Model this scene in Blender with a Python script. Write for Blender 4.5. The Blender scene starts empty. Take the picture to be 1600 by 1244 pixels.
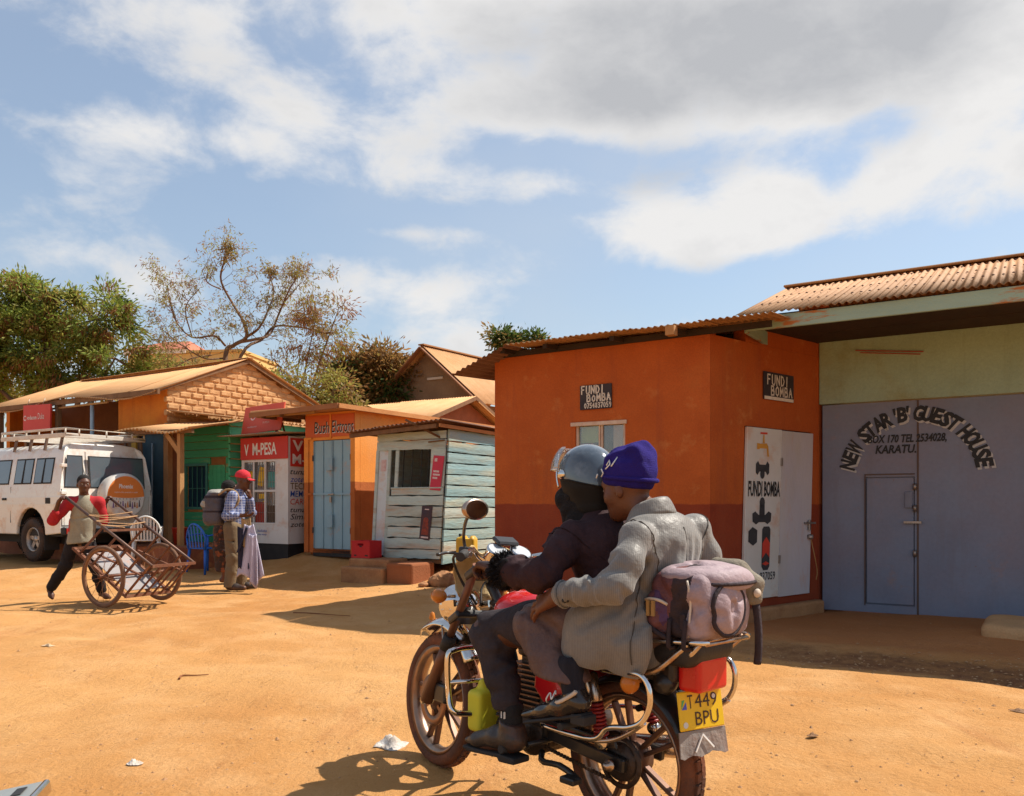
import bpy, math, random
import numpy as np
from mathutils import Vector, Matrix, Euler
random.seed(7); np.random.seed(7)
S = bpy.context.scene
COL = S.collection
R = math.radians

# ------------------------------------------------------------------ camera
FPX, HZ, EYE = 1300.0, 788.0, 1.2
cd = bpy.data.cameras.new('camera'); cam = bpy.data.objects.new('camera', cd); COL.objects.link(cam)
cd.sensor_width = 36.0; cd.lens = 36.0*FPX/1600.0
cd.shift_y = (HZ-622.0)/1600.0
cd.clip_start = 0.05; cd.clip_end = 3000.0
cam.location = (0, 0, EYE); cam.rotation_euler = (R(90), 0, 0)
S.camera = cam

def at(px, py, Y):
    """point at depth Y seen at a pixel of the 1600x1244 photograph"""
    return Vector(((px-800.0)/FPX*Y, Y, EYE+(HZ-py)/FPX*Y))

# ------------------------------------------------------------------ light
SUN_DIR = Vector((0.74, 0.28, 1.0)).normalized()          # towards the sun
SUN_EL = math.asin(SUN_DIR.z); SUN_AZ = math.atan2(SUN_DIR.x, SUN_DIR.y)
world = bpy.data.worlds.new('World'); S.world = world; world.use_nodes = True
def build_world():
    nt = world.node_tree; nt.nodes.clear(); N = nt.nodes.new; L = nt.links.new
    out = N('ShaderNodeOutputWorld'); bg = N('ShaderNodeBackground'); bg.inputs['Strength'].default_value = 0.097
    sky = N('ShaderNodeTexSky'); sky.sky_type = 'NISHITA'; sky.sun_disc = False
    sky.sun_elevation = SUN_EL; sky.sun_rotation = SUN_AZ
    sky.air_density = 1.25; sky.dust_density = 0.8; sky.ozone_density = 2.2
    tc = N('ShaderNodeTexCoord')
    sep = N('ShaderNodeSeparateXYZ'); L(tc.outputs['Generated'], sep.inputs[0])
    def math_(op, a, b=None, c=None, clamp=False):
        n = N('ShaderNodeMath'); n.operation = op; n.use_clamp = clamp
        for i, v in enumerate((a, b, c)):
            if v is None: continue
            if isinstance(v, (int, float)): n.inputs[i].default_value = v
            else: L(v, n.inputs[i])
        return n.outputs[0]
    # cloud noise on a stretched direction sphere: flat bases, wider than tall
    mp = N('ShaderNodeMapping'); mp.inputs['Scale'].default_value = (1.0, 1.0, 1.75)
    L(tc.outputs['Generated'], mp.inputs[0])
    def noise(scale, detail, rough, off=0.0, dist=0.0):
        n = N('ShaderNodeTexNoise'); n.noise_dimensions = '4D'
        n.inputs['Scale'].default_value = scale; n.inputs['Detail'].default_value = detail
        n.inputs['Roughness'].default_value = rough; n.inputs['W'].default_value = off
        n.inputs['Distortion'].default_value = dist
        L(mp.outputs[0], n.inputs['Vector']); return n.outputs['Fac']
    big = noise(3.2, 8, 0.52, 1.3)
    fine = noise(9.0, 12, 0.6, 4.1, 0.25)
    soft = noise(2.4, 6, 0.5, 7.7)
    # individual cloud bodies, each a soft ellipse about its own direction
    def lobe(px, py, wx, wy, power=1.0):
        d = Vector(((px-800)/FPX, 1.0, (HZ-py)/FPX))
        az, el = math.atan2(d.x, d.y), math.atan2(d.z, math.hypot(d.x, d.y))
        daz = math_('SUBTRACT', AZ, az); dele = math_('SUBTRACT', EL, el)
        q = math_('ADD', math_('POWER', math_('ABSOLUTE', math_('DIVIDE', daz, wx/FPX)), 2.0),
                  math_('POWER', math_('ABSOLUTE', math_('DIVIDE', dele, wy/FPX)), 2.0))
        return math_('MULTIPLY', math_('EXPONENT', math_('MULTIPLY', q, -1.0)), power)
    AZ = math_('ARCTAN2', sep.outputs['X'], sep.outputs['Y'])
    EL = math_('ARCSINE', sep.outputs['Z'])
    def total(ls):
        s = ls[0]
        for l in ls[1:]: s = math_('ADD', s, l)
        return s
    dense = total([lobe(1000, 20, 600, 130, .66), lobe(1300, 60, 520, 130, .46), lobe(930, 150, 230, 45, .26), lobe(1150, 185, 230, 36, .22),
                   lobe(1130, 362, 200, 40, .72), lobe(1210, 305, 80, 40, .56), lobe(1000, 340, 90, 30, .3), lobe(1400, 275, 100, 50, .56), lobe(1560, 250, 110, 80, .46),
                   lobe(700, 465, 160, 40, .62), lobe(740, 535, 100, 30, .35), lobe(1500, 400, 120, 24, .34),
                   lobe(120, 275, 90, 34, .34), lobe(430, 180, 200, 50, .36), lobe(200, 205, 200, 34, .34),
                   lobe(640, 275, 230, 36, .42), lobe(860, 290, 70, 46, .34), lobe(600, 362, 160, 12, .34), lobe(1385, 195, 70, 40, -.55), lobe(1300, 275, 50, 30, -.35), lobe(880, 240, 110, 22, -.25), lobe(560, 335, 330, 26, -.22), lobe(1080, 455, 420, 34, -.45), lobe(930, 305, 60, 20, -.2), lobe(200, 110, 280, 50, -.22), lobe(330, 40, 180, 40, -.1), lobe(1000, 255, 260, 22, -.30), lobe(1290, 345, 40, 40, -.2), lobe(1480, 385, 200, 22, -.3), lobe(110, 395, 60, 22, .22),
                   lobe(90, 30, 160, 46, .24), lobe(360, 30, 200, 40, .24), lobe(1520, 40, 200, 120, .5), lobe(540, 430, 80, 40, .2), lobe(250, 455, 60, 30, .3)])
    elsewhere = math_('MULTIPLY', math_('SUBTRACT', big, 0.36), 0.9)
    raw = math_('ADD', math_('ADD', math_('MULTIPLY', math_('SUBTRACT', fine, 0.5), 1.75), math_('MULTIPLY', math_('SUBTRACT', big, 0.5), 0.75)),
                math_('ADD', dense, math_('MULTIPLY', elsewhere, 0.5)))
    def smooth(v, a, b):
        n = N('ShaderNodeMapRange'); n.interpolation_type = 'SMOOTHSTEP'
        n.inputs['From Min'].default_value = a; n.inputs['From Max'].default_value = b
        L(v, n.inputs['Value']); return n.outputs['Result']
    cover = math_('MULTIPLY', smooth(raw, 0.13, 0.70), 0.97)
    # thick parts of the big cloud sheet go grey underneath, rims towards the sun stay white
    thick = math_('MULTIPLY', smooth(math_('ADD', total([lobe(1000, 55, 600, 110, .62), lobe(1350, 55, 380, 105, .42), lobe(1040, 275, 120, 34, .40), lobe(1150, 388, 200, 14, .40), lobe(1400, 312, 110, 18, .30), lobe(900, 170, 230, 30, .2)]),
                            math_('MULTIPLY', math_('SUBTRACT', soft, 0.5), 1.2)), 0.25, 0.9), 1.0)
    grain = math_('MULTIPLY_ADD', math_('SUBTRACT', fine, 0.5), 1.5, thick)
    ccol = N('ShaderNodeMix'); ccol.data_type = 'RGBA'
    ccol.inputs['A'].default_value = (6.1, 6.0, 5.9, 1); ccol.inputs['B'].default_value = (3.6, 3.65, 3.8, 1)
    ccol.clamp_factor = True
    L(grain, ccol.inputs['Factor'])
    # thin veil that whitens the lower sky
    veil = N('ShaderNodeMix'); veil.data_type = 'RGBA'; veil.inputs['B'].default_value = (4.3, 4.7, 5.2, 1)
    L(sky.outputs[0], veil.inputs['A'])
    L(math_('MULTIPLY_ADD', smooth(soft, 0.3, 0.75), 0.30, 0.26), veil.inputs['Factor'])
    mix = N('ShaderNodeMix'); mix.data_type = 'RGBA'
    L(cover, mix.inputs['Factor']); L(veil.outputs['Result'], mix.inputs['A']); L(ccol.outputs['Result'], mix.inputs['B'])
    L(mix.outputs['Result'], bg.inputs['Color']); L(bg.outputs[0], out.inputs[0])
build_world()
sl = bpy.data.lights.new('sun', 'SUN'); sl.energy = 4.9; sl.angle = R(0.53); sl.color = (1.0, 0.93, 0.82)
so = bpy.data.objects.new('sun', sl); COL.objects.link(so)
so.rotation_euler = SUN_DIR.to_track_quat('Z', 'Y').to_euler(); so.location = (12, 4, 18)
S.view_settings.view_transform = 'Standard'; S.view_settings.look = 'None'
S.view_settings.exposure = 0.56; S.view_settings.gamma = 1.0; S.view_settings.use_curve_mapping = False
S.cycles.max_bounces = 8; S.cycles.use_denoising = True

# ------------------------------------------------------------------ materials
def C(r, g, b):
    """sRGB 0-255 to linear rgba"""
    f = lambda c: (c/255/12.92) if c/255 <= .04045 else ((c/255+.055)/1.055)**2.4
    return (f(r), f(g), f(b), 1.0)
MATS = {}
def mat(name, base, alt=None, scale=6.0, rough=0.8, metal=0.0, bump=0.0, bscale=40.0, contrast=(0.35, 0.68), stretch=None,
        third=None, tscale=1.6, tcon=(0.5, 0.7), coat=0.0, spec=0.4, vary=0.0, dust=None, trans=0.0, ior=1.45, fine=0.0):
    """rough painted or natural surface: two colours mixed by noise, an optional third in patches, fine grain and relief"""
    if name in MATS: return MATS[name]
    m = bpy.data.materials.new(name); m.use_nodes = True; nt = m.node_tree; N = nt.nodes.new; L = nt.links.new
    p = nt.nodes['Principled BSDF']
    p.inputs['Roughness'].default_value = rough; p.inputs['Metallic'].default_value = metal
    p.inputs['Specular IOR Level'].default_value = spec; p.inputs['Coat Weight'].default_value = coat
    p.inputs['Transmission Weight'].default_value = trans; p.inputs['IOR'].default_value = ior
    tc = N('ShaderNodeTexCoord'); mp = N('ShaderNodeMapping'); L(tc.outputs['Object'], mp.inputs[0])
    if stretch: mp.inputs['Scale'].default_value = stretch
    def noise(sc, det=6, ro=0.6, w=0.0):
        n = N('ShaderNodeTexNoise'); n.noise_dimensions = '4D'; n.inputs['Scale'].default_value = sc; n.inputs['Detail'].default_value = det
        n.inputs['Roughness'].default_value = ro; n.inputs['W'].default_value = w; L(mp.outputs[0], n.inputs['Vector']); return n.outputs['Fac']
    def ramp(v, a, b):
        n = N('ShaderNodeMapRange'); n.inputs['From Min'].default_value = a; n.inputs['From Max'].default_value = b; L(v, n.inputs['Value']); return n.outputs['Result']
    def mix(f, a, b):
        n = N('ShaderNodeMix'); n.data_type = 'RGBA'; n.clamp_factor = True
        if isinstance(f, float): n.inputs['Factor'].default_value = f
        else: L(f, n.inputs['Factor'])
        for k, v in (('A', a), ('B', b)):
            if isinstance(v, tuple): n.inputs[k].default_value = v
            else: L(v, n.inputs[k])
        return n.outputs['Result']
    if alt is None: alt = tuple(c*0.78 for c in base[:3])+(1,)
    nz = noise(scale)
    col = mix(ramp(nz, *contrast), base, alt)
    if third is not None: col = mix(ramp(noise(tscale, 8, 0.65, 3.3), *tcon), col, third)
    if fine:
        hs = N('ShaderNodeHueSaturation'); L(col, hs.inputs['Color'])
        mr = N('ShaderNodeMapRange'); mr.inputs['To Min'].default_value = 1-fine; mr.inputs['To Max'].default_value = 1+fine
        mr.inputs['From Min'].default_value = .3; mr.inputs['From Max'].default_value = .7
        L(noise(bscale*1.7, 3, .7, 9.0), mr.inputs['Value']); L(mr.outputs[0], hs.inputs['Value']); col = hs.outputs[0]
    if vary:
        oi = N('ShaderNodeObjectInfo'); hs = N('ShaderNodeHueSaturation'); L(col, hs.inputs['Color'])
        mr = N('ShaderNodeMapRange'); mr.inputs['To Min'].default_value = 1-vary; mr.inputs['To Max'].default_value = 1+vary*.8
        L(oi.outputs['Random'], mr.inputs['Value']); L(mr.outputs[0], hs.inputs['Value']); col = hs.outputs[0]
    if dust is not None:      # road dust splashed on, heaviest in blotches
        dcol, amt = dust
        col = mix(ramp(noise(3.1, 9, .7, 5.5), .62-amt*.45, .80), col, dcol)
    L(col, p.inputs['Base Color'])
    if bump:
        b = N('ShaderNodeBump'); b.inputs['Strength'].default_value = bump; b.inputs['Distance'].default_value = 0.02
        L(noise(bscale, 5, 0.6, 1.0), b.inputs['Height']); L(b.outputs[0], p.inputs['Normal'])
    rr = N('ShaderNodeMapRange'); rr.inputs['To Min'].default_value = max(rough-.1, .03); rr.inputs['To Max'].default_value = min(rough+.12, 1)
    L(nz, rr.inputs['Value']); L(rr.outputs[0], p.inputs['Roughness'])
    MATS[name] = m; return m
def clear_mat(name, through, tint=(.85, .87, .88, 1), film=.45):
    if name in MATS: return MATS[name]
    m = bpy.data.materials.new(name); m.use_nodes = True; nt = m.node_tree; N = nt.nodes.new; L = nt.links.new
    g = N('ShaderNodeBsdfGlossy'); g.inputs['Roughness'].default_value = .06; g.inputs['Color'].default_value = (.9, .92, .95, 1); d = N('ShaderNodeBsdfDiffuse'); d.inputs['Color'].default_value = (.5, .47, .43, 1); t = N('ShaderNodeBsdfTransparent'); t.inputs['Color'].default_value = tint
    a = N('ShaderNodeMixShader'); a.inputs[0].default_value = film; b = N('ShaderNodeMixShader'); b.inputs[0].default_value = through
    L(g.outputs[0], a.inputs[1]); L(d.outputs[0], a.inputs[2]); L(a.outputs[0], b.inputs[1]); L(t.outputs[0], b.inputs[2]); L(b.outputs[0], nt.nodes['Material Output'].inputs[0]); MATS[name] = m; return m
DUST = C(196, 130, 72)

def corrugate_mat(name, a, b, c, bump=.25, tcon=(.5, .66)):
    return mat(name, a, b, scale=3.0, rough=.75, third=c, tscale=2.4, tcon=tcon, bump=bump, bscale=60, fine=.08, vary=.08)

# ------------------------------------------------------------------ object helpers
def link(o):
    COL.objects.link(o); return o
def tag(o, label=None, cat=None, group=None, kind=None):
    if label: o['label'] = label
    if cat: o['category'] = cat
    if group: o['group'] = group
    if kind: o['kind'] = kind
    return o
def thing(name, label, cat, loc=(0, 0, 0), rz=0.0, group=None, rot=None):
    o = bpy.data.objects.new(name, None); o.empty_display_size = .2
    o.location = loc; o.rotation_euler = rot if rot else (0, 0, rz)
    link(o); return tag(o, label, cat, group)
def part_copy(src, parent, loc=None, rot=None, scale=None):
    o = src.copy(); o.parent = parent
    if loc is not None: o.location = loc
    if rot is not None: o.rotation_euler = rot
    if scale is not None: o.scale = scale
    return link(o)
def copy_tree(o, parent=None):
    c = o.copy(); link(c); c.parent = parent
    for ch in list(o.children): copy_tree(ch, c)
    return c

class MB:
    """collects shapes and links them as one mesh object"""
    def __init__(s): s.v = []; s.f = []; s.m = []; s.mats = []; s.cur = 0; s.sm = []; s.smooth = False
    def use(s, m):
        if m not in s.mats: s.mats.append(m)
        s.cur = s.mats.index(m); return s
    def add(s, vs, fs, smooth=None):
        o = len(s.v); s.v.extend([tuple(p) for p in vs])
        for f in fs: s.f.append([i+o for i in f]); s.m.append(s.cur); s.sm.append(s.smooth if smooth is None else smooth)
        return s
    def box(s, lo, hi, M=None):
        (a, b, c), (d, e, f) = lo, hi
        vs = [Vector(p) for p in ((a, b, c), (d, b, c), (d, e, c), (a, e, c), (a, b, f), (d, b, f), (d, e, f), (a, e, f))]
        if M is not None: vs = [M @ p for p in vs]
        return s.add(vs, [(0, 3, 2, 1), (4, 5, 6, 7), (0, 1, 5, 4), (1, 2, 6, 5), (2, 3, 7, 6), (3, 0, 4, 7)], False)
    def bar(s, a, b, w, h, up=(0, 0, 1)):
        a, b = Vector(a), Vector(b); d = b-a; l = d.length; d = d.normalized(); up = Vector(up)
        if abs(d.dot(up)) > .98: up = Vector((1, 0, 0))
        x = d.cross(up).normalized(); z = x.cross(d)
        M = Matrix((x, d, z)).transposed().to_4x4(); M.translation = a
        return s.box((-w/2, 0, -h/2), (w/2, l, h/2), M)
    def prism(s, poly, y0, y1, M=None):
        """poly in xz, extruded along y"""
        n = len(poly); vs = [Vector((x, y0, z)) for x, z in poly]+[Vector((x, y1, z)) for x, z in poly]
        if M is not None: vs = [M @ p for p in vs]
        fs = [tuple(range(n)), tuple(range(2*n-1, n-1, -1))]+[(i, i+n, (i+1) % n+n, (i+1) % n) for i in range(n)]
        return s.add(vs, fs, False)
    def tube(s, pts, r, seg=8, caps=True, closed=False, flat=None, smooth=True):
        pts = [Vector(p) for p in pts]; n = len(pts); rs = r if isinstance(r, (list, tuple)) else [r]*n
        vs, fs = [], []; prev = None
        for i, p in enumerate(pts):
            if closed: t = pts[(i+1) % n]-pts[i-1]
            else: t = pts[min(i+1, n-1)]-pts[max(i-1, 0)]
            t.normalize()
            if prev is None:
                ref = Vector((0, 0, 1)) if abs(t.z) < .9 else Vector((1, 0, 0)); x = t.cross(ref).normalized()
            else: x = (prev-t*prev.dot(t)).normalized()
            prev = x; y = t.cross(x)
            for k in range(seg):
                a = 2*math.pi*k/seg
                q = x*math.cos(a)+y*math.sin(a)
                if flat: q = q+Vector(flat[0])*(q.dot(Vector(flat[0]))*(flat[1]-1))
                vs.append(p+q*rs[i])
        for i in range(n if closed else n-1):
            j = (i+1) % n
            for k in range(seg): fs.append((i*seg+k, i*seg+(k+1) % seg, j*seg+(k+1) % seg, j*seg+k))
        o = len(s.v); s.add(vs, fs, smooth)
        if caps and not closed:
            s.add([], []); s.f.append([o+k for k in range(seg)][::-1]); s.m.append(s.cur); s.sm.append(False)
            s.f.append([o+(n-1)*seg+k for k in range(seg)]); s.m.append(s.cur); s.sm.append(False)
        return s
    def lathe(s, prof, M=None, seg=20, arc=(0, 2*math.pi), smooth=True):
        """prof: (r, h) about local z"""
        full = abs(arc[1]-arc[0]-2*math.pi) < 1e-6; cols = seg if full else seg+1; vs, fs = [], []
        for k in range(cols):
            a = arc[0]+(arc[1]-arc[0])*k/seg
            for r, h in prof: vs.append(Vector((r*math.cos(a), r*math.sin(a), h)))
        if M is not None: vs = [M @ p for p in vs]
        n = len(prof)
        for k in range(seg):
            k2 = (k+1) % cols
            for i in range(n-1): fs.append((k*n+i, k2*n+i, k2*n+i+1, k*n+i+1))
        return s.add(vs, fs, smooth)
    def grid(s, fn, nu, nv, smooth=True):
        vs = [fn(i/nu, j/nv) for j in range(nv+1) for i in range(nu+1)]
        fs = [(j*(nu+1)+i, j*(nu+1)+i+1, (j+1)*(nu+1)+i+1, (j+1)*(nu+1)+i) for j in range(nv) for i in range(nu)]
        return s.add(vs, fs, smooth)
    def mesh(s, name):
        me = bpy.data.meshes.new(name); me.from_pydata(s.v, [], s.f); me.update()
        for m in s.mats: me.materials.append(m)
        if len(s.f):
            me.polygons.foreach_set('material_index', s.m); me.polygons.foreach_set('use_smooth', s.sm)
        return me
    def build(s, name, m=None, parent=None, bevel=0.0, seg=1, solid=0.0, sub=0, auto=None, loc=None, rot=None):
        if m is not None and not s.mats: s.mats = [m]
        o = bpy.data.objects.new(name, s.mesh(name)); link(o); o.parent = parent
        if loc is not None: o.location = loc
        if rot is not None: o.rotation_euler = rot
        if solid: md = o.modifiers.new('thickness', 'SOLIDIFY'); md.thickness = solid; md.offset = 0
        if bevel: md = o.modifiers.new('edges', 'BEVEL'); md.width = bevel; md.segments = seg; md.limit_method = 'ANGLE'
        if sub: md = o.modifiers.new('sub', 'SUBSURF'); md.levels = sub; md.render_levels = sub
        return o

def axis_matrix(origin, zdir, xref=(1, 0, 0)):
    z = Vector(zdir).normalized(); x = Vector(xref); x = (x-z*x.dot(z))
    if x.length < 1e-4: x = Vector((0, 1, 0))-z*z.y
    x.normalize(); y = z.cross(x)
    M = Matrix((x, y, z)).transposed().to_4x4(); M.translation = Vector(origin); return M

def curve_pts(pts, n=24):
    """smooth interpolation through points"""
    P = [Vector(p) for p in pts]; P = [P[0]*2-P[1]]+P+[P[-1]*2-P[-2]]; out = []
    k = len(P)-3
    for i in range(n+1):
        u = i/n*k; j = min(int(u), k-1); t = u-j; a, b, c, d = P[j:j+4]
        out.append(0.5*((2*b)+(c-a)*t+(2*a-5*b+4*c-d)*t*t+(3*b-a-3*c+d)*t**3))
    return out

# lettering: outlines of the built-in font, or brush strokes, as thin flat mesh
_tc = {}
def glyphs(txt, bold=0.0, shear=0.0):
    key = (txt, bold, shear)
    if key not in _tc:
        cu = bpy.data.curves.new('t', 'FONT'); cu.body = txt; cu.size = 1.0; cu.offset = bold; cu.shear = shear; cu.resolution_u = 2
        o = bpy.data.objects.new('t', cu); COL.objects.link(o)
        dg = bpy.context.evaluated_depsgraph_get(); me = bpy.data.meshes.new_from_object(o.evaluated_get(dg))
        vs = [v.co.copy() for v in me.vertices]; fs = [tuple(p.vertices) for p in me.polygons]
        bpy.data.objects.remove(o); bpy.data.curves.remove(cu); bpy.data.meshes.remove(me); _tc[key] = (vs, fs)
    return _tc[key]
def text_into(mb, txt, M, h, width=None, bold=0.0, shear=0.0, align='L', jitter=0.0):
    """lettering on the local xz plane of M (x right, z up, facing -y), cap height h, fitted to width"""
    vs, fs = glyphs(txt, bold, shear)
    if not vs: return
    x0 = min(v.x for v in vs); x1 = max(v.x for v in vs); sy = h/0.70; sx = sy if width is None else width/(x1-x0)
    off = 0.0 if align == 'L' else -(x1-x0)*sx/2
    rnd = random.Random(len(txt)*13)
    mb.add([M @ Vector(((v.x-x0)*sx+off, 0, v.y*sy+(rnd.uniform(-jitter, jitter)))) for v in vs], fs, False)
def text_part(name, txt, m, parent, x, z, y, h, width=None, bold=0.0, shear=0.0, rot=0.0, align='L', Mx=None):
    mb = MB(); M = Matrix.Translation((x, y, z)) @ Matrix.Rotation(-rot, 4, 'Y')
    if Mx is not None: M = Mx @ M
    text_into(mb, txt, M, h, width, bold, shear, align); return mb.build(name, m, parent)
STROKES = {  # hand lettering: polylines in a 0..1 box
 'F': [[(.1, 0), (.1, 1), (.8, 1)], [(.1, .55), (.65, .55)]], 'U': [[(.1, 1), (.1, .2), (.35, 0), (.65, 0), (.85, .25), (.9, 1)]],
 'N': [[(.1, 0), (.1, 1), (.85, .05), (.9, 1)]], 'D': [[(.1, 0), (.12, 1), (.6, .9), (.9, .5), (.65, .1), (.1, 0)]],
 'I': [[(.4, 0), (.45, 1)]], 'B': [[(.1, 0), (.12, 1), (.7, .95), (.75, .6), (.15, .52), (.85, .45), (.8, .05), (.1, 0)]],
 'O': [[(.5, 1), (.12, .7), (.15, .2), (.5, 0), (.85, .25), (.85, .75), (.5, 1)]], 'o': [[(.5, .8), (.15, .5), (.2, .15), (.5, 0), (.8, .2), (.8, .6), (.5, .8)]],
 'M': [[(.08, 0), (.12, 1), (.48, .3), (.85, 1), (.92, 0)]], 'm': [[(.05, 0), (.1, .85), (.3, .95), (.45, .7), (.45, .1)], [(.45, .7), (.65, .95), (.85, .8), (.92, 0)]],
 'A': [[(.08, 0), (.45, 1), (.9, 0)], [(.25, .4), (.75, .4)]], 'R': [[(.1, 0), (.1, 1), (.7, .95), (.75, .6), (.15, .5), (.85, 0)]],
 '0': [[(.5, 1), (.15, .7), (.15, .3), (.5, 0), (.85, .3), (.85, .7), (.5, 1)]], '7': [[(.1, 1), (.85, 1), (.35, 0)]],
 '5': [[(.8, 1), (.2, 1), (.18, .55), (.7, .55), (.8, .2), (.5, 0), (.12, .1)]], '4': [[(.65, 0), (.65, 1), (.1, .35), (.9, .35)]],
 '8': [[(.5, .52), (.15, .75), (.5, 1), (.85, .75), (.5, .52), (.12, .25), (.5, 0), (.88, .25), (.5, .52)]],
 '3': [[(.1, .95), (.7, 1), (.8, .75), (.4, .55), (.85, .4), (.75, .05), (.1, .02)]], '6': [[(.75, 1), (.25, .7), (.15, .25), (.5, 0), (.85, .25), (.5, .5), (.2, .35)]],
 '9': [[(.8, .65), (.5, .5), (.15, .7), (.5, 1), (.8, .8), (.78, .3), (.5, 0)]]}
def brush_text(mb, txt, M, h, adv, w, depth=.003):
    x = 0
    for ch in txt:
        for st in STROKES.get(ch, []):
            for (a, b), (c, d) in zip(st, st[1:]):
                p = Vector((x+a*adv*.8, 0, b*h)); q = Vector((x+c*adv*.8, 0, d*h)); dv = (q-p); L_ = dv.length or 1e-6; nrm = Vector((-dv.z, 0, dv.x))/L_*w/2; e = dv/L_*w*.35
                mb.add([M @ v for v in (p-e-nrm, q+e-nrm, q+e+nrm, p-e+nrm)], [(0, 1, 2, 3)], False)
        x += adv

def corrugated(o_pt, along, down, width, length, pitch=.075, amp=.011, nv=2, sag=None, jag=0.0, rnd=None):
    """sheet: waves across 'along', running 'down'"""
    n = max(8, int(width/pitch*6)); al = Vector(along).normalized(); dn = Vector(down).normalized(); nr = al.cross(dn).normalized()
    if nr.z < 0: nr = -nr
    o_pt = Vector(o_pt); rnd = rnd or random.Random(3); js = [rnd.uniform(-jag, jag) for _ in range(8)]
    vs, fs = [], []
    for j in range(nv+1):
        for i in range(n+1):
            u = width*i/n; v = length*j/nv
            if j == nv and jag: v += js[int(i/n*7)]
            p = o_pt+al*u+dn*v+nr*(amp*math.sin(2*math.pi*u/pitch))
            if sag: p = p+nr*sag(i/n, j/nv)
            vs.append(p)
    for j in range(nv):
        for i in range(n): a = j*(n+1)+i; fs.append((a, a+1, a+n+2, a+n+1))
    return vs, fs
def roof_sheets(parent, o_pt, along, down, width, length, m, count, name='roof_sheet', pitch=.075, amp=.011, sag=None, jag=.012, seed=1, tilt=.006, nv=2):
    """corrugated roof laid from overlapping sheets, each its own part"""
    rnd = random.Random(seed); w = width/count; al = Vector(along).normalized(); dn = Vector(down).normalized(); nr = al.cross(dn).normalized()
    if nr.z < 0: nr = -nr
    for i in range(count):
        mb = MB(); k = pitch*round((w+.06)/pitch)
        off = Vector(o_pt)+al*(w*i)+nr*(.004*(i % 2)+rnd.uniform(0, tilt))+dn*rnd.uniform(-.015, .02)
        vs, fs = corrugated(off, al, dn, max(k, w+.02) if i < count-1 else w, length, pitch, amp, nv, (lambda u, v, i=i: sag((i+u)/count, v)) if sag else None, jag, rnd)
        mb.add(vs, fs, True); mb.build(name, m, parent, solid=.0025)
# ------------------------------------------------------------------ ground
def smoothstep(a, b, x):
    t = np.clip((x-a)/(b-a), 0, 1); return t*t*(3-2*t)
FA = math.atan2(-.527, .85)                     # bearing of the row of shop fronts
FX = Vector((math.cos(FA), math.sin(FA), 0)); BY = Vector((-FX.y, FX.x, 0))
def ground_h(x, y):
    x = np.asarray(x, float); y = np.asarray(y, float)
    q = x*BY.x+y*BY.y                          # distance behind the street line
    h = 0.36*smoothstep(9.25, 11.4, q+0.12*np.sin(x*1.3)+.08*np.sin(x*3.1+1))*smoothstep(1.2, -1.2, x)
    h = h+0.03*np.sin(x*.55+y*.21)+0.018*np.sin(x*1.7-y*.9+1.2)-.01
    near = np.exp(-((x+.1)**2/3.0+(y-3.5)**2/2.2)); h = h*(1-near)
    # earth bank at the foot of the gate, on the far side of the drain
    h = h+0.20*smoothstep(11.5, 14.5, y)*smoothstep(-4.2, -7.0, x)*smoothstep(11.4, 9.25, q)
    h = h+0.10*np.exp(-(((x-4.7)/.8)**2+((y-7.55)/.45)**2))
    d = (x-2.3)*.66+(y-6.75)*.75               # shallow muddy drain
    h = h-0.05*np.exp(-(d/.34)**2)*smoothstep(1.2, 2.2, x)*smoothstep(6.5, 4.5, x)
    return h
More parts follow.
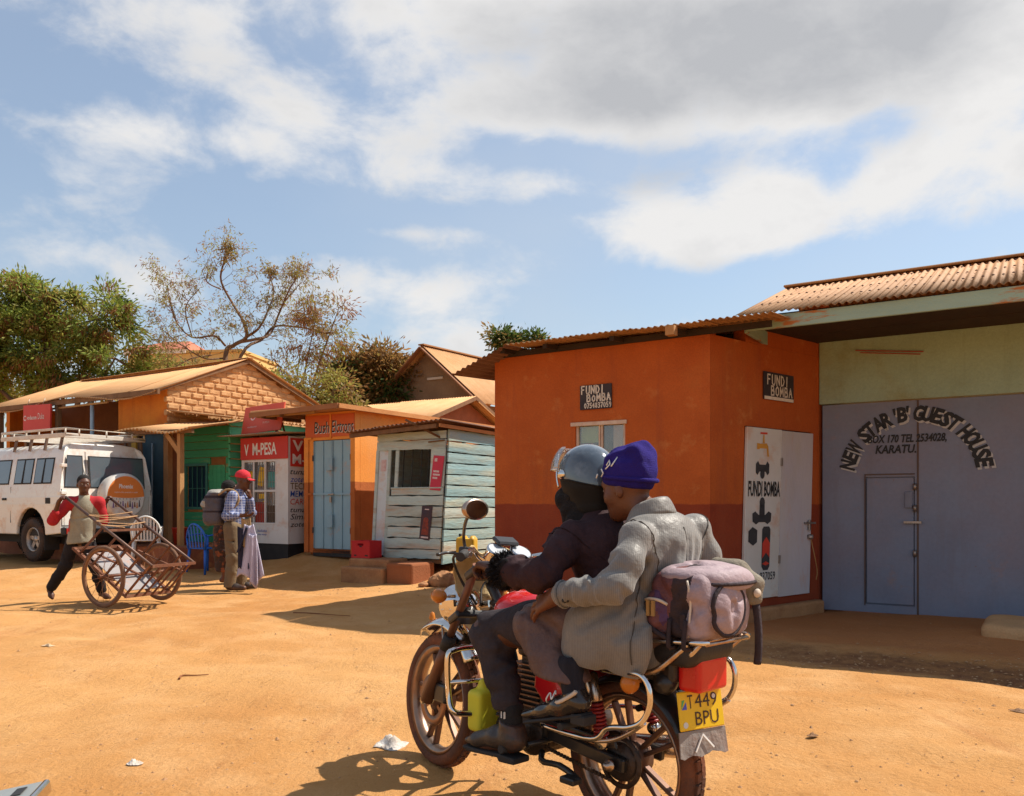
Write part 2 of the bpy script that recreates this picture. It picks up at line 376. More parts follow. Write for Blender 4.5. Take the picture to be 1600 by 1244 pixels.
def build_ground():
    def sheet(xs, ys, rough, name):
        X, Y = np.meshgrid(xs, ys); Z = ground_h(X, Y)
        if rough:
            rs = np.random.RandomState(3)
            for k in range(34):
                fx, fy = rs.normal(0, 1, 2); fr = rs.uniform(3, 26); nn = math.hypot(fx, fy); ph = rs.uniform(0, 6.3)
                Z += .0042/fr**.75*np.sin((fx*X+fy*Y)/nn*fr+ph+.6*np.sin(X*1.9+Y*1.3+k))
            q = X*BY.x+Y*BY.y                      # wheel ruts along the street
            for q0, dep in ((4.35, .010), (5.75, .011), (6.55, .007), (3.25, .007), (7.7, .009)):
                e = q-q0-.16*np.sin((X*FX.x+Y*FX.y)*.5+q0); Z += -dep*np.exp(-(e/.13)**2)+dep*.5*(np.exp(-((e-.24)/.10)**2)+np.exp(-((e+.24)/.10)**2))
        return X, Y, Z
    # one sheet: fine near the camera, coarse to the horizon
    ys = np.concatenate([np.linspace(.8, 14, 520), np.linspace(14.1, 40, 120), np.geomspace(42, 1500, 24)])
    ys = np.concatenate([[-400, -60, -12, -4, -1, 0.2], ys])
    xs = np.concatenate([-np.geomspace(1500, 13, 22), np.linspace(-12, 8.5, 560), np.geomspace(9, 1500, 24)])
    X, Y, Z = sheet(xs, ys, True, 'ground')
    nx, ny = len(xs), len(ys); me = bpy.data.meshes.new('ground')
    V = np.stack([X, Y, Z], -1).reshape(-1, 3)
    idx = np.arange(nx*ny).reshape(ny, nx); F = np.stack([idx[:-1, :-1], idx[:-1, 1:], idx[1:, 1:], idx[1:, :-1]], -1).reshape(-1, 4)
    quads(me, V, F, smooth=True)
    o = bpy.data.objects.new('ground', me); link(o); tag(o, 'sunlit orange dirt road with tyre scuffs and scattered litter', kind='structure')
    m = bpy.data.materials.new('dirt'); m.use_nodes = True; nt = m.node_tree; N = nt.nodes.new; L = nt.links.new; p = nt.nodes['Principled BSDF']
    p.inputs['Roughness'].default_value = .95; p.inputs['Specular IOR Level'].default_value = .15
    tc = N('ShaderNodeTexCoord')
    def noise(sc, det=8, ro=.6, w=0., st=None, rot=0.):
        mp = N('ShaderNodeMapping'); L(tc.outputs['Object'], mp.inputs[0])
        if st: mp.inputs['Scale'].default_value = st
        mp.inputs['Rotation'].default_value = (0, 0, rot)
        n = N('ShaderNodeTexNoise'); n.noise_dimensions = '4D'; n.inputs['Scale'].default_value = sc; n.inputs['Detail'].default_value = det; n.inputs['Roughness'].default_value = ro; n.inputs['W'].default_value = w
        L(mp.outputs[0], n.inputs['Vector']); return n.outputs['Fac']
    def ramp(v, a, b, lo=0., hi=1.):
        n = N('ShaderNodeMapRange'); n.inputs['From Min'].default_value = a; n.inputs['From Max'].default_value = b; n.inputs['To Min'].default_value = lo; n.inputs['To Max'].default_value = hi; L(v, n.inputs['Value']); return n.outputs['Result']
    def mix(f, a, b):
        n = N('ShaderNodeMix'); n.data_type = 'RGBA'; n.clamp_factor = True; L(f, n.inputs['Factor'])
        for k, v in (('A', a), ('B', b)):
            if isinstance(v, tuple): n.inputs[k].default_value = v
            else: L(v, n.inputs[k])
        return n.outputs['Result']
    c = mix(ramp(noise(.45, 7, .55), .36, .66), (.53, .275, .098, 1), (.45, .205, .062, 1))
    c = mix(ramp(noise(1.5, 9, .65, 2.), .47, .72), c, (.59, .33, .14, 1))
    c = mix(ramp(noise(2.2, 10, .7, 5., (1, .18, 1), FA), .56, .74, 0, .75), c, (.38, .155, .05, 1))      # long scuffs along the street
    c = mix(ramp(noise(7, 10, .75, 8.), .56, .72, 0, .8), c, (.33, .135, .038, 1))
    c = mix(ramp(noise(30, 6, .8, 3.), .56, .70, 0, .55), c, (.24, .10, .03, 1))
    c = mix(ramp(noise(55, 4, .75, 6.), .60, .72, 0, .6), c, (.66, .47, .27, 1))
    # damp, trodden reddish-brown soil along the drain by the gate
    sep = N('ShaderNodeSeparateXYZ'); L(tc.outputs['Object'], sep.inputs[0])
    def mm(op, a, b):
        n = N('ShaderNodeMath'); n.operation = op
        for i, v in enumerate((a, b)):
            if isinstance(v, (int, float)): n.inputs[i].default_value = v
            else: L(v, n.inputs[i])
        return n.outputs[0]
    d = mm('ADD', mm('MULTIPLY', mm('SUBTRACT', sep.outputs['X'], 2.4), .66), mm('MULTIPLY', mm('SUBTRACT', sep.outputs['Y'], 6.85), .75))
    d = mm('ADD', d, mm('MULTIPLY', mm('SUBTRACT', noise(2.4, 9, .7, 11.), .5), 1.3))
    band = ramp(mm('ABSOLUTE', d, 0), .5, .15, 0, 1.)
    band = mm('MULTIPLY', band, ramp(sep.outputs['X'], 1.5, 2.4, 0, 1))
    c = mix(mm('MULTIPLY', band, ramp(noise(9, 8, .7, 2.), .3, .6, .35, 1.)), c, (.185, .078, .035, 1))
    far = mm('MULTIPLY', ramp(d, .25, .8, 0, .75), ramp(sep.outputs['X'], 1.2, 2.2, 0, 1))
    c = mix(far, c, (.40, .145, .05, 1))      # redder soil between drain and gate
    L(c, p.inputs['Base Color'])
    b = N('ShaderNodeBump'); b.inputs['Strength'].default_value = .8; b.inputs['Distance'].default_value = .03
    L(noise(28, 10, .72, 1.), b.inputs['Height']); b2 = N('ShaderNodeBump'); b2.inputs['Strength'].default_value = .25; b2.inputs['Distance'].default_value = .05
    L(noise(6, 8, .6, 4., (1, .3, 1), FA), b2.inputs['Height']); L(b.outputs[0], b2.inputs['Normal']); L(b2.outputs[0], p.inputs['Normal'])
    me.materials.append(m)
def quads(me, V, F, smooth=True, mi=None):
    F = np.ascontiguousarray(F, np.int32); n = len(F); k = F.shape[1]
    me.vertices.add(len(V)); me.vertices.foreach_set('co', np.ascontiguousarray(V, np.float32).ravel())
    me.loops.add(n*k); me.loops.foreach_set('vertex_index', F.ravel())
    me.polygons.add(n); me.polygons.foreach_set('loop_start', np.arange(0, n*k, k, dtype=np.int32))
    if mi is not None: me.polygons.foreach_set('material_index', np.ascontiguousarray(mi, np.int32))
    me.polygons.foreach_set('use_smooth', np.full(n, smooth)); me.update(calc_edges=True); me.validate()
def gz(x, y): return float(ground_h(x, y))
build_ground()
# ------------------------------------------------------------------ soft modelling: distance fields turned into quads
def _v(p): return np.array(p, np.float32)
class Field:
    def __init__(s, lo, hi, h):
        s.lo = _v(lo); s.h = h; s.n = np.ceil((_v(hi)-s.lo)/h).astype(int)+1
        s.D = np.full(s.n, .3, np.float32)
    def _win(s, lo, hi, pad):
        a = np.maximum(np.floor((lo-pad-s.lo)/s.h).astype(int), 0); b = np.minimum(np.ceil((hi+pad-s.lo)/s.h).astype(int)+1, s.n)
        if np.any(b <= a): return None, None
        g = [(s.lo[i]+np.arange(a[i], b[i], dtype=np.float32)*s.h) for i in range(3)]
        return tuple(slice(a[i], b[i]) for i in range(3)), np.meshgrid(*g, indexing='ij', sparse=True)
    def _put(s, w, d, k, op):
        A = s.D[w]
        if op == 'add':
            if k > 0:
                h = np.clip(.5+.5*(A-d)/k, 0, 1); s.D[w] = A*(1-h)+d*h-k*h*(1-h)
            else: s.D[w] = np.minimum(A, d)
        else:
            d = -d
            if k > 0:
                h = np.clip(.5-.5*(A-d)/k, 0, 1); s.D[w] = A*(1-h)+d*h+k*h*(1-h)
            else: s.D[w] = np.maximum(A, d)
        return s
    def cap(s, a, b, ra, rb=None, k=.02, flat=None, op='add'):
        """tapered capsule; flat=(direction, factor) squashes its cross-section"""
        a, b = _v(a), _v(b); rb = ra if rb is None else rb; f = 1.0
        w = None
        if flat: w = _v(flat[0]); w = w/np.linalg.norm(w); f = flat[1]
        r = max(ra, rb)*max(1, f)
        win, (X, Y, Z) = s._win(np.minimum(a, b)-r, np.maximum(a, b)+r, k+3*s.h)
        if win is None: return s
        px, py, pz = X-a[0], Y-a[1], Z-a[2]; d = b-a
        if w is not None:
            c = (px*w[0]+py*w[1]+pz*w[2])*(1/f-1); px = px+w[0]*c; py = py+w[1]*c; pz = pz+w[2]*c; d = d+w*(d@w)*(1/f-1)
        L = float(d@d)+1e-9; t = np.clip((px*d[0]+py*d[1]+pz*d[2])/L, 0, 1)
        q = np.sqrt((px-t*d[0])**2+(py-t*d[1])**2+(pz-t*d[2])**2)-(ra+(rb-ra)*t)
        return s._put(win, q*min(1, max(f, .5)), k, op)
    def chain(s, pts, rs, k=.02, flat=None):
        for i in range(len(pts)-1): s.cap(pts[i], pts[i+1], rs[i], rs[i+1], k, flat)
        return s
    def ell(s, c, r, rot=None, k=.02, op='add'):
        c = _v(c); r = _v(r); m = float(r.max()); win, (X, Y, Z) = s._win(c-m, c+m, k+3*s.h)
        if win is None: return s
        p = [X-c[0], Y-c[1], Z-c[2]]
        if rot is not None: M = np.array(rot, np.float32); p = [p[0]*M[0][i]+p[1]*M[1][i]+p[2]*M[2][i] for i in range(3)]
        k0 = np.sqrt(sum((p[i]/r[i])**2 for i in range(3))); k1 = np.sqrt(sum((p[i]/(r[i]**2))**2 for i in range(3)))+1e-6
        return s._put(win, k0*(k0-1)/k1, k, op)
    def box(s, c, hs, rot=None, rd=.01, k=.02, op='add'):
        c = _v(c); hs = _v(hs); m = float(np.linalg.norm(hs)); win, (X, Y, Z) = s._win(c-m, c+m, k+3*s.h)
        if win is None: return s
        p = [X-c[0], Y-c[1], Z-c[2]]
        if rot is not None: M = np.array(rot, np.float32); p = [p[0]*M[0][i]+p[1]*M[1][i]+p[2]*M[2][i] for i in range(3)]
        q = [np.abs(p[i])-hs[i]+rd for i in range(3)]
        d = np.sqrt(sum(np.maximum(q[i], 0)**2 for i in range(3)))+np.minimum(np.maximum(np.maximum(q[0], q[1]), q[2]), 0)-rd
        return s._put(win, d, k, op)
    def half(s, p, n):
        """cut away everything on the n side of the plane through p"""
        n = _v(n); n = n/np.linalg.norm(n); g = [(s.lo[i]+np.arange(s.n[i], dtype=np.float32)*s.h) for i in range(3)]; X, Y, Z = np.meshgrid(*g, indexing='ij', sparse=True)
        d = (X-p[0])*n[0]+(Y-p[1])*n[1]+(Z-p[2])*n[2]; s.D = np.maximum(s.D, d); return s
    def wrinkle(s, amp, freq, seed=0, dirs=6, where=None):
        rs = np.random.RandomState(seed); band = np.abs(s.D) < .05
        I = np.argwhere(band)
        if not len(I): return s
        P = s.lo+I*s.h; f = np.zeros(len(P), np.float32)
        for i in range(dirs):
            d = rs.normal(0, 1, 3); d[2] *= 1.3; d /= np.linalg.norm(d); e = rs.normal(0, 1, 3); e /= np.linalg.norm(e); fr = freq*rs.uniform(.6, 1.7)
            f += np.sin(P@d*fr*2.6+rs.uniform(0, 6)+1.6*np.sin(P@e*fr*1.1+rs.uniform(0, 6)))/math.sqrt(dirs)
        f = .75-np.abs(f)*1.5
        if where is not None: f = f*where(P)
        s.D[band] += (amp*.62*f).astype(np.float32); return s
    def surf(s, o, d):
        o = _v(o); d = _v(d); d = d/np.linalg.norm(d); t = np.arange(0, .5, s.h*.4)
        I = np.rint((o+d*t[:, None]-s.lo)/s.h).astype(int); ok = ((I >= 0) & (I < s.n)).all(1); I = np.clip(I, 0, s.n-1); v = s.D[I[:, 0], I[:, 1], I[:, 2]]
        k = np.argmax((v > 0) | ~ok); s.hit = bool(ok[k] and k > 0); return o+d*t[k]
    def crease(s, rays, r=.010, depth=.5, k=.018):
        """press a fold into the surface along rays (inside point, direction)"""
        P = []
        for o, d in rays:
            q = s.surf(o, d)
            if s.hit: P.append((q, Vector(d).normalized()))
        if len(P) < 3: return s
        Q = [Vector(q)+n*r*(1-2*depth*.5) for q, n in P]; m = len(Q)
        for i in range(m-1): s.cap(Q[i], Q[i+1], r*(.55+.45*math.sin(math.pi*(i+.3)/m)), r*(.55+.45*math.sin(math.pi*(i+1.3)/m)), k, op='sub')
        return s
    def folds(s, a, b, n, seed, r=.010, slant=.5, span=(1.0, 2.2), q=(.08, .95), depth=.55, ref=None, arc=6.28):
        """creases round a sleeve or leg with axis a-b"""
        rs = np.random.RandomState(seed); a, b = Vector(a), Vector(b); ax = (b-a).normalized(); u = Vector(ref)-ax*Vector(ref).dot(ax) if ref is not None else ax.orthogonal(); u.normalize(); w = ax.cross(u)
        for _ in range(n):
            q0, f0, sp, sl = rs.uniform(*q), rs.uniform(-arc/2, arc/2), rs.uniform(*span), rs.uniform(-slant, slant)
            s.crease([(lerp(a, b, min(max(q0+sl*(t-.5), 0), 1)), u*math.cos(f0+sp*(t-.5))+w*math.sin(f0+sp*(t-.5))) for t in np.linspace(0, 1, 6)], r*rs.uniform(.6, 1.2), depth)
        return s
    def seam(s, parent, rays, m, r=.0022):
        return MB().tube([Vector(s.surf(o, d))+Vector(d).normalized()*r*.2 for o, d in rays], r, 5).build('seam', m, parent)
    def quads(s):
        D = s.D; ins = D < 0; n = D.shape
        c = np.zeros((n[0]-1, n[1]-1, n[2]-1), np.int8)
        off = [(i, j, k) for i in (0, 1) for j in (0, 1) for k in (0, 1)]
        for i, j, k in off: c += ins[i:n[0]-1+i, j:n[1]-1+j, k:n[2]-1+k]
        act = (c > 0) & (c < 8); I = np.argwhere(act); idx = np.full(act.shape, -1, np.int32); idx[act] = np.arange(len(I))
        acc = np.zeros((len(I), 3), np.float32); cnt = np.zeros(len(I), np.float32)
        val = {o: D[I[:, 0]+o[0], I[:, 1]+o[1], I[:, 2]+o[2]] for o in off}
        for a in off:
            for ax in range(3):
                if a[ax] == 1: continue
                b = list(a); b[ax] = 1; b = tuple(b); va, vb = val[a], val[b]; m = (va < 0) != (vb < 0)
                t = va[m]/(va[m]-vb[m]); p = np.tile(np.array(a, np.float32), (m.sum(), 1)); p[:, ax] = t; acc[m] += p; cnt[m] += 1
        V = s.lo+(I+acc/cnt[:, None])*s.h; F = []
        for ax in range(3):
            u, v = (ax+1) % 3, (ax+2) % 3; sl0 = [slice(None)]*3; sl1 = [slice(None)]*3; sl0[ax] = slice(0, -1); sl1[ax] = slice(1, None)
            e0, e1 = ins[tuple(sl0)], ins[tuple(sl1)]; ch = np.argwhere(e0 != e1)
            ch = ch[(ch[:, u] > 0) & (ch[:, v] > 0) & (ch[:, u] < n[u]-1) & (ch[:, v] < n[v]-1)]
            if not len(ch): continue
            def at_(du, dv): q = ch.copy(); q[:, u] -= du; q[:, v] -= dv; return idx[q[:, 0], q[:, 1], q[:, 2]]
            f = np.stack([at_(1, 1), at_(0, 1), at_(0, 0), at_(1, 0)], -1); fl = ~e0[tuple(ch.T)]; f[fl] = f[fl][:, ::-1]; F.append(f)
        F = np.concatenate(F); return V, F[(F >= 0).all(1)]
    def build(s, name, mats, parent=None, pick=None, smooth=1):
        V, F = s.quads()
        for _ in range(smooth):
            a = np.zeros_like(V); c = np.zeros(len(V), np.float32)
            for i, j in ((0, 1), (1, 2), (2, 3), (3, 0)):
                np.add.at(a, F[:, i], V[F[:, j]]); np.add.at(c, F[:, i], 1); np.add.at(a, F[:, j], V[F[:, i]]); np.add.at(c, F[:, j], 1)
            V = .5*V+.5*a/np.maximum(c, 1)[:, None]
        me = bpy.data.meshes.new(name); mats = mats if isinstance(mats, (list, tuple)) else [mats]
        for m in mats: me.materials.append(m)
        mi = pick(V[F].mean(1)).astype(np.int32) if pick else None
        quads(me, V, F, True, mi); o = bpy.data.objects.new(name, me); link(o); o.parent = parent; return o

def frame3(fwd, up):
    f = Vector(fwd).normalized(); u = Vector(up); l = u.cross(f).normalized(); u = f.cross(l); return f, l, u
def add_head(F, c, fwd, up=(0, 0, 1), s=1.0, neck=None, nr=.054):
    """head about c (between the ears); returns a placing function and the rotation rows"""
    f, l, u = frame3(fwd, up); c = Vector(c); P = lambda x, y, z: c+(f*x+l*y+u*z)*s
    rot = [list(f), list(l), list(u)]; rot = np.array(rot).T
    rT = [[f[i], l[i], u[i]] for i in range(3)]
    E = lambda p, r, k=.02, op='add': F.ell(P(*p), [q*s for q in r], rT, k, op)
    E((-.012, 0, .038), (.100, .078, .092)); E((.022, 0, -.03), (.068, .062, .085), .03); E((.05, 0, -.075), (.042, .040, .038), .025)
    E((.075, 0, .035), (.025, .058, .02), .025)
    for sd in (-1, 1):
        E((.052, sd*.042, -.022), (.034, .026, .03), .02); E((.096, sd*.031, .012), (.016, .018, .012), .012, 'sub'); E((.080, sd*.031, .010), (.0135, .0155, .0135), .004)
        E((-.012, sd*.079, -.008), (.018, .010, .032), .008); E((.088, sd*.013, -.034), (.012, .010, .009), .008)
    F.cap(P(.086, 0, .012), P(.106, 0, -.026), .009*s, .014*s, .012)
    F.cap(P(.082, -.016, -.062), P(.082, .016, -.062), .011*s, None, .008); F.cap(P(.080, -.013, -.075), P(.080, .013, -.075), .010*s, None, .008)
    F.cap(P(.10, -.03, -.0685), P(.10, .03, -.0685), .0045*s, None, .006, op='sub')
    E((.066, 0, -.098), (.022, .024, .018), .02)
    if neck is not None: F.cap(P(-.018, 0, -.055), neck, nr*s, nr*s*1.12, .03)
    return P, rT
def add_hand(F, wrist, d, n, t, curl=(.5, .7, .5), s=1.0, spread=.06, thumb=(.5, .35), k=.006, wr=.024):
    """palm, four unequal fingers and a thumb; d towards knuckles, n the palm side, t the thumb side"""
    d = Vector(d).normalized(); n = Vector(n); n = (n-d*n.dot(d)).normalized(); t0 = Vector(t); side = d.cross(n); side = side if side.dot(t0) > 0 else -side
    w = Vector(wrist); Q = lambda a, b, c: w+(d*a+side*b+n*c)*s
    for b, e in ((-.026, .086), (-.010, .092), (.008, .094), (.025, .088)): F.cap(Q(.012, b*.55, 0), Q(e, b, 0), .017*s, .0125*s, .014)
    F.cap(Q(-.03, 0, 0), Q(.02, 0, 0), wr*s, .022*s, .02, flat=(n, .8))
    for i, (b, e, ln) in enumerate(((-.030, .084, .060), (-.011, .091, .076), (.009, .093, .082), (.028, .087, .074))):
        p = Q(e, b, 0); ang = 0.0; r = .0095*s if i else .0082*s; dirx = (d+side*(spread*(i-1.5)*.7)).normalized()
        for j, (fr, c_) in enumerate(zip((.45, .31, .24), curl)):
            ang += c_; q = p+(dirx*math.cos(ang)+n*math.sin(ang))*(ln*fr*s); F.cap(p, q, r*(1-.07*j), r*(.93-.07*j), k); p = q
    a = Q(.022, .026, .006); b = Q(.052, .048, .018); F.cap(a, b, .0145*s, .012*s, .012)
    dd = (d*math.cos(thumb[0])+n*math.sin(thumb[0])).normalized(); c = b+dd*.032*s; F.cap(b, c, .0115*s, .0105*s, k)
    dd = (d*math.cos(thumb[0]+thumb[1])+n*math.sin(thumb[0]+thumb[1])).normalized(); F.cap(c, c+dd*.024*s, .0105*s, .0085*s, k)
    return F
def lerp(a, b, t): return Vector(a)*(1-t)+Vector(b)*t
M_skin = mat('dark_brown_skin', (.11, .042, .022, 1), (.075, .028, .015, 1), 9, .48, bump=.12, bscale=70, spec=.45)
M_skin2 = mat('warm_brown_skin', (.145, .05, .022, 1), (.105, .036, .016, 1), 9, .46, bump=.12, bscale=70, spec=.45)
M_eye = mat('eye_white', (.62, .57, .50, 1), None, 5, .25)
M_hair = mat('black_hair', (.010, .008, .007, 1), (.02, .016, .014, 1), 40, .9, bump=.6, bscale=90)
def add_eyes(P, parent, s=1.0, fwd=None):
    for sd in (-1, 1):
        mb = MB(); c = P(.0805, sd*.031, .010); mb.use(M_eye)
        d = (P(1, 0, 0)-P(0, 0, 0)).normalized()
        M = axis_matrix(c, d); rr = .0128*s
        mb.lathe([(rr*math.sin(a), rr*math.cos(a)) for a in np.linspace(1.0, .55, 4)], M, 10); mb.use(M_hair); mb.lathe([(rr*math.sin(a), rr*math.cos(a)) for a in np.linspace(.55, 0.0, 4)], M, 10)
        mb.build('eye', None, parent)
def cloth(name, base, alt=None, bump=.45, bscale=48, rough=.85, **kw):
    return mat(name, base, alt, 7, rough, bump=bump, bscale=bscale, fine=.10, spec=.25, **kw)
def leaf_quads(rs, C_, dirs, ln, wd, droop=.5):
    """narrow four-sided leaves at points C_, each pointing along dirs"""
    n = len(C_); d = dirs+rs.normal(0, .35, (n, 3)); d[:, 2] -= droop*rs.rand(n); d /= np.linalg.norm(d, axis=1)[:, None]
    s = np.cross(d, rs.normal(0, 1, (n, 3))); s /= np.linalg.norm(s, axis=1)[:, None]+1e-9
    l = (ln*rs.uniform(.6, 1.4, n))[:, None]; w = (wd*rs.uniform(.7, 1.3, n))[:, None]
    V = np.stack([C_, C_+d*l*.5+s*w, C_+d*l, C_+d*l*.5-s*w], 1).reshape(-1, 3); return V, np.arange(4*n).reshape(-1, 4)
def foliage(name, parent, chunks):
    Vs, Fs, Ms, mats, o = [], [], [], [], 0
    for V, F, m in chunks:
        if m not in mats: mats.append(m)
        Vs.append(V); Fs.append(F+o); Ms.append(np.full(len(F), mats.index(m))); o += len(V)
    me = bpy.data.meshes.new(name)
    for m in mats: me.materials.append(m)
    quads(me, np.concatenate(Vs), np.concatenate(Fs), False, np.concatenate(Ms)); ob = bpy.data.objects.new(name, me); link(ob); ob.parent = parent; return ob
# ------------------------------------------------------------------ materials of the buildings
def dado_mat(name, top, bot, zline, topalt=None, botalt=None, stain=None, rough=.85, bump=.35, tcon=(.55, .75)):
    """wall painted in two colours that meet at a level line"""
    m = mat(name, top, topalt, scale=2.2, rough=rough, bump=bump, bscale=34, third=stain, tscale=1.1, tcon=tcon, fine=.10, dust=(DUST, .12))
    nt = m.node_tree; N = nt.nodes.new; L = nt.links.new; p = nt.nodes['Principled BSDF']
    src = p.inputs['Base Color'].links[0].from_socket
    tc = N('ShaderNodeTexCoord'); sep = N('ShaderNodeSeparateXYZ'); L(tc.outputs['Object'], sep.inputs[0])
    nz = N('ShaderNodeTexNoise'); nz.inputs['Scale'].default_value = 6; nz.inputs['Detail'].default_value = 5; L(tc.outputs['Object'], nz.inputs['Vector'])
    a = N('ShaderNodeMath'); a.operation = 'MULTIPLY_ADD'; L(nz.outputs['Fac'], a.inputs[0]); a.inputs[1].default_value = .035; L(sep.outputs['Z'], a.inputs[2])
    mr = N('ShaderNodeMapRange'); mr.inputs['From Min'].default_value = zline+.012; mr.inputs['From Max'].default_value = zline+.026; L(a.outputs[0], mr.inputs['Value'])
    low = N('ShaderNodeMix'); low.data_type = 'RGBA'; low.inputs['A'].default_value = bot; low.inputs['B'].default_value = botalt or tuple(c*.8 for c in bot[:3])+(1,)
    n2 = N('ShaderNodeTexNoise'); n2.inputs['Scale'].default_value = 3; n2.inputs['Detail'].default_value = 8; L(tc.outputs['Object'], n2.inputs['Vector'])
    m2 = N('ShaderNodeMapRange'); m2.inputs['From Min'].default_value = .4; m2.inputs['From Max'].default_value = .65; L(n2.outputs['Fac'], m2.inputs['Value']); L(m2.outputs[0], low.inputs['Factor'])
    mx = N('ShaderNodeMix'); mx.data_type = 'RGBA'; L(mr.outputs[0], mx.inputs['Factor']); L(low.outputs['Result'], mx.inputs['A']); L(src, mx.inputs['B'])
    L(mx.outputs['Result'], p.inputs['Base Color']); return m
def weather(m, streak, chip, amt=.6, chips=.5, sx=5.0):
    """rain streaks and small chips in the paint"""
    nt = m.node_tree; N = nt.nodes.new; L = nt.links.new; p = nt.nodes['Principled BSDF']; src = p.inputs['Base Color'].links[0].from_socket; tc = N('ShaderNodeTexCoord')
    for scale, st, col, lo, hi, k in ((1.0, (sx, sx, .38), streak, .54, .74, amt), (26.0, (1, 1, 1), chip, .685, .70, chips), (9.0, (1, 1, 1.6), streak, .63, .70, amt*.7)):
        mp = N('ShaderNodeMapping'); mp.inputs['Scale'].default_value = st; L(tc.outputs['Object'], mp.inputs[0]); n = N('ShaderNodeTexNoise'); n.inputs['Scale'].default_value = scale; n.inputs['Detail'].default_value = 9; n.inputs['Roughness'].default_value = .68; L(mp.outputs[0], n.inputs['Vector'])
        mr = N('ShaderNodeMapRange'); mr.inputs['From Min'].default_value = lo; mr.inputs['From Max'].default_value = hi; mr.inputs['To Max'].default_value = k; L(n.outputs['Fac'], mr.inputs['Value']); mx = N('ShaderNodeMix'); mx.data_type = 'RGBA'; L(mr.outputs[0], mx.inputs['Factor']); L(src, mx.inputs['A']); mx.inputs['B'].default_value = col; src = mx.outputs['Result']
    L(src, p.inputs['Base Color'])
M_orange = dado_mat('orange_limewash', (.45, .100, .016, 1), (.26, .044, .013, 1), 1.2, (.38, .078, .013, 1), (.23, .035, .011, 1), (.42, .115, .022, 1))
M_orange2 = dado_mat('kiosk_orange_paint', (.80, .30, .055, 1), (.47, .13, .03, 1), 1.58, (.74, .26, .045, 1), stain=(.70, .30, .10, 1))
weather(M_orange, (.27, .060, .022, 1), (.50, .22, .10, 1), .6, .7)
M_green_w = mat('pale_green_plaster', (.36, .49, .37, 1), (.30, .41, .31, 1), 1.7, .85, bump=.4, bscale=30, third=(.27, .27, .13, 1), tscale=1.2, tcon=(.52, .72), fine=.10)
M_gate = mat('blue_grey_gate_paint', (.195, .228, .315, 1), (.165, .19, .265, 1), 1.8, .45, bump=.12, bscale=14, third=(.21, .19, .235, 1), tscale=1.1, tcon=(.46, .74), fine=.05, dust=(C(150, 120, 110), .06), spec=.4)
weather(M_gate, (.17, .15, .17, 1), (.22, .10, .06, 1), .55, .8, 4.0); weather(M_green_w, (.22, .26, .15, 1), (.45, .46, .34, 1), .6, .5)
M_fascia = mat('peeling_turquoise_paint', (.30, .42, .34, 1), (.25, .36, .30, 1), 3, .7, bump=.4, bscale=24, third=(.40, .15, .045, 1), tscale=2.6, tcon=(.52, .56), stretch=(.45, 1, 2.2))
M_rust_roof = corrugate_mat('dusty_rusted_iron', (.40, .20, .078, 1), (.33, .155, .058, 1), (.20, .085, .035, 1), tcon=(.60, .72))
M_tan_roof = corrugate_mat('dust_covered_iron', (.60, .33, .15, 1), (.52, .27, .11, 1), (.36, .17, .07, 1), tcon=(.62, .78))
M_darkiron = mat('dark_rusty_iron', (.20, .09, .05, 1), (.14, .065, .04, 1), 5, .8, bump=.3, third=(.30, .14, .06, 1), tcon=(.55, .7))
M_timber = mat('weathered_timber', (.22, .115, .055, 1), (.15, .075, .035, 1), 5, .85, bump=.5, bscale=26, stretch=(1, 1, .25), fine=.12)
M_paletimber = mat('raw_pale_timber', (.46, .25, .10, 1), (.38, .19, .07, 1), 6, .85, bump=.4, bscale=26, stretch=(1, 1, .3), fine=.12)
M_black = mat('black_paint', (.016, .016, .018, 1), (.028, .026, .026, 1), 8, .6, fine=.1)
M_whitep = mat('white_lettering', (.78, .77, .73, 1), (.68, .66, .62, 1), 9, .6)
M_whitedoor = mat('white_door_paint', (.62, .61, .58, 1), (.56, .54, .50, 1), 2.4, .5, bump=.1, third=(.48, .42, .36, 1), tscale=1.5, tcon=(.6, .8), dust=(DUST, .2))
M_mauvedoor = mat('faded_mauve_door', (.47, .45, .50, 1), (.55, .52, .54, 1), 3.0, .6, bump=.25, bscale=30, third=(.46, .42, .36, 1), tscale=2, tcon=(.5, .75), stretch=(1, 1, .35), dust=(DUST, .15))
M_brass = mat('brass_yellow_paint', (.62, .31, .05, 1), (.52, .24, .035, 1), 12, .5)
M_redp = mat('red_paint', (.62, .055, .028, 1), (.52, .04, .022, 1), 5, .45)
M_glass = mat('dusty_window_glass', (.05, .055, .05, 1), (.08, .08, .06, 1), 3, .12, spec=.7)
M_steel = mat('worn_steel', (.36, .32, .29, 1), (.26, .2, .16, 1), 12, .42, metal=.8)
M_concrete = mat('earthy_concrete', (.42, .22, .10, 1), (.34, .165, .07, 1), 3, .92, bump=.6, bscale=22, third=(.26, .11, .05, 1), tscale=2.2, tcon=(.5, .7), fine=.12)
M_dark = mat('painted_shade_brown', (.045, .03, .022, 1), (.03, .02, .016, 1), 2, .95)  # near-black brown stands in for shade indoors and under the eave

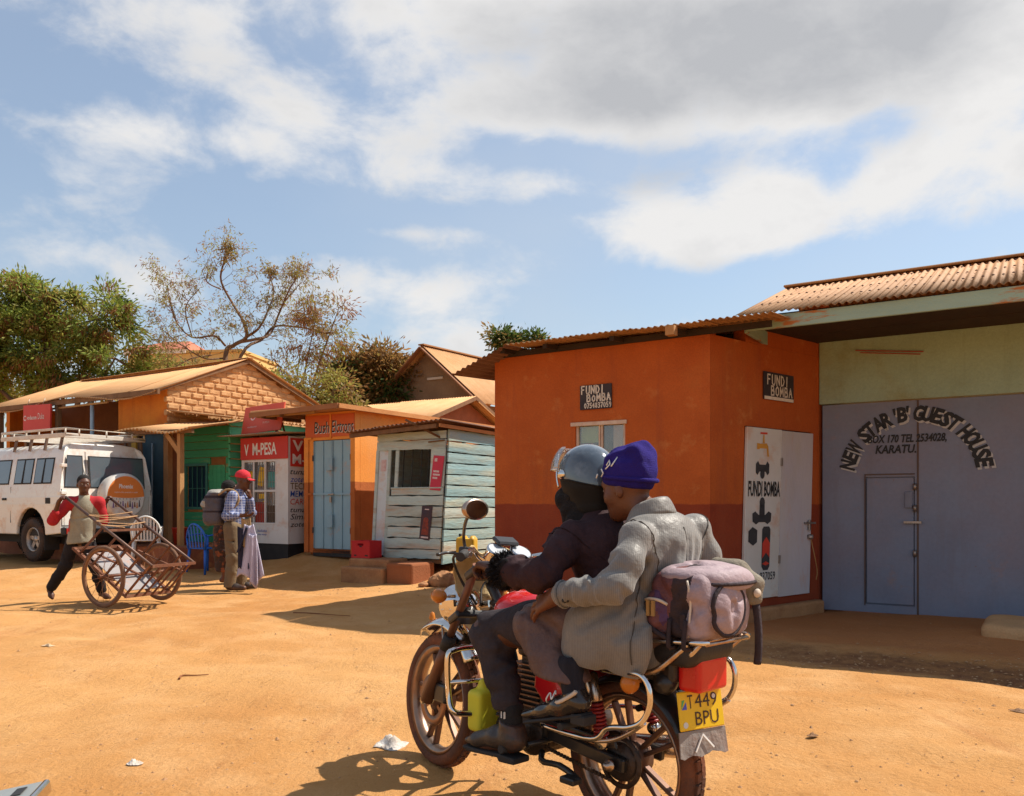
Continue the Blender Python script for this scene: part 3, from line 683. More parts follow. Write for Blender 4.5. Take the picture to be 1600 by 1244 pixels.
def wall_with_holes(mb, x0, x1, z0, z1, y0, y1, holes, M=None):
    """slab in the xz plane with rectangular openings"""
    xs = sorted({x0, x1, *[h[0] for h in holes], *[h[1] for h in holes]}); zs = sorted({z0, z1, *[h[2] for h in holes], *[h[3] for h in holes]})
    solid = lambda i, j: 0 <= i < len(xs)-1 and 0 <= j < len(zs)-1 and not any(h[0] <= (xs[i]+xs[i+1])/2 <= h[1] and h[2] <= (zs[j]+zs[j+1])/2 <= h[3] for h in holes)
    T = (lambda p: M @ Vector(p)) if M is not None else (lambda p: Vector(p))
    for i in range(len(xs)-1):
        for j in range(len(zs)-1):
            if not solid(i, j): continue
            a, b, c, d = xs[i], xs[i+1], zs[j], zs[j+1]
            mb.add([T((a, y0, c)), T((b, y0, c)), T((b, y0, d)), T((a, y0, d))], [(0, 1, 2, 3)], False)
            mb.add([T((a, y1, c)), T((b, y1, c)), T((b, y1, d)), T((a, y1, d))], [(3, 2, 1, 0)], False)
            if not solid(i-1, j): mb.add([T((a, y0, c)), T((a, y0, d)), T((a, y1, d)), T((a, y1, c))], [(0, 1, 2, 3)], False)
            if not solid(i+1, j): mb.add([T((b, y0, c)), T((b, y1, c)), T((b, y1, d)), T((b, y0, d))], [(0, 1, 2, 3)], False)
            if not solid(i, j-1): mb.add([T((a, y0, c)), T((a, y1, c)), T((b, y1, c)), T((b, y0, c))], [(0, 1, 2, 3)], False)
            if not solid(i, j+1): mb.add([T((a, y0, d)), T((b, y0, d)), T((b, y1, d)), T((a, y1, d))], [(0, 1, 2, 3)], False)
    return mb

# ------------------------------------------------------------------ orange pump shop
SHOP = Vector((2.0, 8.4, 0))
def build_shop():
    t = thing('pump_repair_shop', 'orange limewashed corner shop with darker red dado and low iron roof, behind the motorcycle', 'shop', SHOP, FA)
    W = 2.59
    hole = (-1.53, -.93, 1.38, 2.09)
    wall_with_holes(MB(), -W, 0, -.3, 2.955, 0, .18, [hole]).build('front_wall', M_orange, t)
    MB().box((-W, .183, -.3), (-W+.16, 3.6, 2.90)).build('side_wall', M_orange, t)
    # splayed wall of the recess, with the double door
    d = Vector((.65, 1.99, 0)); Ls = d.length; ang = math.atan2(d.y, d.x)
    MR = Matrix.Rotation(ang, 4, 'Z')
    dh = (.60, 1.90, .18, 2.03)
    wall_with_holes(MB(), .0, Ls-.005, -.3, 2.92, .004, .16, [dh], MR).build('recess_wall', M_orange, t)
    MB().box((.62, .006, 2.923), (Ls-.01, .15, 3.083), MR).build('wall_head', M_orange, t)
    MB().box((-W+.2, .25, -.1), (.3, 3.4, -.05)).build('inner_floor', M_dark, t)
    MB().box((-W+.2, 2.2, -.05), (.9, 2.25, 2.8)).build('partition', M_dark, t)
    # window
    wf = MB(); x0, x1, z0, z1 = hole
    for a in ((x0, x0+.03), (x1-.03, x1), ((x0+x1)/2-.025, (x0+x1)/2-.004), ((x0+x1)/2+.004, (x0+x1)/2+.025)): wf.box((a[0], .02, z0), (a[1], .06, z1))
    wf.box((x0-.05, -.02, z1-.03), (x1+.02, .058, z1+.012)); wf.box((x0+.031, .024, z0), (x1-.031, .056, z0+.03))
    w = wf.build('window', mat('flaking_white_frame', (.62, .50, .40, 1), (.50, .34, .25, 1), 9, .7, bump=.3), t, bevel=.003)
    for a, b in ((x0+.03, (x0+x1)/2-.026), ((x0+x1)/2+.026, x1-.03)):
        MB().box((a, .04, z0+.03), (b, .045, z1-.03)).build('pane', clear_mat('shop_window_glass', .82), w)
    MB().box((x0+.04, .07, 1.88), (x1-.31, .08, 2.06)).build('curtain', mat('green_curtain', (.45, .55, .10, 1), (.34, .44, .08, 1), 5, .9), w)
    MB().box((x1-.17, .07, z0+.02), (x1-.04, .075, z1-.03)).build('curtain', mat('beige_curtain', (.62, .48, .34, 1), (.5, .36, .24, 1), 5, .9), w)
    # slate sign over the window, chalked by hand
    def slate(x, z, w_, h_, T, lines, yoff, name_lab):
        sg = MB().box((0, -.022, 0), (w_, -.004, h_), T).build('sign_board', mat('black_slate', (.03, .024, .03, 1), (.05, .04, .045, 1), 4, .7), t, bevel=.002)
        mb = MB()
        for txt, lx, lz, hh, adv, sw in lines: brush_text(mb, txt, T @ Matrix.Translation((lx, -.026, lz)), hh, adv, sw)
        mb.build('lettering', mat('chalk_white', (.74, .68, .60, 1), (.6, .54, .46, 1), 20, .8), sg); return sg
    T = Matrix.Translation((-1.46, 0, 2.235)) @ Matrix.Rotation(R(-.5), 4, 'Y')
    slate(0, 0, .38, .265, T, [('FUNDI', .02, .17, .085, .058, .014), ('BoMBA', .085, .085, .078, .06, .014), ('0754837059', .055, .015, .052, .033, .010)], 0, '')
    T2 = MR @ Matrix.Translation((.93, 0, 2.34))
    s2 = slate(0, 0, .58, .30, T2, [('FUNDI', .05, .165, .105, .088, .017), ('BOMBA', .12, .05, .10, .088, .017)], 0, '')
    MB().box((0, -.024, 0), (.57, -.0225, .035), T2).build('chalk_strip', mat('chalk_white', C(200, 190, 175)), s2)
    # double door: white painted leaf with the shop's signs, faded second leaf
    sh = Matrix.Identity(4); sh[0][2] = .045
    TD = MR @ sh
    a, b, z0, z1 = .51, 1.82, .19, 2.02; mid = a+.66
    dl = MB().box((a, -.035, z0), (mid-.006, -.002, z1), TD).build('door', M_whitedoor, t, bevel=.004); tag(dl, 'white door leaf painted with taps and pipe fittings')
    dr = MB().box((mid+.006, -.030, z0-.01), (b, -.003, z1-.005), TD).build('door', M_mauvedoor, t, bevel=.004); tag(dr, 'faded mauve door leaf with bolt')
    def paint(mb, polys, cx, cz, s):
        for poly in polys: mb.add([TD @ Vector((cx+x*s, -.0385, cz+z*s)) for x, z in poly], [tuple(range(len(poly)))], False)
    def disc(cx, cz, rx, rz, n=14): return [(cx+rx*math.cos(2*math.pi*i/n), cz+rz*math.sin(2*math.pi*i/n)) for i in range(n)]
    tap = MB(); tap.use(M_brass); paint(tap, [[(-1, -.1), (-.55, -.1), (-.55, .45), (-1, .45)], [(-.55, .0), (.75, .0), (.85, .2), (.6, .5), (-.55, .42)], [(-.1, .5), (.25, .5), (.16, 1.3), (0, 1.3)], [(.5, .5), (.85, .2), (1.0, -.75), (.72, -.75)]], a+.29, 1.80, .115)
    tap.use(M_redp); paint(tap, [[(-.5, 1.32), (.65, 1.34), (.65, 1.52), (-.5, 1.5)]], a+.29, 1.80, .115)
    tap.build('painted_tap', None, dl)
    fit = MB(); fit.use(mat('fitting_black', (.03, .03, .034, 1), (.05, .05, .055, 1), 6, .6))
    paint(fit, [[(-1, .45), (-.7, .7), (-.45, .4), (.45, .4), (.7, .7), (1, .45), (1, -.3), (.75, -.5), (.45, -.2), (-.45, -.2), (-.75, -.5), (-1, -.3)], disc(0, -.4, .34, .42)], a+.29, 1.575, .125)
    paint(fit, [disc(0, .95, .32, .38), [(-.3, .8), (.3, .8), (.34, -.2), (-.34, -.2)], [(-1.15, .2), (-.8, .35), (-.4, .1), (.4, .1), (.8, .35), (1.15, .2), (1.1, -.35), (.7, -.55), (.35, -.4), (-.35, -.4), (-.7, -.55), (-1.1, -.35)]], a+.30, 1.07, .155)
    paint(fit, [[(-.5, .35), (-.05, .62), (.5, .4), (.5, -.4), (.05, -.62), (-.5, -.35)]], a+.14, .86, .16)
    paint(fit, [[(x*.52, z) for x, z in [(-.75, 1.0), (-.5, 1.15), (.5, 1.15), (.75, 1.0), (.72, -1.0), (.4, -1.2), (-.4, -1.2), (-.72, -1.0)]]], a+.39, .73, .20)
    fit.build('painted_fittings', None, dl)['kind'] = 'stuff'
    arrow = MB(); arrow.use(M_redp)
    for p in [[(-.35, -.55), (0, -.25), (.35, -.55), (.35, .25), (0, .6), (-.35, .25)], [(-.35, -.85), (0, -.72), (.35, -.85), (0, -.95)]]:
        arrow.add([TD @ Vector((a+.39+x*.2, -.0405, .73+z*.2)) for x, z in p], [tuple(range(len(p)))], False)
    arrow.build('painted_arrow', None, dl)
    mb = MB(); text_into(mb, 'FUNDI BOMBA', TD @ Matrix.Translation((a+.035, -.0385, 1.29)), .155, .60, bold=.03); text_into(mb, '0754 837059', TD @ Matrix.Translation((a+.06, -.0385, .385)), .085, .52, bold=.012)
    mb.build('lettering', M_black, dl)
    for z in (.55, 1.62): MB().box((mid-.025, -.046, z), (mid+.012, -.036, z+.09), TD).build('hinge', M_steel, dl, bevel=.002)
    MB().bar(TD @ Vector((b-.16, -.05, .985)), TD @ Vector((b+.05, -.05, .985)), .022, .022).bar(TD @ Vector((b-.06, -.045, 1.02)), TD @ Vector((b-.06, -.05, .90)), .05, .016).build('bolt', M_steel, dr)
    MB().lathe([(0, 0), (.03, 0), (.035, .02), (.035, .05), (0, .06)], TD @ axis_matrix((b-.05, -.05, .80), (0, 0, 1)), 10).build('padlock', M_steel, dr)
    MB().tube(curve_pts([TD @ Vector(p) for p in ((b-.04, -.05, .82), (b+.04, -.06, .6), (b+.12, -.05, .42), (b+.10, -.05, .33))], 10), .006, 5).build('cord', M_paletimber, dr)
    MB().box((.0, -.13, -.14), (Ls-.1, -.005, .10), MR).build('doorstep', M_concrete, t, bevel=.03, seg=2)
    # roof over the shop
    roof_sheets(t, (-2.2, -.40, 2.965), (1, 0, 0), (0, 1, .10), 2.95, 4.2, M_rust_roof, 4, pitch=.068, amp=.011, seed=4)
    mb = MB(); vs, fs = corrugated((-2.96, -.36, 2.70), (.72, -.02, .255), (0, 1, .055), .80, 4.2, .078, .010, 2, jag=.02); mb.add(vs, fs, True)
    mb.build('bent_roof_sheet', M_darkiron, t, solid=.003)
    MB().bar((-2.62, -.03, 2.93), (.62, -.03, 2.95), .04, .06).build('wall_plate', M_dark, t)  # plate and rafters coloured dark to imitate the under-eave shade
    for i, x in enumerate((-2.3, -1.75, -.95, -.25)): MB().bar((x, -.30, 2.925), (x, 3.4, 3.27), .05, .05).build('rafter', M_dark, t)
    MB().box((-.30, -.46, 2.86), (-.21, -.36, 2.955)).build('rafter_end', M_paletimber, t)
    MB().box((-W+.17, .19, 2.86), (.05, 3.6, 2.88)).build('ceiling_board', M_timber, t)
build_shop()

# ------------------------------------------------------------------ guest house
def build_guest_house():
    t = thing('guest_house', 'guest house with pale green wall, blue grey gate and deep corrugated porch roof', 'guest house', SHOP, FA)
    G, Y0 = .66, 1.99
    wall_with_holes(MB(), G, 5.2, -.4, 3.40, Y0, Y0+.18, [(G-.01, G+2.08, -.41, 2.37)]).build('front_wall', M_green_w, t)
    MB().prism([(1.95, 2.93), (2.2, 3.78), (6.0, 2.55), (6.0, -.3), (1.95, -.3)], .48, .64, Matrix(((0, 1, 0, 0), (1, 0, 0, 0), (0, 0, 1, 0), (0, 0, 0, 1)))).build('end_wall', M_orange, t)
    # gate of sheet steel: two leaves, a wicket door cut into the first
    zt = 2.355
    l1 = wall_with_holes(MB(), G+.02, G+1.025, -.03, zt, Y0+.03, Y0+.06, [(G+.49, G+1.0, .06, 1.51)]).build('gate_leaf', M_gate, t, bevel=.004)
    l2 = MB().box((G+1.035, Y0+.03, -.10), (G+2.06, Y0+.06, zt)).build('gate_leaf', M_gate, t, bevel=.004)
    wd = MB().box((G+.502, Y0+.033, .075), (G+.988, Y0+.056, 1.497)).build('wicket_door', M_gate, l1, bevel=.003)
    MB().box((G+.45, Y0+.062, .02), (G+1.024, Y0+.07, 1.56)).build('gap_backing', M_gate, l1)  # backing panel added to block light showing through the wicket gap
    fr = MB()
    for x in (G+.478, ): fr.box((x, Y0+.018, .05), (x+.012, Y0+.031, 1.53))
    fr.box((G+.478, Y0+.018, 1.531), (G+1.0, Y0+.031, 1.545)); fr.build('wicket_frame', mat('gate_edge_steel', (.10, .075, .07, 1), (.14, .08, .05, 1), 9, .6, metal=.4), l1)
    MB().box((G+1.020, Y0+.024, -.06), (G+1.040, Y0+.0295, zt)).build('meeting_stile', mat('gate_edge_steel', (.1, .08, .07, 1)), l2, bevel=.003)
    for z in (1.36, 1.12, .62): MB().lathe([(0, 0), (.02, 0), (.02, .07), (0, .07)], Matrix.Translation((G+1.0, Y0+.008, z)), 8).build('hinge', M_steel, l1)
    MB().box((G+.90, Y0+.005, 1.16), (G+.975, Y0+.032, 1.34)).build('lock_box', mat('gate_lockbox', (.2, .21, .27, 1), None, 5, .5), wd, bevel=.004)
    MB().bar((G+.89, Y0+.0, 1.0), (G+1.07, Y0+.0, 1.0), .02, .025).build('bolt', M_steel, wd)
    MB().box((G+.30, Y0+.061, .3), (G+.34, Y0+.10, 2.2)).build('inner_brace', M_gate, l1)
    # arched lettering with an off-white shadow
    blk = MB(); wht = MB()
    word = "NEW STAR 'B' GUEST HOUSE"; cx, cz, rx, rz = G+.985, 1.50, .70, .71
    def wd_(ch): return {' ': .42, "'": .3, 'W': 1.22, 'N': 1.0, 'I': .4}.get(ch, .88)
    tot = sum(wd_(c) for c in word); u = 0
    for ch in word:
        w = wd_(ch); f = (u+w/2)/tot; u += w
        th = math.pi*(1.0-.045)-f*math.pi*(1-.09)
        px_, pz_ = cx+rx*math.cos(th), cz+rz*math.sin(th)
        if ch == ' ': continue
        tilt = -math.atan2(-rx*math.sin(th)*-1, 1)
        tx, tz = rx*math.sin(th), -rz*math.cos(th)
        rot = math.atan2(tz, tx)
        wid = (.112 if ch not in "'I" else .03)*(1.15 if ch == 'W' else 1)
        for mb, dx, dz, dy in ((wht, .018, -.022, .0215), (blk, 0, 0, .0195)):
            M = Matrix.Translation((px_+dx, Y0+dy, pz_+dz)) @ Matrix.Rotation(-rot, 4, 'Y') @ Matrix.Translation((0, 0, -.075))
            text_into(mb, ch, M, .155 if ch != "'" else .15, wid, bold=.05, align='M', shear=.12)
    for txt, x, z, h, w in (('BOX 170 TEL 2534028,', cx-.47, 1.895, .085, .80), ('KARATU.', cx-.39, 1.775, .09, .42)): text_into(blk, txt, Matrix.Translation((x, Y0+.0195, z)), h, w, bold=.03, shear=.2)
    # the paint sits on whichever leaf it crosses; kept with the first leaf
    wht.build('lettering_shadow', mat('offwhite_lettering', (.52, .51, .49, 1), (.44, .43, .42, 1), 14, .7), l1)
    blk.build('lettering', M_black, l1)
    mb = MB(); mb.bar((1.05, Y0-.012, 2.96), (1.75, Y0-.012, 2.88), .008, .035, (0, 1, 0)).bar((1.1, Y0-.013, 2.93), (1.72, Y0-.013, 2.855), .008, .02, (0, 1, 0)); mb.build('red_paint_stroke', mat('faded_red_paint', (.42, .07, .05, 1), None, 8, .8), t)
    # roof: corrugated porch slope, turned fascia, purlins, back slope
    eave = (.22, .12, 3.095)
    roof_sheets(t, eave, (1, 0, 0), (0, 2.1, .735), 5.0, 2.225, M_rust_roof, 6, pitch=.068, amp=.0115, seed=9, jag=.02)
    roof_sheets(t, (.25, 2.24, 3.835), (1, 0, 0), (0, 2.6, -.91), 5.0, 3.6, M_rust_roof, 6, pitch=.068, amp=.0115, seed=10)
    MB().bar((.2, 2.22, 3.85), (5.22, 2.22, 3.85), .16, .03).build('ridge_cap', M_rust_roof, t, bevel=.01)
    MB().bar((.30, .20, 3.01), (5.2, .16, 3.01), .035, .135).build('fascia_board', M_fascia, t, bevel=.004)
    MB().box((.28, .225, 2.935), (.315, 1.97, 3.08)).build('fascia_board', M_fascia, t, bevel=.004)
    for i in range(6): MB().box((.32, .24+i*.29, 3.085+.002*(i % 2)), (5.2, .523+i*.29, 3.10+.002*(i % 2))).build('soffit_board', mat('dark_brown_boards', (.035, .02, .014, 1), (.055, .03, .02, 1), 5, .9, bump=.3), t)  # soffit boards in a very dark brown
    nails = MB(); rnd = random.Random(5)           # lifted nail heads and rust holes along the battens
    for y in (.75, 1.35, 1.95):
        for i in range(60):
            x = .3+i*.082; nails.lathe([(.0, .012), (.014, .006), (.016, 0)], axis_matrix((x+.02, y+rnd.uniform(-.015, .015), 3.095+.35*(y-.12)+.014), (0, -.33, .94)), 5)
    nails.build('nail_heads', mat('rust_dark', (.12, .05, .03, 1), None, 8, .9), t)['kind'] = 'stuff'
build_guest_house()
def build_ramp():
    t = thing('earth_ramp', 'low pale earth covered ramp before the grey gate at the right edge', 'ramp', (4.95, 7.40, 0), FA)
    G = Field((-.9, -.75, -.22), (1.1, .75, .2), .025); G.box((.1, 0, -.04), (.75, .50, .17), rd=.06, k=0); G.wrinkle(.03, 4, 4); G.build('slab', mat('dusty_pale_earth', (.52, .30, .14, 1), (.44, .23, .10, 1), 3, .95, bump=.6, fine=.1), t, smooth=1)
build_ramp()
# ------------------------------------------------------------------ materials of the stalls
M_brick = mat('mud_brick', (.56, .32, .15, 1), (.49, .26, .11, 1), 7, .95, bump=.6, bscale=26, third=(.44, .22, .09, 1), tscale=3, tcon=(.5, .75), vary=.07, fine=.12)
M_mortar = mat('mud_mortar', (.50, .27, .12, 1), (.43, .21, .09, 1), 5, .95, bump=.5)
M_plank_w = mat('pale_blue_plank', (.40, .50, .47, 1), (.48, .53, .46, 1), 3.5, .75, bump=.5, bscale=22, stretch=(.25, .25, 1.6), third=(.30, .28, .21, 1), tscale=3.2, tcon=(.54, .68), vary=.10, fine=.10, dust=(DUST, .18))
M_plank_b = mat('light_blue_plank', (.25, .43, .46, 1), (.34, .46, .44, 1), 3.5, .75, bump=.5, bscale=22, stretch=(.25, .25, 1.6), third=(.47, .47, .34, 1), tscale=2.0, tcon=(.5, .66), vary=.10, fine=.10)
M_plank_g = mat('green_plank', (.045, .30, .13, 1), (.035, .24, .11, 1), 3.5, .7, bump=.4, bscale=24, stretch=(.25, .25, 1.6), third=(.10, .20, .07, 1), tscale=2.5, tcon=(.58, .78), vary=.12, fine=.08, dust=(DUST, .08))
M_plank_g_lit = mat('lit_green_plank', (.10, .42, .22, 1), (.07, .36, .18, 1), 3.5, .7, bump=.4, bscale=24, stretch=(.25, .25, 1.6), vary=.12, fine=.08)  # lighter copy of the green plank: sunlight painted into the side wall colour
M_bluedoor = mat('sky_blue_door_paint', (.27, .43, .50, 1), (.24, .38, .45, 1), 2.5, .5, bump=.1, fine=.05, dust=(DUST, .10))
M_kioskwhite = mat('kiosk_white_panel', (.66, .64, .61, 1), (.60, .57, .53, 1), 2.5, .5, fine=.05, dust=(DUST, .15))
M_red_sign = mat('red_sign_paint', (.58, .045, .03, 1), (.52, .04, .028, 1), 2, .5, fine=.05)
M_signred2 = mat('sun_faded_red_sign', (.60, .10, .06, 1), (.54, .08, .05, 1), 2, .55, fine=.06)
M_orangewall = mat('ochre_wall', (.62, .20, .02, 1), (.50, .13, .018, 1), 2.2, .9, bump=.4, third=(.60, .28, .04, 1), tscale=1.2, tcon=(.55, .75), fine=.1)
M_yellowpost = mat('mustard_post', (.55, .30, .03, 1), (.44, .22, .03, 1), 4, .7)
M_bluedark = mat('dark_teal_door', (.03, .075, .10, 1), (.02, .05, .07, 1), 4, .6)
M_floorred = mat('red_cement_floor', (.30, .10, .045, 1), (.24, .075, .035, 1), 4, .85, bump=.3, dust=(DUST, .2))

weather(M_kioskwhite, (.50, .40, .30, 1), (.36, .24, .15, 1), .5, .5); weather(M_bluedoor, (.22, .30, .33, 1), (.34, .20, .12, 1), .5, .6); weather(M_orangewall, (.34, .10, .02, 1), (.55, .30, .12, 1), .6, .5)
# ------------------------------------------------------------------ brick gable house with porch
BH = Vector((-6.62, 16.0, 0))
def build_brick_house():
    t = thing('brick_house', 'mud brick gable house with dusty iron roof and dark porch, behind the white van', 'house', BH, FA)
    D, EV, AP = 3.6, 3.48, 4.22; rnd = random.Random(2)
    g = MB(); YX = Matrix(((0, 1, 0, 0), (1, 0, 0, 0), (0, 0, 1, 0), (0, 0, 0, 1)))
    g.prism([(0.02, .2), (D-.02, .2), (D-.02, EV-.02), (1.9, AP-.02), (.02, EV-.02)], -.16, -.02, YX); g.build('gable_wall', M_mortar, t)
    proto = None; bw, bh = .275, .128; row = 0; z = 2.52
    while z < AP:
        off = (row % 2)*bw/2; y = -off+.0
        while y < D:
            a = max(y, -.03 if row % 2 else 0.0); b = min(y+bw-.016, D+(.03 if row % 2 else 0)); cy, cz = (a+b)/2, z+bh/2
            top = EV+(AP-EV)*(1-abs(cy-1.9)/1.9)
            if z+bh*.75 < top and b-a > .08:
                br = MB().box((-.09, -(bw-.016)/2, -(bh-.016)/2), (.0, (bw-.016)/2, (bh-.016)/2)).build('brick', M_brick, t, bevel=.022) if proto is None else part_copy(proto, t)
                if proto is None: proto = br
                br.location = (rnd.uniform(-.012, .010), cy, cz); br.scale = (1, (b-a)/(bw-.016)*rnd.uniform(.97, 1.0), rnd.uniform(.9, 1.02)); br.rotation_euler = (rnd.uniform(-.03, .03), rnd.uniform(-.03, .03), rnd.uniform(-.03, .03))
            y += bw
        z += bh; row += 1
    # roof
    roof_sheets(t, (-6.3, -.38, 3.36), (1, 0, 0), (0, 2.28, .92), 6.42, 2.46, M_tan_roof, 8, pitch=.078, amp=.010, seed=21, sag=lambda u, v: -.10*math.sin(u*9)*(1-v)-.06*math.sin(math.pi*u), jag=.03)
    roof_sheets(t, (-6.0, 1.9, 4.28), (1, 0, 0), (0, 2.1, -.80), 6.12, 2.35, M_tan_roof, 7, pitch=.078, amp=.010, seed=22)
    MB().bar((-6.0, 1.9, 4.285), (.14, 1.9, 4.285), .16, .012).build('ridge_cap', M_tan_roof, t, bevel=.01)
    MB().bar((.07, -.35, 3.33), (.07, 1.9, 4.21), .03, .06).bar((.07, 1.9, 4.21), (.07, 3.95, 3.43), .03, .06).build('barge_board', M_timber, t)
    MB().bar((-6.1, -.30, 3.33), (.15, -.30, 3.33), .05, .10).build('wall_plate', M_timber, t)
    # walls under the eave
    MB().box((-1.58, 0.0, 2.60), (-.03, .14, 3.42)).build('front_wall', M_orangewall, t)
    MB().box((-6.4, 1.5, -.1), (-.2, 1.62, 3.6)).build('back_wall', mat('porch_brown_wall', (.20, .085, .035, 1), (.14, .055, .025, 1), 3, .9, bump=.4), t)
    MB().box((-6.45, .3, -.1), (-6.3, 1.6, 3.5)).build('end_wall', M_orangewall, t)
    MB().box((-6.4, -.6, -.2), (-1.6, 1.5, .42)).build('porch_floor', M_floorred, t)
    for x in (-5.2, -3.9, -2.9): MB().box((x, 1.44, .43), (x+.75, 1.495, 2.35)).build('door', mat('porch_door_brown', (.10, .04, .02, 1), (.07, .03, .018, 1), 4, .7, stretch=(1, 1, .2), bump=.3), t, bevel=.01)
    MB().box((-4.6, 1.2, 2.3), (-1.8, 1.26, 2.42)).build('lintel', M_timber, t)
    for x in (-5.6, -4.5, -3.3): MB().bar((x, -.25, .4), (x, -.25, 3.3), .09, .09).build('post', M_timber, t)
    MB().tube([(-2.13, -.22, .4), (-2.13, -.22, 3.3)], .038, 10).build('steel_post', mat('pale_blue_pipe', (.36, .46, .52, 1), None, 5, .5), t)
    MB().tube([(-3.7, -.26, 3.22), (-1.55, -.24, 3.24)], .022, 8).build('batten', M_paletimber, t)
    MB().box((-1.12, -.02, .4), (-.98, .02, 2.62)).build('door_post', M_yellowpost, t)
    MB().box((-.97, .10, .45), (-.28, .14, 2.62)).build('door', M_bluedark, t)
    MB().tube([(-.58, .07, .5), (-.58, .07, 2.4)], .014, 6).build('hanging_pipe', mat('pale_blue_pipe', (.36, .46, .52, 1)), t)
    MB().box((-.26, .12, .45), (.20, .16, 2.62)).build('side_panel', mat('brown_limewash', (.26, .085, .03, 1), (.18, .06, .025, 1), 3, .9, bump=.3), t)
    MB().box((-1.60, .3, .4), (-1.50, 1.5, 2.6)).build('cross_wall', mat('brown_limewash', (.26, .085, .03, 1)), t)
    for i in range(3): MB().box((-1.5+i*.125, .16, .3), (-1.385+i*.125, .19, 2.6)).build('screen_plank', M_timber, t, bevel=.004)
    # green timber shop under its own low awning
    MB().box((-2.0, -1.25, -.3), (1.75, .14, .47)).build('cement_step', M_floorred, t, bevel=.03, seg=2)
    gs = rnd
    z = .48; k = 0
    while z < 2.55:
        h = gs.uniform(.125, .16)
        segs = [(.20, 1.05), (1.49, 1.585)] if z > .48 and z < 1.95 else [(.20, 1.585)]
        if 1.0 < z+h/2 < 1.97: segs = [(.20, .37), (1.0, 1.05), (1.49, 1.585)]
        for a, b in segs:
            MB().box((a, .14+gs.uniform(-.012, .006), z+.005), (b, .18, z+h-.004)).build('plank', M_plank_g, t, bevel=.006)
        z += h
    z = .48
    while z < 2.72:
        h = gs.uniform(.13, .17)
        o = MB().box((1.585, .12, z+.006), (1.615, 2.5, z+h-.012), Matrix.Rotation(R(gs.uniform(-.25, .25)), 4, 'X')).build('plank', M_plank_g_lit, t, bevel=.006)
        for v in o.data.vertices:                       # weatherboards: lower edge stands out
            if v.co.z < z+h*.4 and v.co.x > 1.6: v.co.x += .03
        z += h
    for i in range(4): MB().box((1.05+i*.11, .125, .49), (1.155+i*.11, .15, 1.93)).build('door_plank', M_plank_g, t, bevel=.004)
    MB().box((1.42, .115, 1.2), (1.46, .128, 1.27)).build('padlock', M_steel, t)
    wn = MB(); wn.box((.36, .10, 1.10), (1.02, .135, 1.15)).box((.36, .10, 1.92), (1.02, .135, 1.97)).box((.36, .10, 1.151), (.41, .134, 1.919)).box((.97, .10, 1.151), (1.02, .134, 1.919))
    w = wn.build('window', mat('teal_frame', (.04, .16, .12, 1), None, 4, .6), t, bevel=.004)
    MB().box((.41, .16, 1.15), (.97, .17, 1.92)).build('pane', mat('dark_blue_glass', (.012, .035, .055, 1), (.01, .025, .04, 1), 3, .15, spec=.6), w)
    for x in (.55, .69, .83): MB().bar((x, .14, 1.15), (x, .14, 1.92), .012, .012).build('window_bar', mat('teal_frame', (.04, .16, .12, 1)), w)
    MB().bar((.41, .139, 1.5), (.97, .139, 1.5), .012, .012).build('window_bar', mat('teal_frame', (.04, .16, .12, 1)), w)
    roof_sheets(t, (-.30, -.92, 2.53), (1, 0, -.025), (0, 1.1, .24), 2.15, 1.16, M_tan_roof, 3, 'awning_sheet', pitch=.10, amp=.020, seed=31, jag=.05, sag=lambda u, v: .05*math.sin(u*7)*(1-v))
    roof_sheets(t, (.0, .0, 3.0), (0, 1, 0), (1.75, 0, -.22), 2.7, 1.78, M_tan_roof, 3, 'awning_sheet', pitch=.10, amp=.020, seed=33, jag=.05)
    MB().bar((1.36, -.72, .46), (1.36, -.72, 2.50), .085, .085).bar((1.36, -.72, 2.1), (1.0, -.72, 2.45), .06, .09).build('awning_post', M_paletimber, t)
    MB().bar((-.25, -.80, 2.52), (1.8, -.80, 2.47), .05, .07).build('awning_beam', M_timber, t)
build_brick_house()

def build_eave_sign():
    o = thing('hanging_sign', 'small red sign with white lettering hanging from the porch eave above the van', 'sign', BH, FA)
    T = Matrix.Translation((-4.32, -.42, 2.78)) @ Matrix.Rotation(R(1.5), 4, 'Y')
    MB().box((0, -.02, 0), (1.04, .02, .54), T).build('sign_board', M_red_sign, o, bevel=.004)
    m = MB(); text_into(m, 'vodacom', T @ Matrix.Translation((.15, -.023, .235)), .085, .38, bold=.02); text_into(m, 'Duka', T @ Matrix.Translation((.58, -.023, .235)), .13, .24)
    m.lathe([(.035, 0), (.058, 0)], T @ axis_matrix((.08, -.023, .265), (0, -1, 0)), 18, (R(40), R(330))); m.build('lettering', mat('sign_pale_lettering', (.75, .62, .58, 1), None, 8, .6), o)
    for x in (.12, .72): MB().tube([T @ Vector((x, 0, .54)), T @ Vector((x, .05, .68))], .006, 5).build('hanging_wire', M_steel, o)
build_eave_sign()

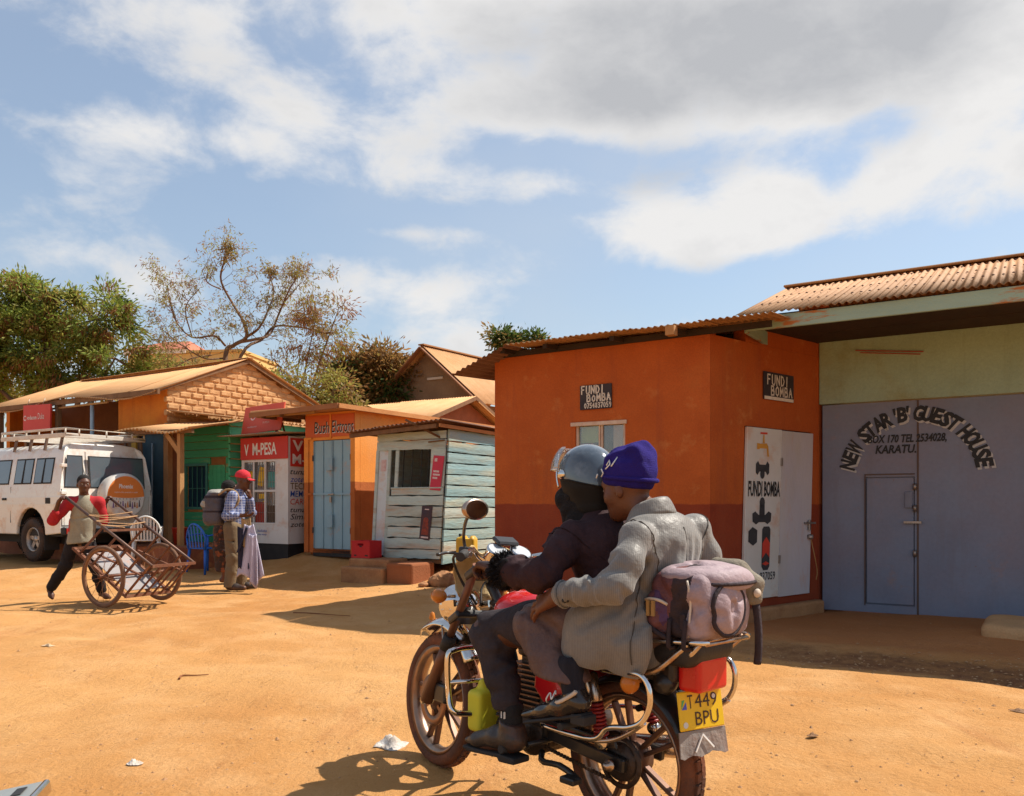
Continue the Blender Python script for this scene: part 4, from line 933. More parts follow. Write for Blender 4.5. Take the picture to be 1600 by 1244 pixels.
# ------------------------------------------------------------------ mobile money kiosk
def build_money_kiosk():
    t = thing('mobile_money_kiosk', 'white and red phone money kiosk with barred window, between green shop and orange kiosk', 'kiosk', (-3.93, 14.6, 0), FA)
    W, D, zb, zt = 1.20, 1.35, .50, 2.40
    MB().box((-W+.02, .02, .2), (-.02, D-.02, zb)).build('plinth', M_black, t)
    # body: right side sheet, back, left, front frame around the window
    wall_with_holes(MB(), -W, 0, zb, zt, 0, .03, [(-W+.05, -.30, .84, 1.99)]).build('front_panel', M_kioskwhite, t)
    MB().box((-.028, .033, zb), (0, D, zt)).build('side_panel', M_kioskwhite, t)
    MB().box((-W, .033, zb), (-W+.028, D, zt)).build('side_panel', M_kioskwhite, t)
    MB().box((-W+.03, D-.03, zb), (-.03, D, zt)).build('back_panel', M_kioskwhite, t)
    MB().box((-W+.03, .04, .80), (-.03, .6, .83)).build('counter', M_kioskwhite, t)
    MB().box((-W-.005, -.022, 2.005), (.012, -.003, zt)).build('header_board', M_red_sign, t, bevel=.003)
    mb = MB(); text_into(mb, 'V', Matrix.Translation((-W+.10, -.026, 2.09)), .19, .12, bold=.03); text_into(mb, 'M-PESA', Matrix.Translation((-W+.32, -.026, 2.09)), .21, .62, bold=.02)
    mb.build('lettering', M_whitep, t)
    SY = Matrix(((0, 0, 0, .003), (1, 0, 0, 0), (0, 0, 1, 0), (0, 0, 0, 1)))   # onto the right-hand side: x->y
    rb = MB().box((.003, .05, 1.87), (.014, .75, 2.37)).build('side_board', M_red_sign, t)
    def side(txt, z, h, w, m, bold=.02, shear=.0, y=.05, off=.016):
        mb = MB(); text_into(mb, txt, Matrix(((0, -1, 0, off), (1, 0, 0, y), (0, 0, 1, z), (0, 0, 0, 1))), h, w, bold, shear); return mb.build('lettering', m, t)
    side('V', 2.15, .18, .26, M_whitep, .03, y=.09); side('M-PESA', 1.92, .17, .98, M_whitep, .02, y=.09)
    ink = M_black; blu = mat('blue_lettering', (.03, .10, .42, 1), None, 8, .6); brn = mat('brown_lettering', (.16, .10, .03, 1), None, 8, .6)
    y0 = .05
    for txt, z, h, w, m, sh in (('tunauza', 1.73, .10, .66, ink, .3), ('zote Nokia', 1.595, .10, .78, blu, .3), ('TECNO', 1.465, .115, .56, brn, 0), ('MEMORY', 1.33, .11, .62, blu, .1),
                                ('CARDREADER', 1.195, .105, 1.02, M_redp, .1), ('tunauza', 1.06, .09, .64, ink, .25), ('Simu na', .93, .10, .66, ink, .25), ('zote', .80, .09, .34, ink, .3)):
        side(txt, z, h, w, m, .004, sh, y0, .0035)
    # barred glazing: frames, mullions, bars, price cards in the window
    f = MB(); X0, X1, Z0, Z1 = -W+.05, -.30, .84, 1.99
    for x in (X0, X0+.27, X0+.57, X1): f.box((x-.018, -.006, Z0), (x+.018, .028, Z1))
    f.box((X0+.018, -.005, Z0), (X1-.018, .027, Z0+.03)).box((X0+.018, -.005, Z1-.03), (X1-.018, .027, Z1)).box((X0+.29, -.0045, 1.42), (X1-.019, .0265, 1.46))
    w = f.build('window', M_kioskwhite, t, bevel=.003)
    MB().box((X0, .034, Z0), (X1, .038, Z1)).build('pane', clear_mat('kiosk_glass', .7), w)
    for i, x in enumerate(np.linspace(X0+.045, X1-.04, 13)): MB().tube([(x, .012, Z0+.03), (x, .012, Z1-.03)], .0045, 5).build('bar', M_steel, w)
    for z in (1.05, 1.22, 1.6, 1.8): MB().tube([(X0+.02, .016, z), (X1-.02, .016, z)], .0045, 5).build('bar', M_steel, w)
    yel = mat('yellow_price_card', (.72, .46, .03, 1), (.65, .38, .02, 1), 9, .6)
    for x, z, w_, h, r_ in ((.33, 1.55, .15, .34, -12), (.38, 1.30, .19, .09, 0), (.36, .95, .12, .34, -22), (.08, 1.68, .15, .13, 0)):
        MB().box((0, 0, 0), (w_, .003, h), Matrix.Translation((X0+x, .029, z)) @ Matrix.Rotation(R(-r_), 4, 'Y')).build('price_card', yel, t)
    for x, z, w_, h, c in ((.27, .86, .26, .38, 'kiosk_red_card'), (.62, 1.50, .2, .28, 'teal_card'), (.60, .88, .25, .30, 'brown_card')):
        MB().box((X0+x, .0285, z), (X0+x+w_, .0315, z+h)).build('shelf_goods', mat(c, {'k': (.40, .05, .035, 1), 't': (.10, .32, .28, 1), 'b': (.12, .08, .055, 1)}[c[0]], None, 14, .6), t)
    m2 = MB(); text_into(m2, 'huduma', Matrix.Translation((-.78, -.0035, .70)), .055, .24, shear=.3); text_into(m2, 'kwa wateja', Matrix.Translation((-.76, -.0035, .645)), .035, .22); m2.build('lettering', blu, t)
    # little corrugated awning and the slanted red board that stands on it
    roof_sheets(t, (-W-.28, -.32, 2.43), (1, 0, 0), (0, 1.75, .10), 1.62, 1.75, mat('zinc_sheet', (.42, .34, .26, 1), (.34, .26, .19, 1), 4, .5, metal=.3, dust=(DUST, .4)), 2, 'awning_sheet', pitch=.065, amp=.010, seed=41)
build_money_kiosk()
def build_roof_board():
    o = thing('roof_signboard', 'tilted red billboard with pale ring emblem standing on the money kiosk roof', 'sign', (-3.93, 14.6, 0), FA)
    T = Matrix.Translation((-1.16, -.05, 2.47)) @ Matrix.Rotation(R(-2.5), 4, 'Y') @ Matrix.Rotation(R(-9), 4, 'X')
    sh = Matrix.Identity(4); sh[0][2] = .10; T = T @ sh
    MB().box((0, 0, 0), (1.02, .03, .50), T).build('sign_board', M_signred2, o, bevel=.004)
    pale = mat('faded_pale_print', (.75, .55, .50, 1), None, 8, .6); m = MB()
    for x in (.26, .62): m.lathe([(.042, 0), (.066, 0)], T @ axis_matrix((x, -.004, .30), (0, -1, 0)), 20)
    text_into(m, 'vodacom', T @ Matrix.Translation((.15, -.004, .10)), .04, .24); text_into(m, 'M-PESA', T @ Matrix.Translation((.54, -.004, .15)), .04, .17); text_into(m, 'wakala', T @ Matrix.Translation((.76, -.004, .23)), .05, .2)
    m.build('lettering', pale, o)
    for x in (.15, .85): MB().bar(T @ Vector((x, .05, 0)), T @ Vector((x, .30, -.02)), .03, .03).bar(T @ Vector((x, .29, -.02)), T @ Vector((x, .04, .36)), .025, .025).build('brace', M_timber, o)
build_roof_board()

# ------------------------------------------------------------------ orange electronics kiosk
def build_electronics_kiosk():
    t = thing('electronics_kiosk', 'bright orange electronics kiosk with sky blue steel double door', 'kiosk', (-2.638, 14.0, 0), FA)
    W, D, zt = 1.16, 4.4, 2.78
    fr = M_orange2
    wall_with_holes(MB(), -W, 0, .36, zt, 0, .12, [(-.975, -.095, .42, 2.31)]).build('front_wall', fr, t)
    MB().box((-.10, .125, .2), (0, D, zt)).build('side_wall', fr, t)
    MB().box((-W, .125, .2), (-W+.1, D, zt)).build('side_wall', fr, t)
    MB().box((-W+.05, .15, .1), (-.05, D, .34)).build('floor_slab', M_concrete, t)
    band = MB().box((-W+.01, -.016, 2.36), (-.012, -.003, 2.74)).build('sign_band', mat('orange_red_band', (.62, .13, .03, 1), (.55, .10, .03, 1), 3, .6, fine=.08), t)
    for d, m, dy in ((.010, M_whitep, -.019), (0, M_black, -.0215)):
        mb = MB()
        text_into(mb, 'Bush', Matrix.Translation((-.93+d, dy, 2.43-d)), .20, .35, bold=.004, shear=.08); text_into(mb, 'Elctrons', Matrix.Translation((-.515+d, dy, 2.43-d)), .21, .49, bold=.002, shear=.08); mb.build('lettering', m, band)
    MB().box((-.56, -.028, 2.33), (-.53, -.001, 2.75)).build('band_batten', fr, t)
    for x in (-W-.012, -.085): MB().box((x, -.03, .36), (x+.10, -.002, 2.33)).build('corner_pilaster', fr, t, bevel=.004)
    for z in (2.325, 1.36): MB().box((-W-.01, -.034, z), (-.985, -.0305, z+.035)).build('cross_rail', fr, t); MB().box((-.085, -.034, z), (.015, -.0305, z+.035)).build('cross_rail', fr, t)
    # double door: folded blue sheet panels
    for k, (a, b) in enumerate(((-.97, -.538), (-.532, -.10))):
        lf = MB().box((a, .02, .43), (b, .045, 2.30)).build('door', M_bluedoor, t, bevel=.003)
        n = 2
        for i in range(n+1):
            x = a+(b-a)*i/n; MB().box((max(a, x-.014), .0, .44), (min(b, x+.014), .0195, 2.29)).build('panel_rib', M_bluedoor, lf, bevel=.004)
        MB().box((a, -.006, 1.36), (b, -.0005, 1.395)).build('door_rail', M_bluedoor, lf)
        for z in (.7, 1.95): MB().box(((a-.02) if k == 0 else (b-.012), -.012, z), ((a+.012) if k == 0 else (b+.02), -.004, z+.10)).build('hinge', mat('dark_hinge', (.05, .03, .025, 1), None, 6, .6), lf)
    for z in (.80, 1.78): MB().prism([(-.62, z), (-.50, z), (-.50, z+.23), (-.62, z+.19)], -.035, -.008).build('lock_cover', M_bluedoor, t, bevel=.004)
    MB().bar((-.60, -.02, 1.365), (-.47, -.02, 1.375), .016, .02).box((-.555, -.04, 1.23), (-.515, -.015, 1.33)).build('padlock', M_steel, t)
    MB().box((-.98, .0, .30), (-.09, .1, .415)).build('door_sill', M_black, t)
    roof = MB(); roof.box((-1.95, -.55, 2.79), (.14, D+.2, 2.83)).build('roof', M_tan_roof, t, bevel=.006)
    MB().bar((-1.95, -.56, 2.75), (.14, -.56, 2.80), .03, .085).build('roof_edge', mat('brown_fascia', (.34, .14, .05, 1), (.26, .10, .04, 1), 4, .8, bump=.3), t)
    MB().bar((.145, -.55, 2.80), (.145, D+.2, 2.80), .03, .075).build('roof_edge', mat('orange_fascia', (.52, .22, .07, 1), (.44, .17, .05, 1), 4, .8, bump=.3), t)
    for x in (-1.7, -1.25): MB().bar((x, -.5, 2.73), (x, .4, 2.73), .05, .07).build('rafter', M_timber, t)
    MB().bar((-1.9, -.42, 2.74), (-.5, -.42, 2.745), .05, .05).build('batten', M_paletimber, t)
build_electronics_kiosk()

# ------------------------------------------------------------------ leaning plank kiosk
def build_plank_kiosk():
    t = thing('plank_kiosk', 'leaning pale blue plank kiosk with dark hatch and rusty roof, left of the orange shop', 'kiosk', (-1.02, 12.5, 0), FA)
    rnd = random.Random(12); sh = Matrix.Identity(4); sh[0][2] = .065; sh[0][3] = -.085
    W, D = 1.36, 2.0
    def plank(a, b, y, m, along, zz, h):
        """sawn board with a wavy waney edge"""
        n = 9; mb = MB(); th = .026; ups = [rnd.uniform(-.018, .010) for _ in range(n+1)]; dns = [rnd.uniform(-.010, .018) for _ in range(n+1)]
        tilt = rnd.uniform(-.012, .012); bow = rnd.uniform(-.004, .01)
        vs = []
        for i in range(n+1):
            u = i/n; p = a+(b-a)*u; zl = zz+dns[i]*.6+tilt*(u-.5); zh = zz+h+ups[i]*.6+tilt*(u-.5); o = y-bow*math.sin(math.pi*u)
            q = [(o-th, zl), (o-th-.004, (zl+zh)/2), (o-th, zh), (o, zh), (o, zl)]
            for yy, z in q: vs.append(sh @ (Vector((p, yy, z)) if along == 'x' else Vector((-yy, p, z))))
        fs = []
        for i in range(n):
            for k in range(5): fs.append((i*5+k, i*5+(k+1) % 5, i*5+5+(k+1) % 5, i*5+5+k))
        fs += [(4, 3, 2, 1, 0), tuple(n*5+k for k in range(5))]
        mb.add(vs, fs, False); return mb.build('plank', m, t)
    z = .37
    hs = [.15, .17, .17, .15, .17, .16, .13]       # below the hatch
    for i, h in enumerate(hs):
        plank(-W+.30+rnd.uniform(-.03, .02) if i < 6 else -W+.36, .0, -.0-rnd.uniform(0, .012), M_plank_w, 'x', z, h-.012); z += h
    for zz, h in ((2.04, .14), (2.185, .12)): plank(-W+.02, .0, -.006, M_plank_w, 'x', zz, h)
    for x0, x1, z0, z1 in ((-W+.40, -W+.47, 1.46, 2.04), (-.27, 0, 1.46, 2.04), (-W, -W+.06, .37, 2.05), (-W+.25, -W+.31, .37, 2.05)):
        MB().box((x0, -.030, z0), (x1, .0, z1), sh).build('upright_board', M_plank_w, t, bevel=.006)
    MB().box((-W+.06, -.012, .40), (-W+.25, .005, 2.04), sh).build('door_sheet', mat('pale_blue_sheet', (.50, .58, .62, 1), (.56, .60, .60, 1), 2, .5, fine=.05, dust=(DUST, .25)), t)
    MB().box((-W+.11, -.016, 1.72), (-W+.21, -.0125, 1.90), sh).build('paper_notice', mat('notice_paper', (.62, .50, .48, 1), (.5, .28, .26, 1), 18, .8), t)
    MB().box((-W+.35, -.05, 1.435), (-.02, .02, 1.462), sh).build('hatch_sill', M_plank_w, t, bevel=.006)
    z = .30
    for i in range(12):
        h = rnd.uniform(.155, .185)
        if z > 2.28: break
        plank(.0, D, .0-rnd.uniform(0, .014), M_plank_b if i not in (1, 4) else M_plank_w, 'y', z, h-.012); z += h
    # dark inside: frame, shelves, rear boards
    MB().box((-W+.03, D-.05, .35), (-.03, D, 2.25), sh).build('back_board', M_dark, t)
    MB().box((-W, .03, .35), (-W+.03, D, 2.25), sh).build('side_board', M_plank_w, t)
    MB().box((-W+.03, .04, .3), (-.03, D-.06, .36), sh).build('floor_board', M_timber, t)
    for zz in (1.2, 1.7): MB().box((-W+.1, D-.5, zz), (-.1, D-.06, zz+.025), sh).build('shelf', M_timber, t)
    for x in (-.85, -.68, -.50, -.36): MB().bar(sh @ Vector((x, .05, 1.44)), sh @ Vector((x, .05, 2.05)), .010, .010).build('hatch_bar', M_black, t)
    for x in (.5, 1.2): MB().bar(sh @ Vector((-.05, x, .3)), sh @ Vector((-.05, x, 2.3)), .05, .05).build('stud', M_timber, t)
    # posters
    p = MB().box((0, 0, 0), (.20, .004, .52), sh @ Matrix.Translation((-.245, -.048, 1.42)) @ Matrix.Rotation(R(5), 4, 'Y')).build('poster', mat('crimson_poster', (.56, .035, .07, 1), (.50, .03, .06, 1), 4, .5), t)
    mb = MB(); T = sh @ Matrix.Translation((-.245, -.050, 1.42)) @ Matrix.Rotation(R(5), 4, 'Y')
    for k, (zz, hh, ww) in enumerate(((.43, .05, .05), (.27, .028, .11), (.22, .028, .13), (.17, .028, .09))): mb.add([T @ Vector(v) for v in ((.03, 0, zz), (.03+ww, 0, zz), (.03+ww, 0, zz+hh), (.03, 0, zz+hh))], [(0, 1, 2, 3)], False)
    mb.build('print', mat('poster_pale_print', (.70, .55, .52, 1), None, 60, .6, contrast=(.45, .55)), p)
    T = sh @ Matrix.Translation((-.40, -.045, .66)) @ Matrix.Rotation(R(3), 4, 'Y')
    p = MB().box((0, 0, 0), (.20, .004, .52), T).build('poster', mat('dark_poster', (.045, .03, .045, 1), (.07, .03, .03, 1), 8, .5), t)
    mb = MB(); mb.use(mat('poster_red_figure', (.34, .05, .02, 1), (.08, .03, .03, 1), 22, .5)); mb.lathe([(0, 0), (.05, 0)], T @ axis_matrix((.10, -.002, .30), (0, -1, 0)), 10)
    mb.add([T @ Vector(v) for v in ((.03, -.002, .08), (.17, -.002, .08), (.15, -.002, .27), (.05, -.002, .27))], [(0, 1, 2, 3)], False)
    mb.use(mat('poster_pale_print', (.70, .55, .52, 1))); mb.add([T @ Vector(v) for v in ((.03, -.002, .03), (.17, -.002, .03), (.17, -.002, .055), (.03, -.002, .055))], [(0, 1, 2, 3)], False)
    mb.add([T @ Vector(v) for v in ((.06, -.002, .46), (.14, -.002, .46), (.14, -.002, .475), (.06, -.002, .475))], [(0, 1, 2, 3)], False); mb.build('print', None, p)['kind'] = 'stuff'
    # roof
    roof_sheets(t, (-W-.38, -.34, 2.33), (1, 0, .055), (0, 2.6, -.03), 1.95, 2.6, M_darkiron, 3, pitch=.085, amp=.015, seed=51, jag=.04, tilt=.012)
    MB().bar((.14, -.30, 2.36), (.14, 2.2, 2.33), .03, .05).build('roof_edge', mat('orange_fascia', (.52, .22, .07, 1)), t)
    MB().bar((-W-.30, -.24, 2.28), (.05, -.24, 2.36), .05, .06).build('roof_batten', M_timber, t)
    MB().bar((-.42, -.40, 2.46), (-.05, -.02, 2.20), .03, .03).bar((-.25, -.06, 2.14), (.04, -.04, 2.16), .02, .02).build('loose_stick', M_timber, t)
build_plank_kiosk()
def build_step():
    t = thing('concrete_step', 'earth stained concrete step in front of the plank kiosk', 'step', (-1.02, 12.5, 0), FA)
    MB().box((-1.46, -.50, -.2), (-.66, -.03, .37)).box((-1.48, -.66, -.2), (-.64, -.501, .25)).build('slab', M_concrete, t, bevel=.03, seg=2)
    MB().box((-.63, -.60, -.2), (-.14, -.04, .335)).build('side_block', mat('reddish_plastered_block', (.30, .105, .04, 1), (.24, .08, .03, 1), 3, .95, bump=.5, fine=.12), t, bevel=.035, seg=2)
build_step()

# ------------------------------------------------------------------ houses behind
def build_gable_house():
    o = Vector((-2.64, 26.0, 0)); t = thing('plaster_gable_house', 'steep gabled house in brown plaster rising behind the orange kiosk', 'house', o, FA)
    M_pl = mat('brown_plaster', (.25, .155, .085, 1), (.19, .11, .06, 1), 1.1, .9, bump=.4, bscale=10, third=(.15, .085, .05, 1), tscale=.9, tcon=(.5, .7), fine=.08)
    MB().prism([(-2.0, 0), (2.0, 0), (2.0, 4.25), (0, 5.95), (-2.0, 4.25)], 0, .2).build('gable_wall', M_pl, t)
    for s in (-1, 1): MB().box((s*1.9-.1, .2, 0), (s*1.9+.1, 6, 4.2)).build('side_wall', M_pl, t)
    for s in (-1, 1):
        sl = Vector((s*2.3, 0, -1.95)); roof_sheets(t, (0, -.3, 6.12), (0, 1, 0.02), sl, 6.2, sl.length, M_tan_roof, 6, pitch=.1, amp=.012, seed=61+s)
        MB().bar((0, -.33, 6.05), (s*2.3, -.33, 6.05-1.95), .04, .18, (0, 1, 0)).build('barge_board', mat('brown_barge', (.27, .115, .05, 1), (.20, .085, .04, 1), 3, .8), t)
    MB().bar((0, -.33, 6.14), (0, 5.95, 6.26), .22, .04).build('ridge_cap', M_rust_roof, t)
    MB().box((.02, -.05, 5.07), (.62, -.005, 5.14)).build('vent_strip', mat('pale_vent', (.56, .47, .38, 1), None, 6, .8), t)
build_gable_house()
def build_small_house():
    o = Vector((-2.42, 21.0, 0)); t = thing('tin_roof_house', 'low house with bright tin roof and dark gable just behind the orange kiosk', 'house', o, FA)
    YX = Matrix(((0, 1, 0, 0), (1, 0, 0, 0), (0, 0, 1, 0), (0, 0, 0, 1)))
    MB().prism([(0, 0), (4.3, 0), (4.3, 3.2), (2.25, 4.0), (0, 3.2)], -.2, 0, YX).build('gable_wall', mat('brick_red_gable', (.30, .10, .045, 1), (.22, .075, .035, 1), 4, .9, bump=.5), t)
    MB().box((-4.8, 0, 0), (-.2, .15, 3.2)).build('front_wall', M_orangewall, t)
    roof_sheets(t, (-4.9, -.45, 3.17), (1, 0, 0), (0, 2.7, .98), 5.2, 2.87, M_tan_roof, 6, pitch=.09, amp=.011, seed=71, tilt=.02)
    roof_sheets(t, (-4.9, 2.25, 4.16), (1, 0, 0), (0, 2.4, -.98), 5.2, 2.6, M_tan_roof, 6, pitch=.09, amp=.011, seed=72)
    MB().bar((.3, -.42, 3.14), (.3, 2.25, 4.10), .04, .10).bar((.3, 2.25, 4.10), (.3, 4.6, 3.14), .04, .10).build('barge_board', M_timber, t)
    MB().bar((.34, 2.3, 4.0), (.34, 4.6, 3.05), .03, .03).build('rake_batten', M_paletimber, t)
build_small_house()
def build_far_building():
    o = at(312, 640, 60); o.z = 1.1; t = thing('yellow_building', 'far yellow two storey building with reddish tiled roof behind the thin tree', 'building', o, R(-8))
    y = mat('pale_yellow_render', (.62, .42, .16, 1), (.55, .36, .13, 1), 1, .9)
    wall_with_holes(MB(), -5.6, 3.2, 0, 11.0, 0, .3, [(x, x+1.0, 7.6, 9.2) for x in (-4.6, -2.4, -.2, 1.8)]).build('wall', y, t)
    MB().box((-5.6, .3, 0), (-5.3, 6, 11)).build('side_wall', y, t); MB().box((2.9, .3, 0), (3.2, 6, 11)).build('side_wall', y, t)
    MB().box((-5.8, -.2, 11.003), (-1.0, 6.2, 11.30)).build('cornice', mat('white_cornice', (.72, .66, .58, 1), None, 4, .7), t)
    MB().add([(-5.9, -.3, 11.31), (-.9, -.3, 11.31), (-.9, 6.3, 11.31), (-5.9, 6.3, 11.31), (-4.4, 3, 12.5), (-2.4, 3, 12.5)], [(0, 1, 5, 4), (1, 2, 5), (2, 3, 4, 5), (3, 0, 4), (3, 2, 1, 0)]).build('roof', mat('terracotta_roof', (.48, .16, .09, 1), (.40, .13, .07, 1), 2, .8), t)
    for x in (-4.6, -2.4, -.2, 1.8): w = MB().box((x, .12, 7.6), (x+1, .16, 9.2)).build('window', mat('dark_blue_glass', (.012, .035, .055, 1)), t)
    MB().box((-1.0, -.1, 11.003), (3.3, 6.1, 11.2)).build('parapet', y, t)
build_far_building()
# ------------------------------------------------------------------ white four-wheel-drive van
M_vanwhite = mat('cream_white_car_paint', (.74, .72, .66, 1), (.70, .67, .61, 1), 1.5, .28, coat=.5, spec=.5, dust=(DUST, .30))
M_tyre = mat('dusty_rubber', (.035, .026, .022, 1), (.075, .045, .03, 1), 5, .85, bump=.3, bscale=60, dust=(C(120, 74, 42), .25))
M_rubber = mat('black_rubber', (.02, .019, .019, 1), (.035, .03, .028, 1), 6, .7)
M_carglass = mat('car_window_glass', (.10, .13, .15, 1), (.08, .10, .12, 1), 2, .05, spec=.9, coat=.6)
M_alloy = mat('dusty_alloy', (.42, .38, .35, 1), (.32, .26, .22, 1), 8, .4, metal=.7, dust=(DUST, .2))
M_chrome = mat('chrome', (.72, .70, .68, 1), (.60, .55, .50, 1), 6, .12, metal=1.0, dust=(C(150, 92, 50), .10))
M_rusty_chrome = mat('dull_chrome', (.55, .48, .42, 1), (.38, .26, .18, 1), 10, .25, metal=.95, dust=(C(140, 80, 42), .25))
def tyre_profile(r, w, rim):
    return [(rim, -w*.36), (rim+.25*(r-rim), -w*.48), (r-.28*(r-rim), -w*.5), (r-.06*(r-rim), -w*.38), (r, -w*.22), (r, w*.22), (r-.06*(r-rim), w*.38), (r-.28*(r-rim), w*.5), (rim+.25*(r-rim), w*.48), (rim, w*.36)]
def car_wheel(parent, loc, r, w, rim, spokes=5, out=1):
    M = axis_matrix(loc, (0, out, 0), (0, 0, 1))
    tb = MB().lathe(tyre_profile(r, w, rim), M, 36)
    for k in range(40):
        a = 2*math.pi*k/40
        for sgn in (-1, 1): tb.box((r-.006, -.012+.012*sgn*.4, sgn*w*.05 if sgn > 0 else -w*.45), (r+.010, .014, sgn*w*.45 if sgn > 0 else -w*.05), M @ Matrix.Rotation(a+.04*sgn, 4, 'Z'))
    wh = tb.build('wheel', M_tyre, parent)
    rb = MB().lathe([(rim+.002, w*.30), (rim-.012, w*.40), (rim-.03, w*.26), (rim-.04, w*.10), (rim-.04, -w*.3)], M, 30)
    rb.lathe([(0, w*.22), (.055, w*.22), (.065, w*.12), (.07, 0)], M, 16)
    for k in range(spokes):
        MM = M @ Matrix.Rotation(2*math.pi*k/spokes, 4, 'Z'); rb.box((.05, -.035, w*.06), (rim-.025, .035, w*.19), MM)
    rb.build('rim', M_alloy, wh); MB().lathe([(0, -w*.1), (rim-.045, -w*.1)], M, 20).build('brake_drum', M_rubber, wh); return wh
def build_van():
    t = thing('white_van', 'dusty cream white four wheel drive van with roof rack and round spare wheel cover', 'van', (-7.14, 14.72, .21), math.atan2(.527, -.85))
    sec = [(.862, 1.12), (.85, 1.30), (.80, 1.62), (.765, 1.84), (.71, 1.965), (.60, 2.03), (.3, 2.065), (0, 2.075)]
    def loft(xs):
        vs = []; n = len(sec)*2-1
        for fx in xs:
            for y, z in sec+[(-y, z) for y, z in sec[-2::-1]]: vs.append((fx(z), y, z))
        fs = [(i*n+k, i*n+k+1, (i+1)*n+k+1, (i+1)*n+k) for i in range(len(xs)-1) for k in range(n-1)]; return vs, fs, n
    rear = lambda z: .0+max(z-1.12, 0)*.09+max(z-1.9, 0)*.6; front = lambda z: 3.55-max(z-1.12, 0)*.52-max(z-1.9, 0)*1.2
    vs, fs, n = loft([rear, lambda z: rear(z)+.10, lambda z: 1.2, lambda z: 2.2, lambda z: front(z)-.1, front])
    mb = MB(); mb.add(vs, fs, True)
    # lower flanks with wheel openings
    def arch(cx, r, n=12): return [(cx+r*math.cos(a), .46+r*math.sin(a)*1.02) for a in np.linspace(0, math.pi, n)]
    low = [(0.0, .60)]+arch(.92, .46)[::-1]+arch(3.88, .46)[::-1]+[(4.75, .60), (4.80, .95), (4.72, 1.10), (3.5, 1.13), (0, 1.13)]
    low[0] = (0.0, .50)
    for s in (-1, 1):
        y0, y1 = (.80, .865) if s > 0 else (-.865, -.80); mb.prism(low, y0, y1)
    mb.box((0, -.80, .50), (.06, .80, 1.125)); 
    mb.add([(rear(z), y, z) for y, z in sec+[(-y, z) for y, z in sec[-2::-1]]], [tuple(range(n))[::-1]], False)
    mb.box((3.5, -.80, .98), (4.72, .80, 1.12)).box((4.66, -.80, .55), (4.76, .80, .975))
    body = mb.build('body', M_vanwhite, t, bevel=.018, seg=2)
    MB().add([(front(z), y, z) for y, z in ((.74, 1.2), (-.74, 1.2), (-.70, 1.84), (.70, 1.84))], [(0, 1, 2, 3)]).build('windscreen', M_carglass, t, loc=(.01, 0, 0))
    MB().box((.08, -.78, .44), (4.6, .78, .60)).box((.3, -.55, .3), (4.4, .55, .45)).box((.06, -.80, .61), (3.4, .80, .63)).build('underbody', M_rubber, t)
    for x in (.92, 3.88):
        for s in (1, -1): MB().lathe([(.455, -.16), (.455, .0)], axis_matrix((x, s*.80, .46), (0, s, 0), (1, 0, 0)), 24).build('wheel_well', M_rubber, t); car_wheel(t, (x, s*.73, .375), .375, .24, .215, 5, s)
    # glazing
    def side_y(z): return np.interp(z, [p[1] for p in sec[:4]], [p[0] for p in sec[:4]])
    for s in (1, -1):
        for a, b in ((.30, .86), (.93, 1.50), (1.66, 2.5)):
            z0, z1 = 1.34, 1.79
            pts = lambda d, o: [(a+d, s*(side_y(z0+d)+o), z0+d), (b-d, s*(side_y(z0+d)+o), z0+d), (b-d, s*(side_y(z1-d)+o), z1-d), (a+d, s*(side_y(z1-d)+o), z1-d)]
            sl = MB().add(pts(0, .006)+pts(0, -.01), [(0, 1, 2, 3), (0, 4, 5, 1), (1, 5, 6, 2), (2, 6, 7, 3), (3, 7, 4, 0)]).build('window_seal', M_rubber, t)
            MB().add(pts(.025, .010), [(0, 1, 2, 3)]).build('window', M_carglass, t)
            if b < 1.6:
                x = (a+b)/2; MB().bar((x, s*(side_y(z0)+.014), z0+.02), (x, s*(side_y(z1)+.014), z1-.02), .022, .012, (0, 1, 0)).build('window_divider', M_rubber, t)
    for a, b in ((.80, .44), (.34, -.72)):
        z0, z1 = 1.27, 1.83
        def q(d, o):
            return [(rear(z)-o, np.clip(y, -side_y(z)+.06, side_y(z)-.06), z) for y, z in ((a-d, z0+d), (b+d, z0+d), (b+d, z1-d), (a-d, z1-d))]
        MB().add(q(0, .006)+q(0, -.01), [(0, 1, 2, 3), (0, 4, 5, 1), (1, 5, 6, 2), (2, 6, 7, 3), (3, 7, 4, 0)]).build('window_seal', M_rubber, t); MB().add(q(.022, .010), [(0, 1, 2, 3)]).build('rear_window', M_carglass, t)
    gap = mat('panel_gap', (.06, .05, .045, 1), None, 8, .8)
    MB().bar((-.003, .39, .62), (rear(1.9)-.003, .39, 1.90), .010, .008, (1, 0, 0)).build('door_gap', gap, t)
    for y in (.835, -.835): MB().bar((-.003, y, .62), (rear(1.25)-.003, y-.0, 1.25), .009, .008, (1, 0, 0)).build('door_gap', gap, t)
    MB().bar((-.004, .83, .63), (-.004, -.83, .63), .010, .008, (1, 0, 0)).build('door_gap', gap, t)
    MB().bar((1.56, .867, .66), (1.58, .852, 1.30), .009, .006, (0, 1, 0)).bar((2.62, .867, .66), (2.62, .852, 1.30), .009, .006, (0, 1, 0)).build('door_gap', gap, t)
    MB().box((0.05, .864, .98), (4.6, .870, 1.0)).build('swage_line', M_vanwhite, t)
    for z in (1.16, 1.62):
        for y in (.845,): MB().box((-.022, y-.09, z), (rear(z)+.01, y+.01, z+.055)).box((.0, .80+(.058 if z < 1.5 else 0.01), z), (.09, .868 if z < 1.5 else .81, z+.05)).build('hinge', M_vanwhite, t, bevel=.005)
    MB().box((.30, .866, 1.0), (.44, .873, 1.10)).build('fuel_flap', M_rubber, t)
    MB().box((1.70, .862, 1.06), (1.83, .885, 1.10)).build('door_handle', M_rubber, t, bevel=.006)
